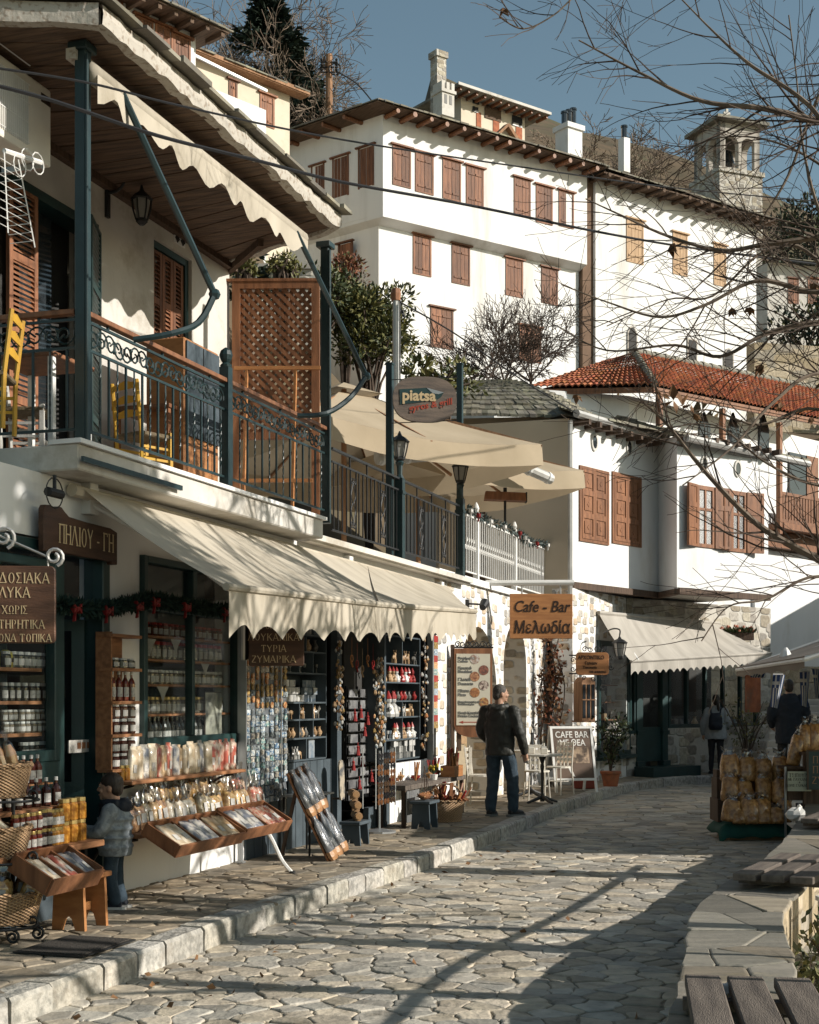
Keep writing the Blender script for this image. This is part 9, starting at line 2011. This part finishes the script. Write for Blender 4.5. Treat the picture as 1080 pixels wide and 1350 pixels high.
limbs=[([(1180,790),(1080,738),(1000,692),(930,622),(880,560),(845,528)],13,12.2,.045,2.6),([(1170,430),(1080,425),(1010,440),(950,470),(890,455),(800,462),(735,430)],13.2,13,.032,5.2),([(1170,520),(1080,492),(1020,530),(965,590),(900,640)],13.4,12.4,.03,4.6),([(1160,360),(1080,385),(1000,370),(930,402),(870,418),(800,398),(740,375)],12.8,12.6,.03,5.6),([(1160,290),(1080,312),(1010,322),(950,330),(880,311),(815,282),(772,262)],12.6,12.8,.034,6.0),([(1180,180),(1080,160),(1007,143),(925,133),(844,96),(763,53)],12.4,12.0,.040,6.6),([(1170,260),(1070,142),(990,86),(941,42),(890,-10)],12.2,12.0,.028,6.2),([(1170,480),(1075,340),(1010,330),(940,390),(880,395),(800,430)],13.5,13.5,.026,5.4),([(1180,610),(1080,540),(1000,560),(930,540),(870,560)],13.8,13.5,.026,4.0),([(1170,800),(1080,760),(1010,790),(960,800),(925,845)],12.6,12.2,.022,2.8),([(1170,60),(1090,110),(1040,230),(1000,300),(985,360)],12.9,13.2,.028,7.0),([(1180,640),(1080,640),(1010,610),(940,560),(860,570)],12.9,12.9,.022,4.2),([(1180,300),(1100,230),(1030,190),(960,180),(890,200)],13.0,13.2,.02,6.4),([(1170,-40),(1000,-30),(880,-50),(780,-20),(730,20),(690,38),(658,22)],11.8,11.6,.016,8.0),([(1170,420),(1090,300),(1060,200),(1050,100),(1040,20)],12.4,12.6,.022,6.6)]
mbL=MB();mbT=MB();tips=[]
for pts,d0,d1,r,z in limbs:
 n=len(pts);w=[P(x,y,d0+(d1-d0)*i/(n-1))-T0 for i,(x,y)in enumerate(pts)];w=[Vector((.0,.1,z))]+w;cp=catmull(w,6);m=len(cp)
 mbL.tube(cp,[max(.006,r*1.25*(1-.9*(i/(m-1))**.8))for i in range(m)],6,caps=False)
 L=0;i=8
 while i<m-1:
  a=cp[i];ax=(cp[min(m-1,i+1)]-cp[i-1]).normalized();side=ax.orthogonal();side.rotate(Matrix.Rotation(rg.uniform(0,2*pi),3,ax));side.normalize()
  near=max(0,min(1,(i-6)/(m-6.)));Lk=rg.uniform(.3,.85)*(1.15-.5*near)
  grow(mbT,a,(ax*.75+side*.75+Vector((-.12,0,.10))),Lk,max(.006,r*.34*(1-.5*near)),2 if rg.random()<.5 else 1,rg,.0,.15,(1,2),.55,.66,.0026,tips,4)
  i+=rg.choice((1,1,1)if i<m*.45 else(1,2,3))
mbL.build('limbs',bark,pt_);mbT.build('crown',twig,pt_)
for k,(px,py,d)in enumerate(((884,322,12.8),(965,405,13),(990,405,13),(1078,372,13),(1003,480,13),(888,528,12.4),(872,520,12.4),(900,535,12.5),(915,545,12.5),(1030,530,13.2),(1080,505,13.2),(663,10,11.6),(1072,550,13.3),(760,520,13))):
 q=P(px,py,d)-T0;mb=MB();s_=(.16 if k in(0,3,4,5,7)else.09)
 for j in range(4):mb.leaf(q,(rg.gauss(0,.5),rg.gauss(0,.4),-1 if k not in(5,6,7,8)else rg.gauss(-.2,.5)),s_*rg.uniform(.6,1.2),s_*.55,rg)
 mb.build('dead_leaf',dead_leaf,pt_)
for k,(x,y,h,seed,lab)in enumerate(((5.6,7.3,9,3,'slim bare plane tree beyond the right edge nearest the viewer'),(6.4,9.6,9.5,4,'second slim bare plane tree beyond the right edge'),(5.2,9.0,8,6,'third slim bare plane tree beyond the right edge'))):
 GUARD=lambda p:p.x+x>.36*(p.y+y)+.4
 bare_tree('plane_tree',lab,(x,y,0),h,.11,seed,4,(bark,twig),'bare plane trees along the seat wall',.015,spread=.5,fork=.42,nlimb=6,limbL=.27,kids=(2,3))
bare_tree('plane_tree','slim bare plane tree beyond the right edge in front of the added shade house',(13.2,26.6,0),9.5,.13,15,4,(bark,twig),'bare plane trees along the seat wall',.016,spread=.5,fork=.4,nlimb=6,limbL=.27,kids=(2,3))
GUARD=None
rg=random.Random(5);et=thing('added_shade_tree','added unseen evergreen tree shading the corner of the balcony from beyond the right edge','tree',(7.,8.7,0));mb=MB();mb.tube([(0,0,-.2),(.1,0,4),(0,0,8)],[.16,.13,.05],8);mb.build('trunk',bark,et);mb=MB()  # unseen tree added, crown placed to shade the balcony corner
for k in range(2600):v=Vector((rg.gauss(0,1),rg.gauss(0,1),rg.gauss(0,1))).normalized()*rg.random()**.4;mb.leaf((v.x*1.25,v.y*1.15,7.6+v.z*1.0),(rg.gauss(0,1),rg.gauss(0,1),rg.gauss(0,1)),.2,.1,rg)
mb.build('crown',leaf_green,et)
for k,(px,py,d,h,sd,lab)in enumerate(((300,110,62,8.5,21,'tall grey bare tree left of the dark conifer'),(272,60,64,8,26,'pale bare tree behind the white hillside house'),(395,150,60,7,22,'bare tree right of the dark conifer'),(425,165,58,6,27,'low bare tree beside the utility pole'),(345,80,66,9,28,'bare tree rising behind the dark conifer'))):
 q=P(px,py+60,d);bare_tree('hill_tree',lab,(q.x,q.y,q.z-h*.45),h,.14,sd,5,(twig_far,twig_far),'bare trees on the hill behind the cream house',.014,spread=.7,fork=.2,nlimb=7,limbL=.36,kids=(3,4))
def conifer(label,loc,h,r,seed,mat=leaf_dark,n=2600,name='conifer_tree',L=.5):
 rg=random.Random(seed);t=thing(name,label,'tree',loc);mb=MB();mb.tube([(0,0,-2),(0,0,h*.95)],[.2,.03],7);mb.build('trunk',bark,t);mb=MB()
 lumps=[(rg.uniform(0,2*pi),rg.uniform(.05,.95),rg.uniform(.6,1.1))for _ in range(34)]
 for k in range(n):
  a,z,q=rg.choice(lumps);R0=r*(1-z)**.7*q+.15;rr=R0*rg.random()**.45;a+=rg.gauss(0,.35);p=Vector((rr*cos(a),rr*sin(a),h*(z+rg.gauss(0,.035))-.12*rr));mb.leaf(p,(cos(a)+rg.gauss(0,.4),sin(a)+rg.gauss(0,.4),rg.gauss(-.1,.45)),L*rg.uniform(.6,1.3),L*.42,rg)
 mb.build('crown',mat,t);return t
q=P(352,175,61);conifer('dark green conifer standing behind the cream hillside house',(q.x,q.y,q.z-1),6.8,3.1,5,L=.40,n=6000)
q=P(400,205,57);conifer('smaller dark conifer at the right of the cream house',(q.x,q.y,q.z-1),3.4,1.5,6,L=.36,n=1500)
q=P(330,372,30);conifer('small dark conifer beside the lattice screen top',(q.x,q.y,q.z-.3),1.15,.5,7,L=.16,n=700)
def bush(name,label,px,py,d,rx,rz,seed,mats,n=2600,L=.17,group=None,trunk=3.0):
 rg=random.Random(seed);c=P(px,py,d);t=thing(name,label,'shrub',(c.x,c.y,c.z-rz-trunk),0,group);mb=MB();b=Vector((0,0,trunk+rz));ml=[MB()for _ in mats]
 lumps=[]
 for k in range(26):a=rg.uniform(0,2*pi);e=rg.uniform(-.6,1.0);q=rg.uniform(.55,1.0);lumps.append((b+Vector((rx*q*cos(a)*cos(e),rx*q*sin(a)*cos(e),rz*q*sin(e)*1.05)),rg.uniform(.22,.42)*rx))
 for c_,r_ in lumps:mb.tube(catmull([(0,0,0),(b.x+rg.uniform(-.2,.2),b.y+rg.uniform(-.2,.2),trunk*.9),tuple(c_)],4),[.05]*4+[.03]*4+[.015],4,caps=False)
 for k in range(n):
  c_,r_=rg.choice(lumps);v=Vector((rg.gauss(0,1),rg.gauss(0,1),rg.gauss(0,1))).normalized();p=c_+v*r_*rg.uniform(.5,1.15);ml[0 if rg.random()<.55 else rg.randrange(len(mats))].leaf(p,v+Vector((rg.gauss(0,.6),rg.gauss(0,.6),rg.gauss(.3,.6))),L*rg.uniform(.6,1.3),L*.42,rg)
 mb.build('trunk',twig,t)
 for m_,q in zip(ml,mats):m_.build('crown',q,t)
 return t
bush('evergreen_shrub','large glossy evergreen shrub between the green post and the mansion',487,440,36,1.15,1.35,41,[leaf_olive,leaf_green,leaf_dark],5200,.17,trunk=5)
bush('evergreen_shrub','evergreen shrub showing above the lattice screen',420,395,35,.9,.8,42,[leaf_green,leaf_olive],1600,.16,trunk=5)
bush('evergreen_shrub','sparse leafy sprigs above the oval sign',580,500,27,.7,.28,43,[leaf_olive,leaf_green],420,.17,trunk=2)
bush('evergreen_shrub','yellowish shrub tuft above the left of the lattice screen',375,352,29,.32,.28,44,[leaf_olive],420,.13,trunk=2)
bush('rusty_shrub','rusty dry shrub at the foot of the shaded mansion wall',455,365,38,.55,.7,45,[leaf_rust,dead_leaf,leaf_olive],700,.13,trunk=3)
bush('evergreen_shrub','low yellow green tuft beside the house corner',322,352,28,.25,.22,46,[leaf_olive],300,.13,trunk=2)
for k,(px,py,d,h,sd,lab)in enumerate(((630,510,38,2.6,61,'bare reddish shrub in front of the mansion, left'),(700,500,40,2.9,62,'bare reddish shrub in front of the mansion, right'),(665,500,39,2.4,63,'bare reddish shrub in front of the mansion, middle'))):
 q=P(px,py,d);bare_tree('bare_shrub',lab,(q.x,q.y,q.z-.3),h,.05,sd,4,(twig,twig),'bare shrubs below the mansion',.008,spread=.6,fork=.08,nlimb=9,limbL=.42,cat='shrub',kids=(3,4))
dw=thing('dry_stone_wall','short pale dry stone wall behind the lattice screen','wall',P(350,372,31));mb=MB();mb.box(-.6,1.1,0,.5,-1.5,.28);mb.build('wall',rubble_grey,dw);mb=MB()
for k in range(5):x=-.6+.34*k;mb.box(x,x+.32,-.06,.5,.281+.02*(k%2),.36+.03*(k%3))
mb.build('cap_stones',stone_tower,dw)
sc_=MB();rg=random.Random(77)
for k in range(2200):
 Y=rg.uniform(80,200);X=rg.uniform(.12,.62)*Y*rg.uniform(.5,1);z=hill(X,Y)
 if z<3:continue
 base=Vector((X,Y,z-.3));h=rg.uniform(1.3,3.4)
 for j in range(9):d=Vector((rg.gauss(0,.45),rg.gauss(0,.45),1));tip=base+d*h*rg.uniform(.6,1);mid=base.lerp(tip,.5)+Vector((rg.gauss(0,.2),rg.gauss(0,.2),.2));sc_.tube([base,mid,tip],[.07,.05,.03],3,caps=False);sc_.tube([mid,mid+Vector((rg.gauss(0,.8),rg.gauss(0,.8),rg.uniform(.3,1.2)))],[.04,.025],3,caps=False)
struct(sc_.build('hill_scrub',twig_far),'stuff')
sc_=MB()
for k in range(520):
 Y=rg.uniform(44,150);X=rg.uniform(-.35,.6)*Y;z=hill(X,Y);r=rg.uniform(.5,1.5)
 if z<6:continue
 for j in range(34):v=Vector((rg.gauss(0,1),rg.gauss(0,1),abs(rg.gauss(0,.8)))).normalized()*r*rg.uniform(.4,1);sc_.leaf(Vector((X,Y,z))+v,v+Vector((0,0,.4)),r*.5,r*.22,rg)
struct(sc_.build('hill_bushes',M('hill bush foliage',(.10,.085,.04),(.17,.10,.05),scale=.15,rough=.9,bump=0)),'stuff')
for k,(px,py,d,h,sd,lab)in enumerate(((790,225,95,7,81,'spreading bare tree on the far hill right of the white chimneys'),(858,232,100,7,82,'bare tree on the far hill left of the bell tower'))):
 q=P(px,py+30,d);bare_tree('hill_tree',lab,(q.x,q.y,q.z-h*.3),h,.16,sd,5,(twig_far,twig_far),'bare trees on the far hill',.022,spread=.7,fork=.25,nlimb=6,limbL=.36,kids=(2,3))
q=P(1050,330,58);bush('dark_thicket','dark thicket on the slope behind the branches at the right',1085,330,84,3.6,3.2,91,[leaf_dark,leaf_green],2600,.4,trunk=2)
bush('dark_thicket','dark shrub below the pale house at the right edge',1075,440,54,1.6,1.2,92,[leaf_dark,leaf_olive],1300,.3,trunk=1)
mb=MB();rg=random.Random(31)
for k in range(46):
 y=rg.uniform(6.5,17);x=kerb_x(y)+abs(rg.gauss(0,.5))+.05 if k%3 else rg.uniform(-1.5,2.);mb.leaf((x,y,.012),(rg.gauss(0,1),rg.gauss(0,1),.12),rg.uniform(.04,.09),.05,rg)
struct(mb.build('fallen_leaves',dead_leaf),'stuff')
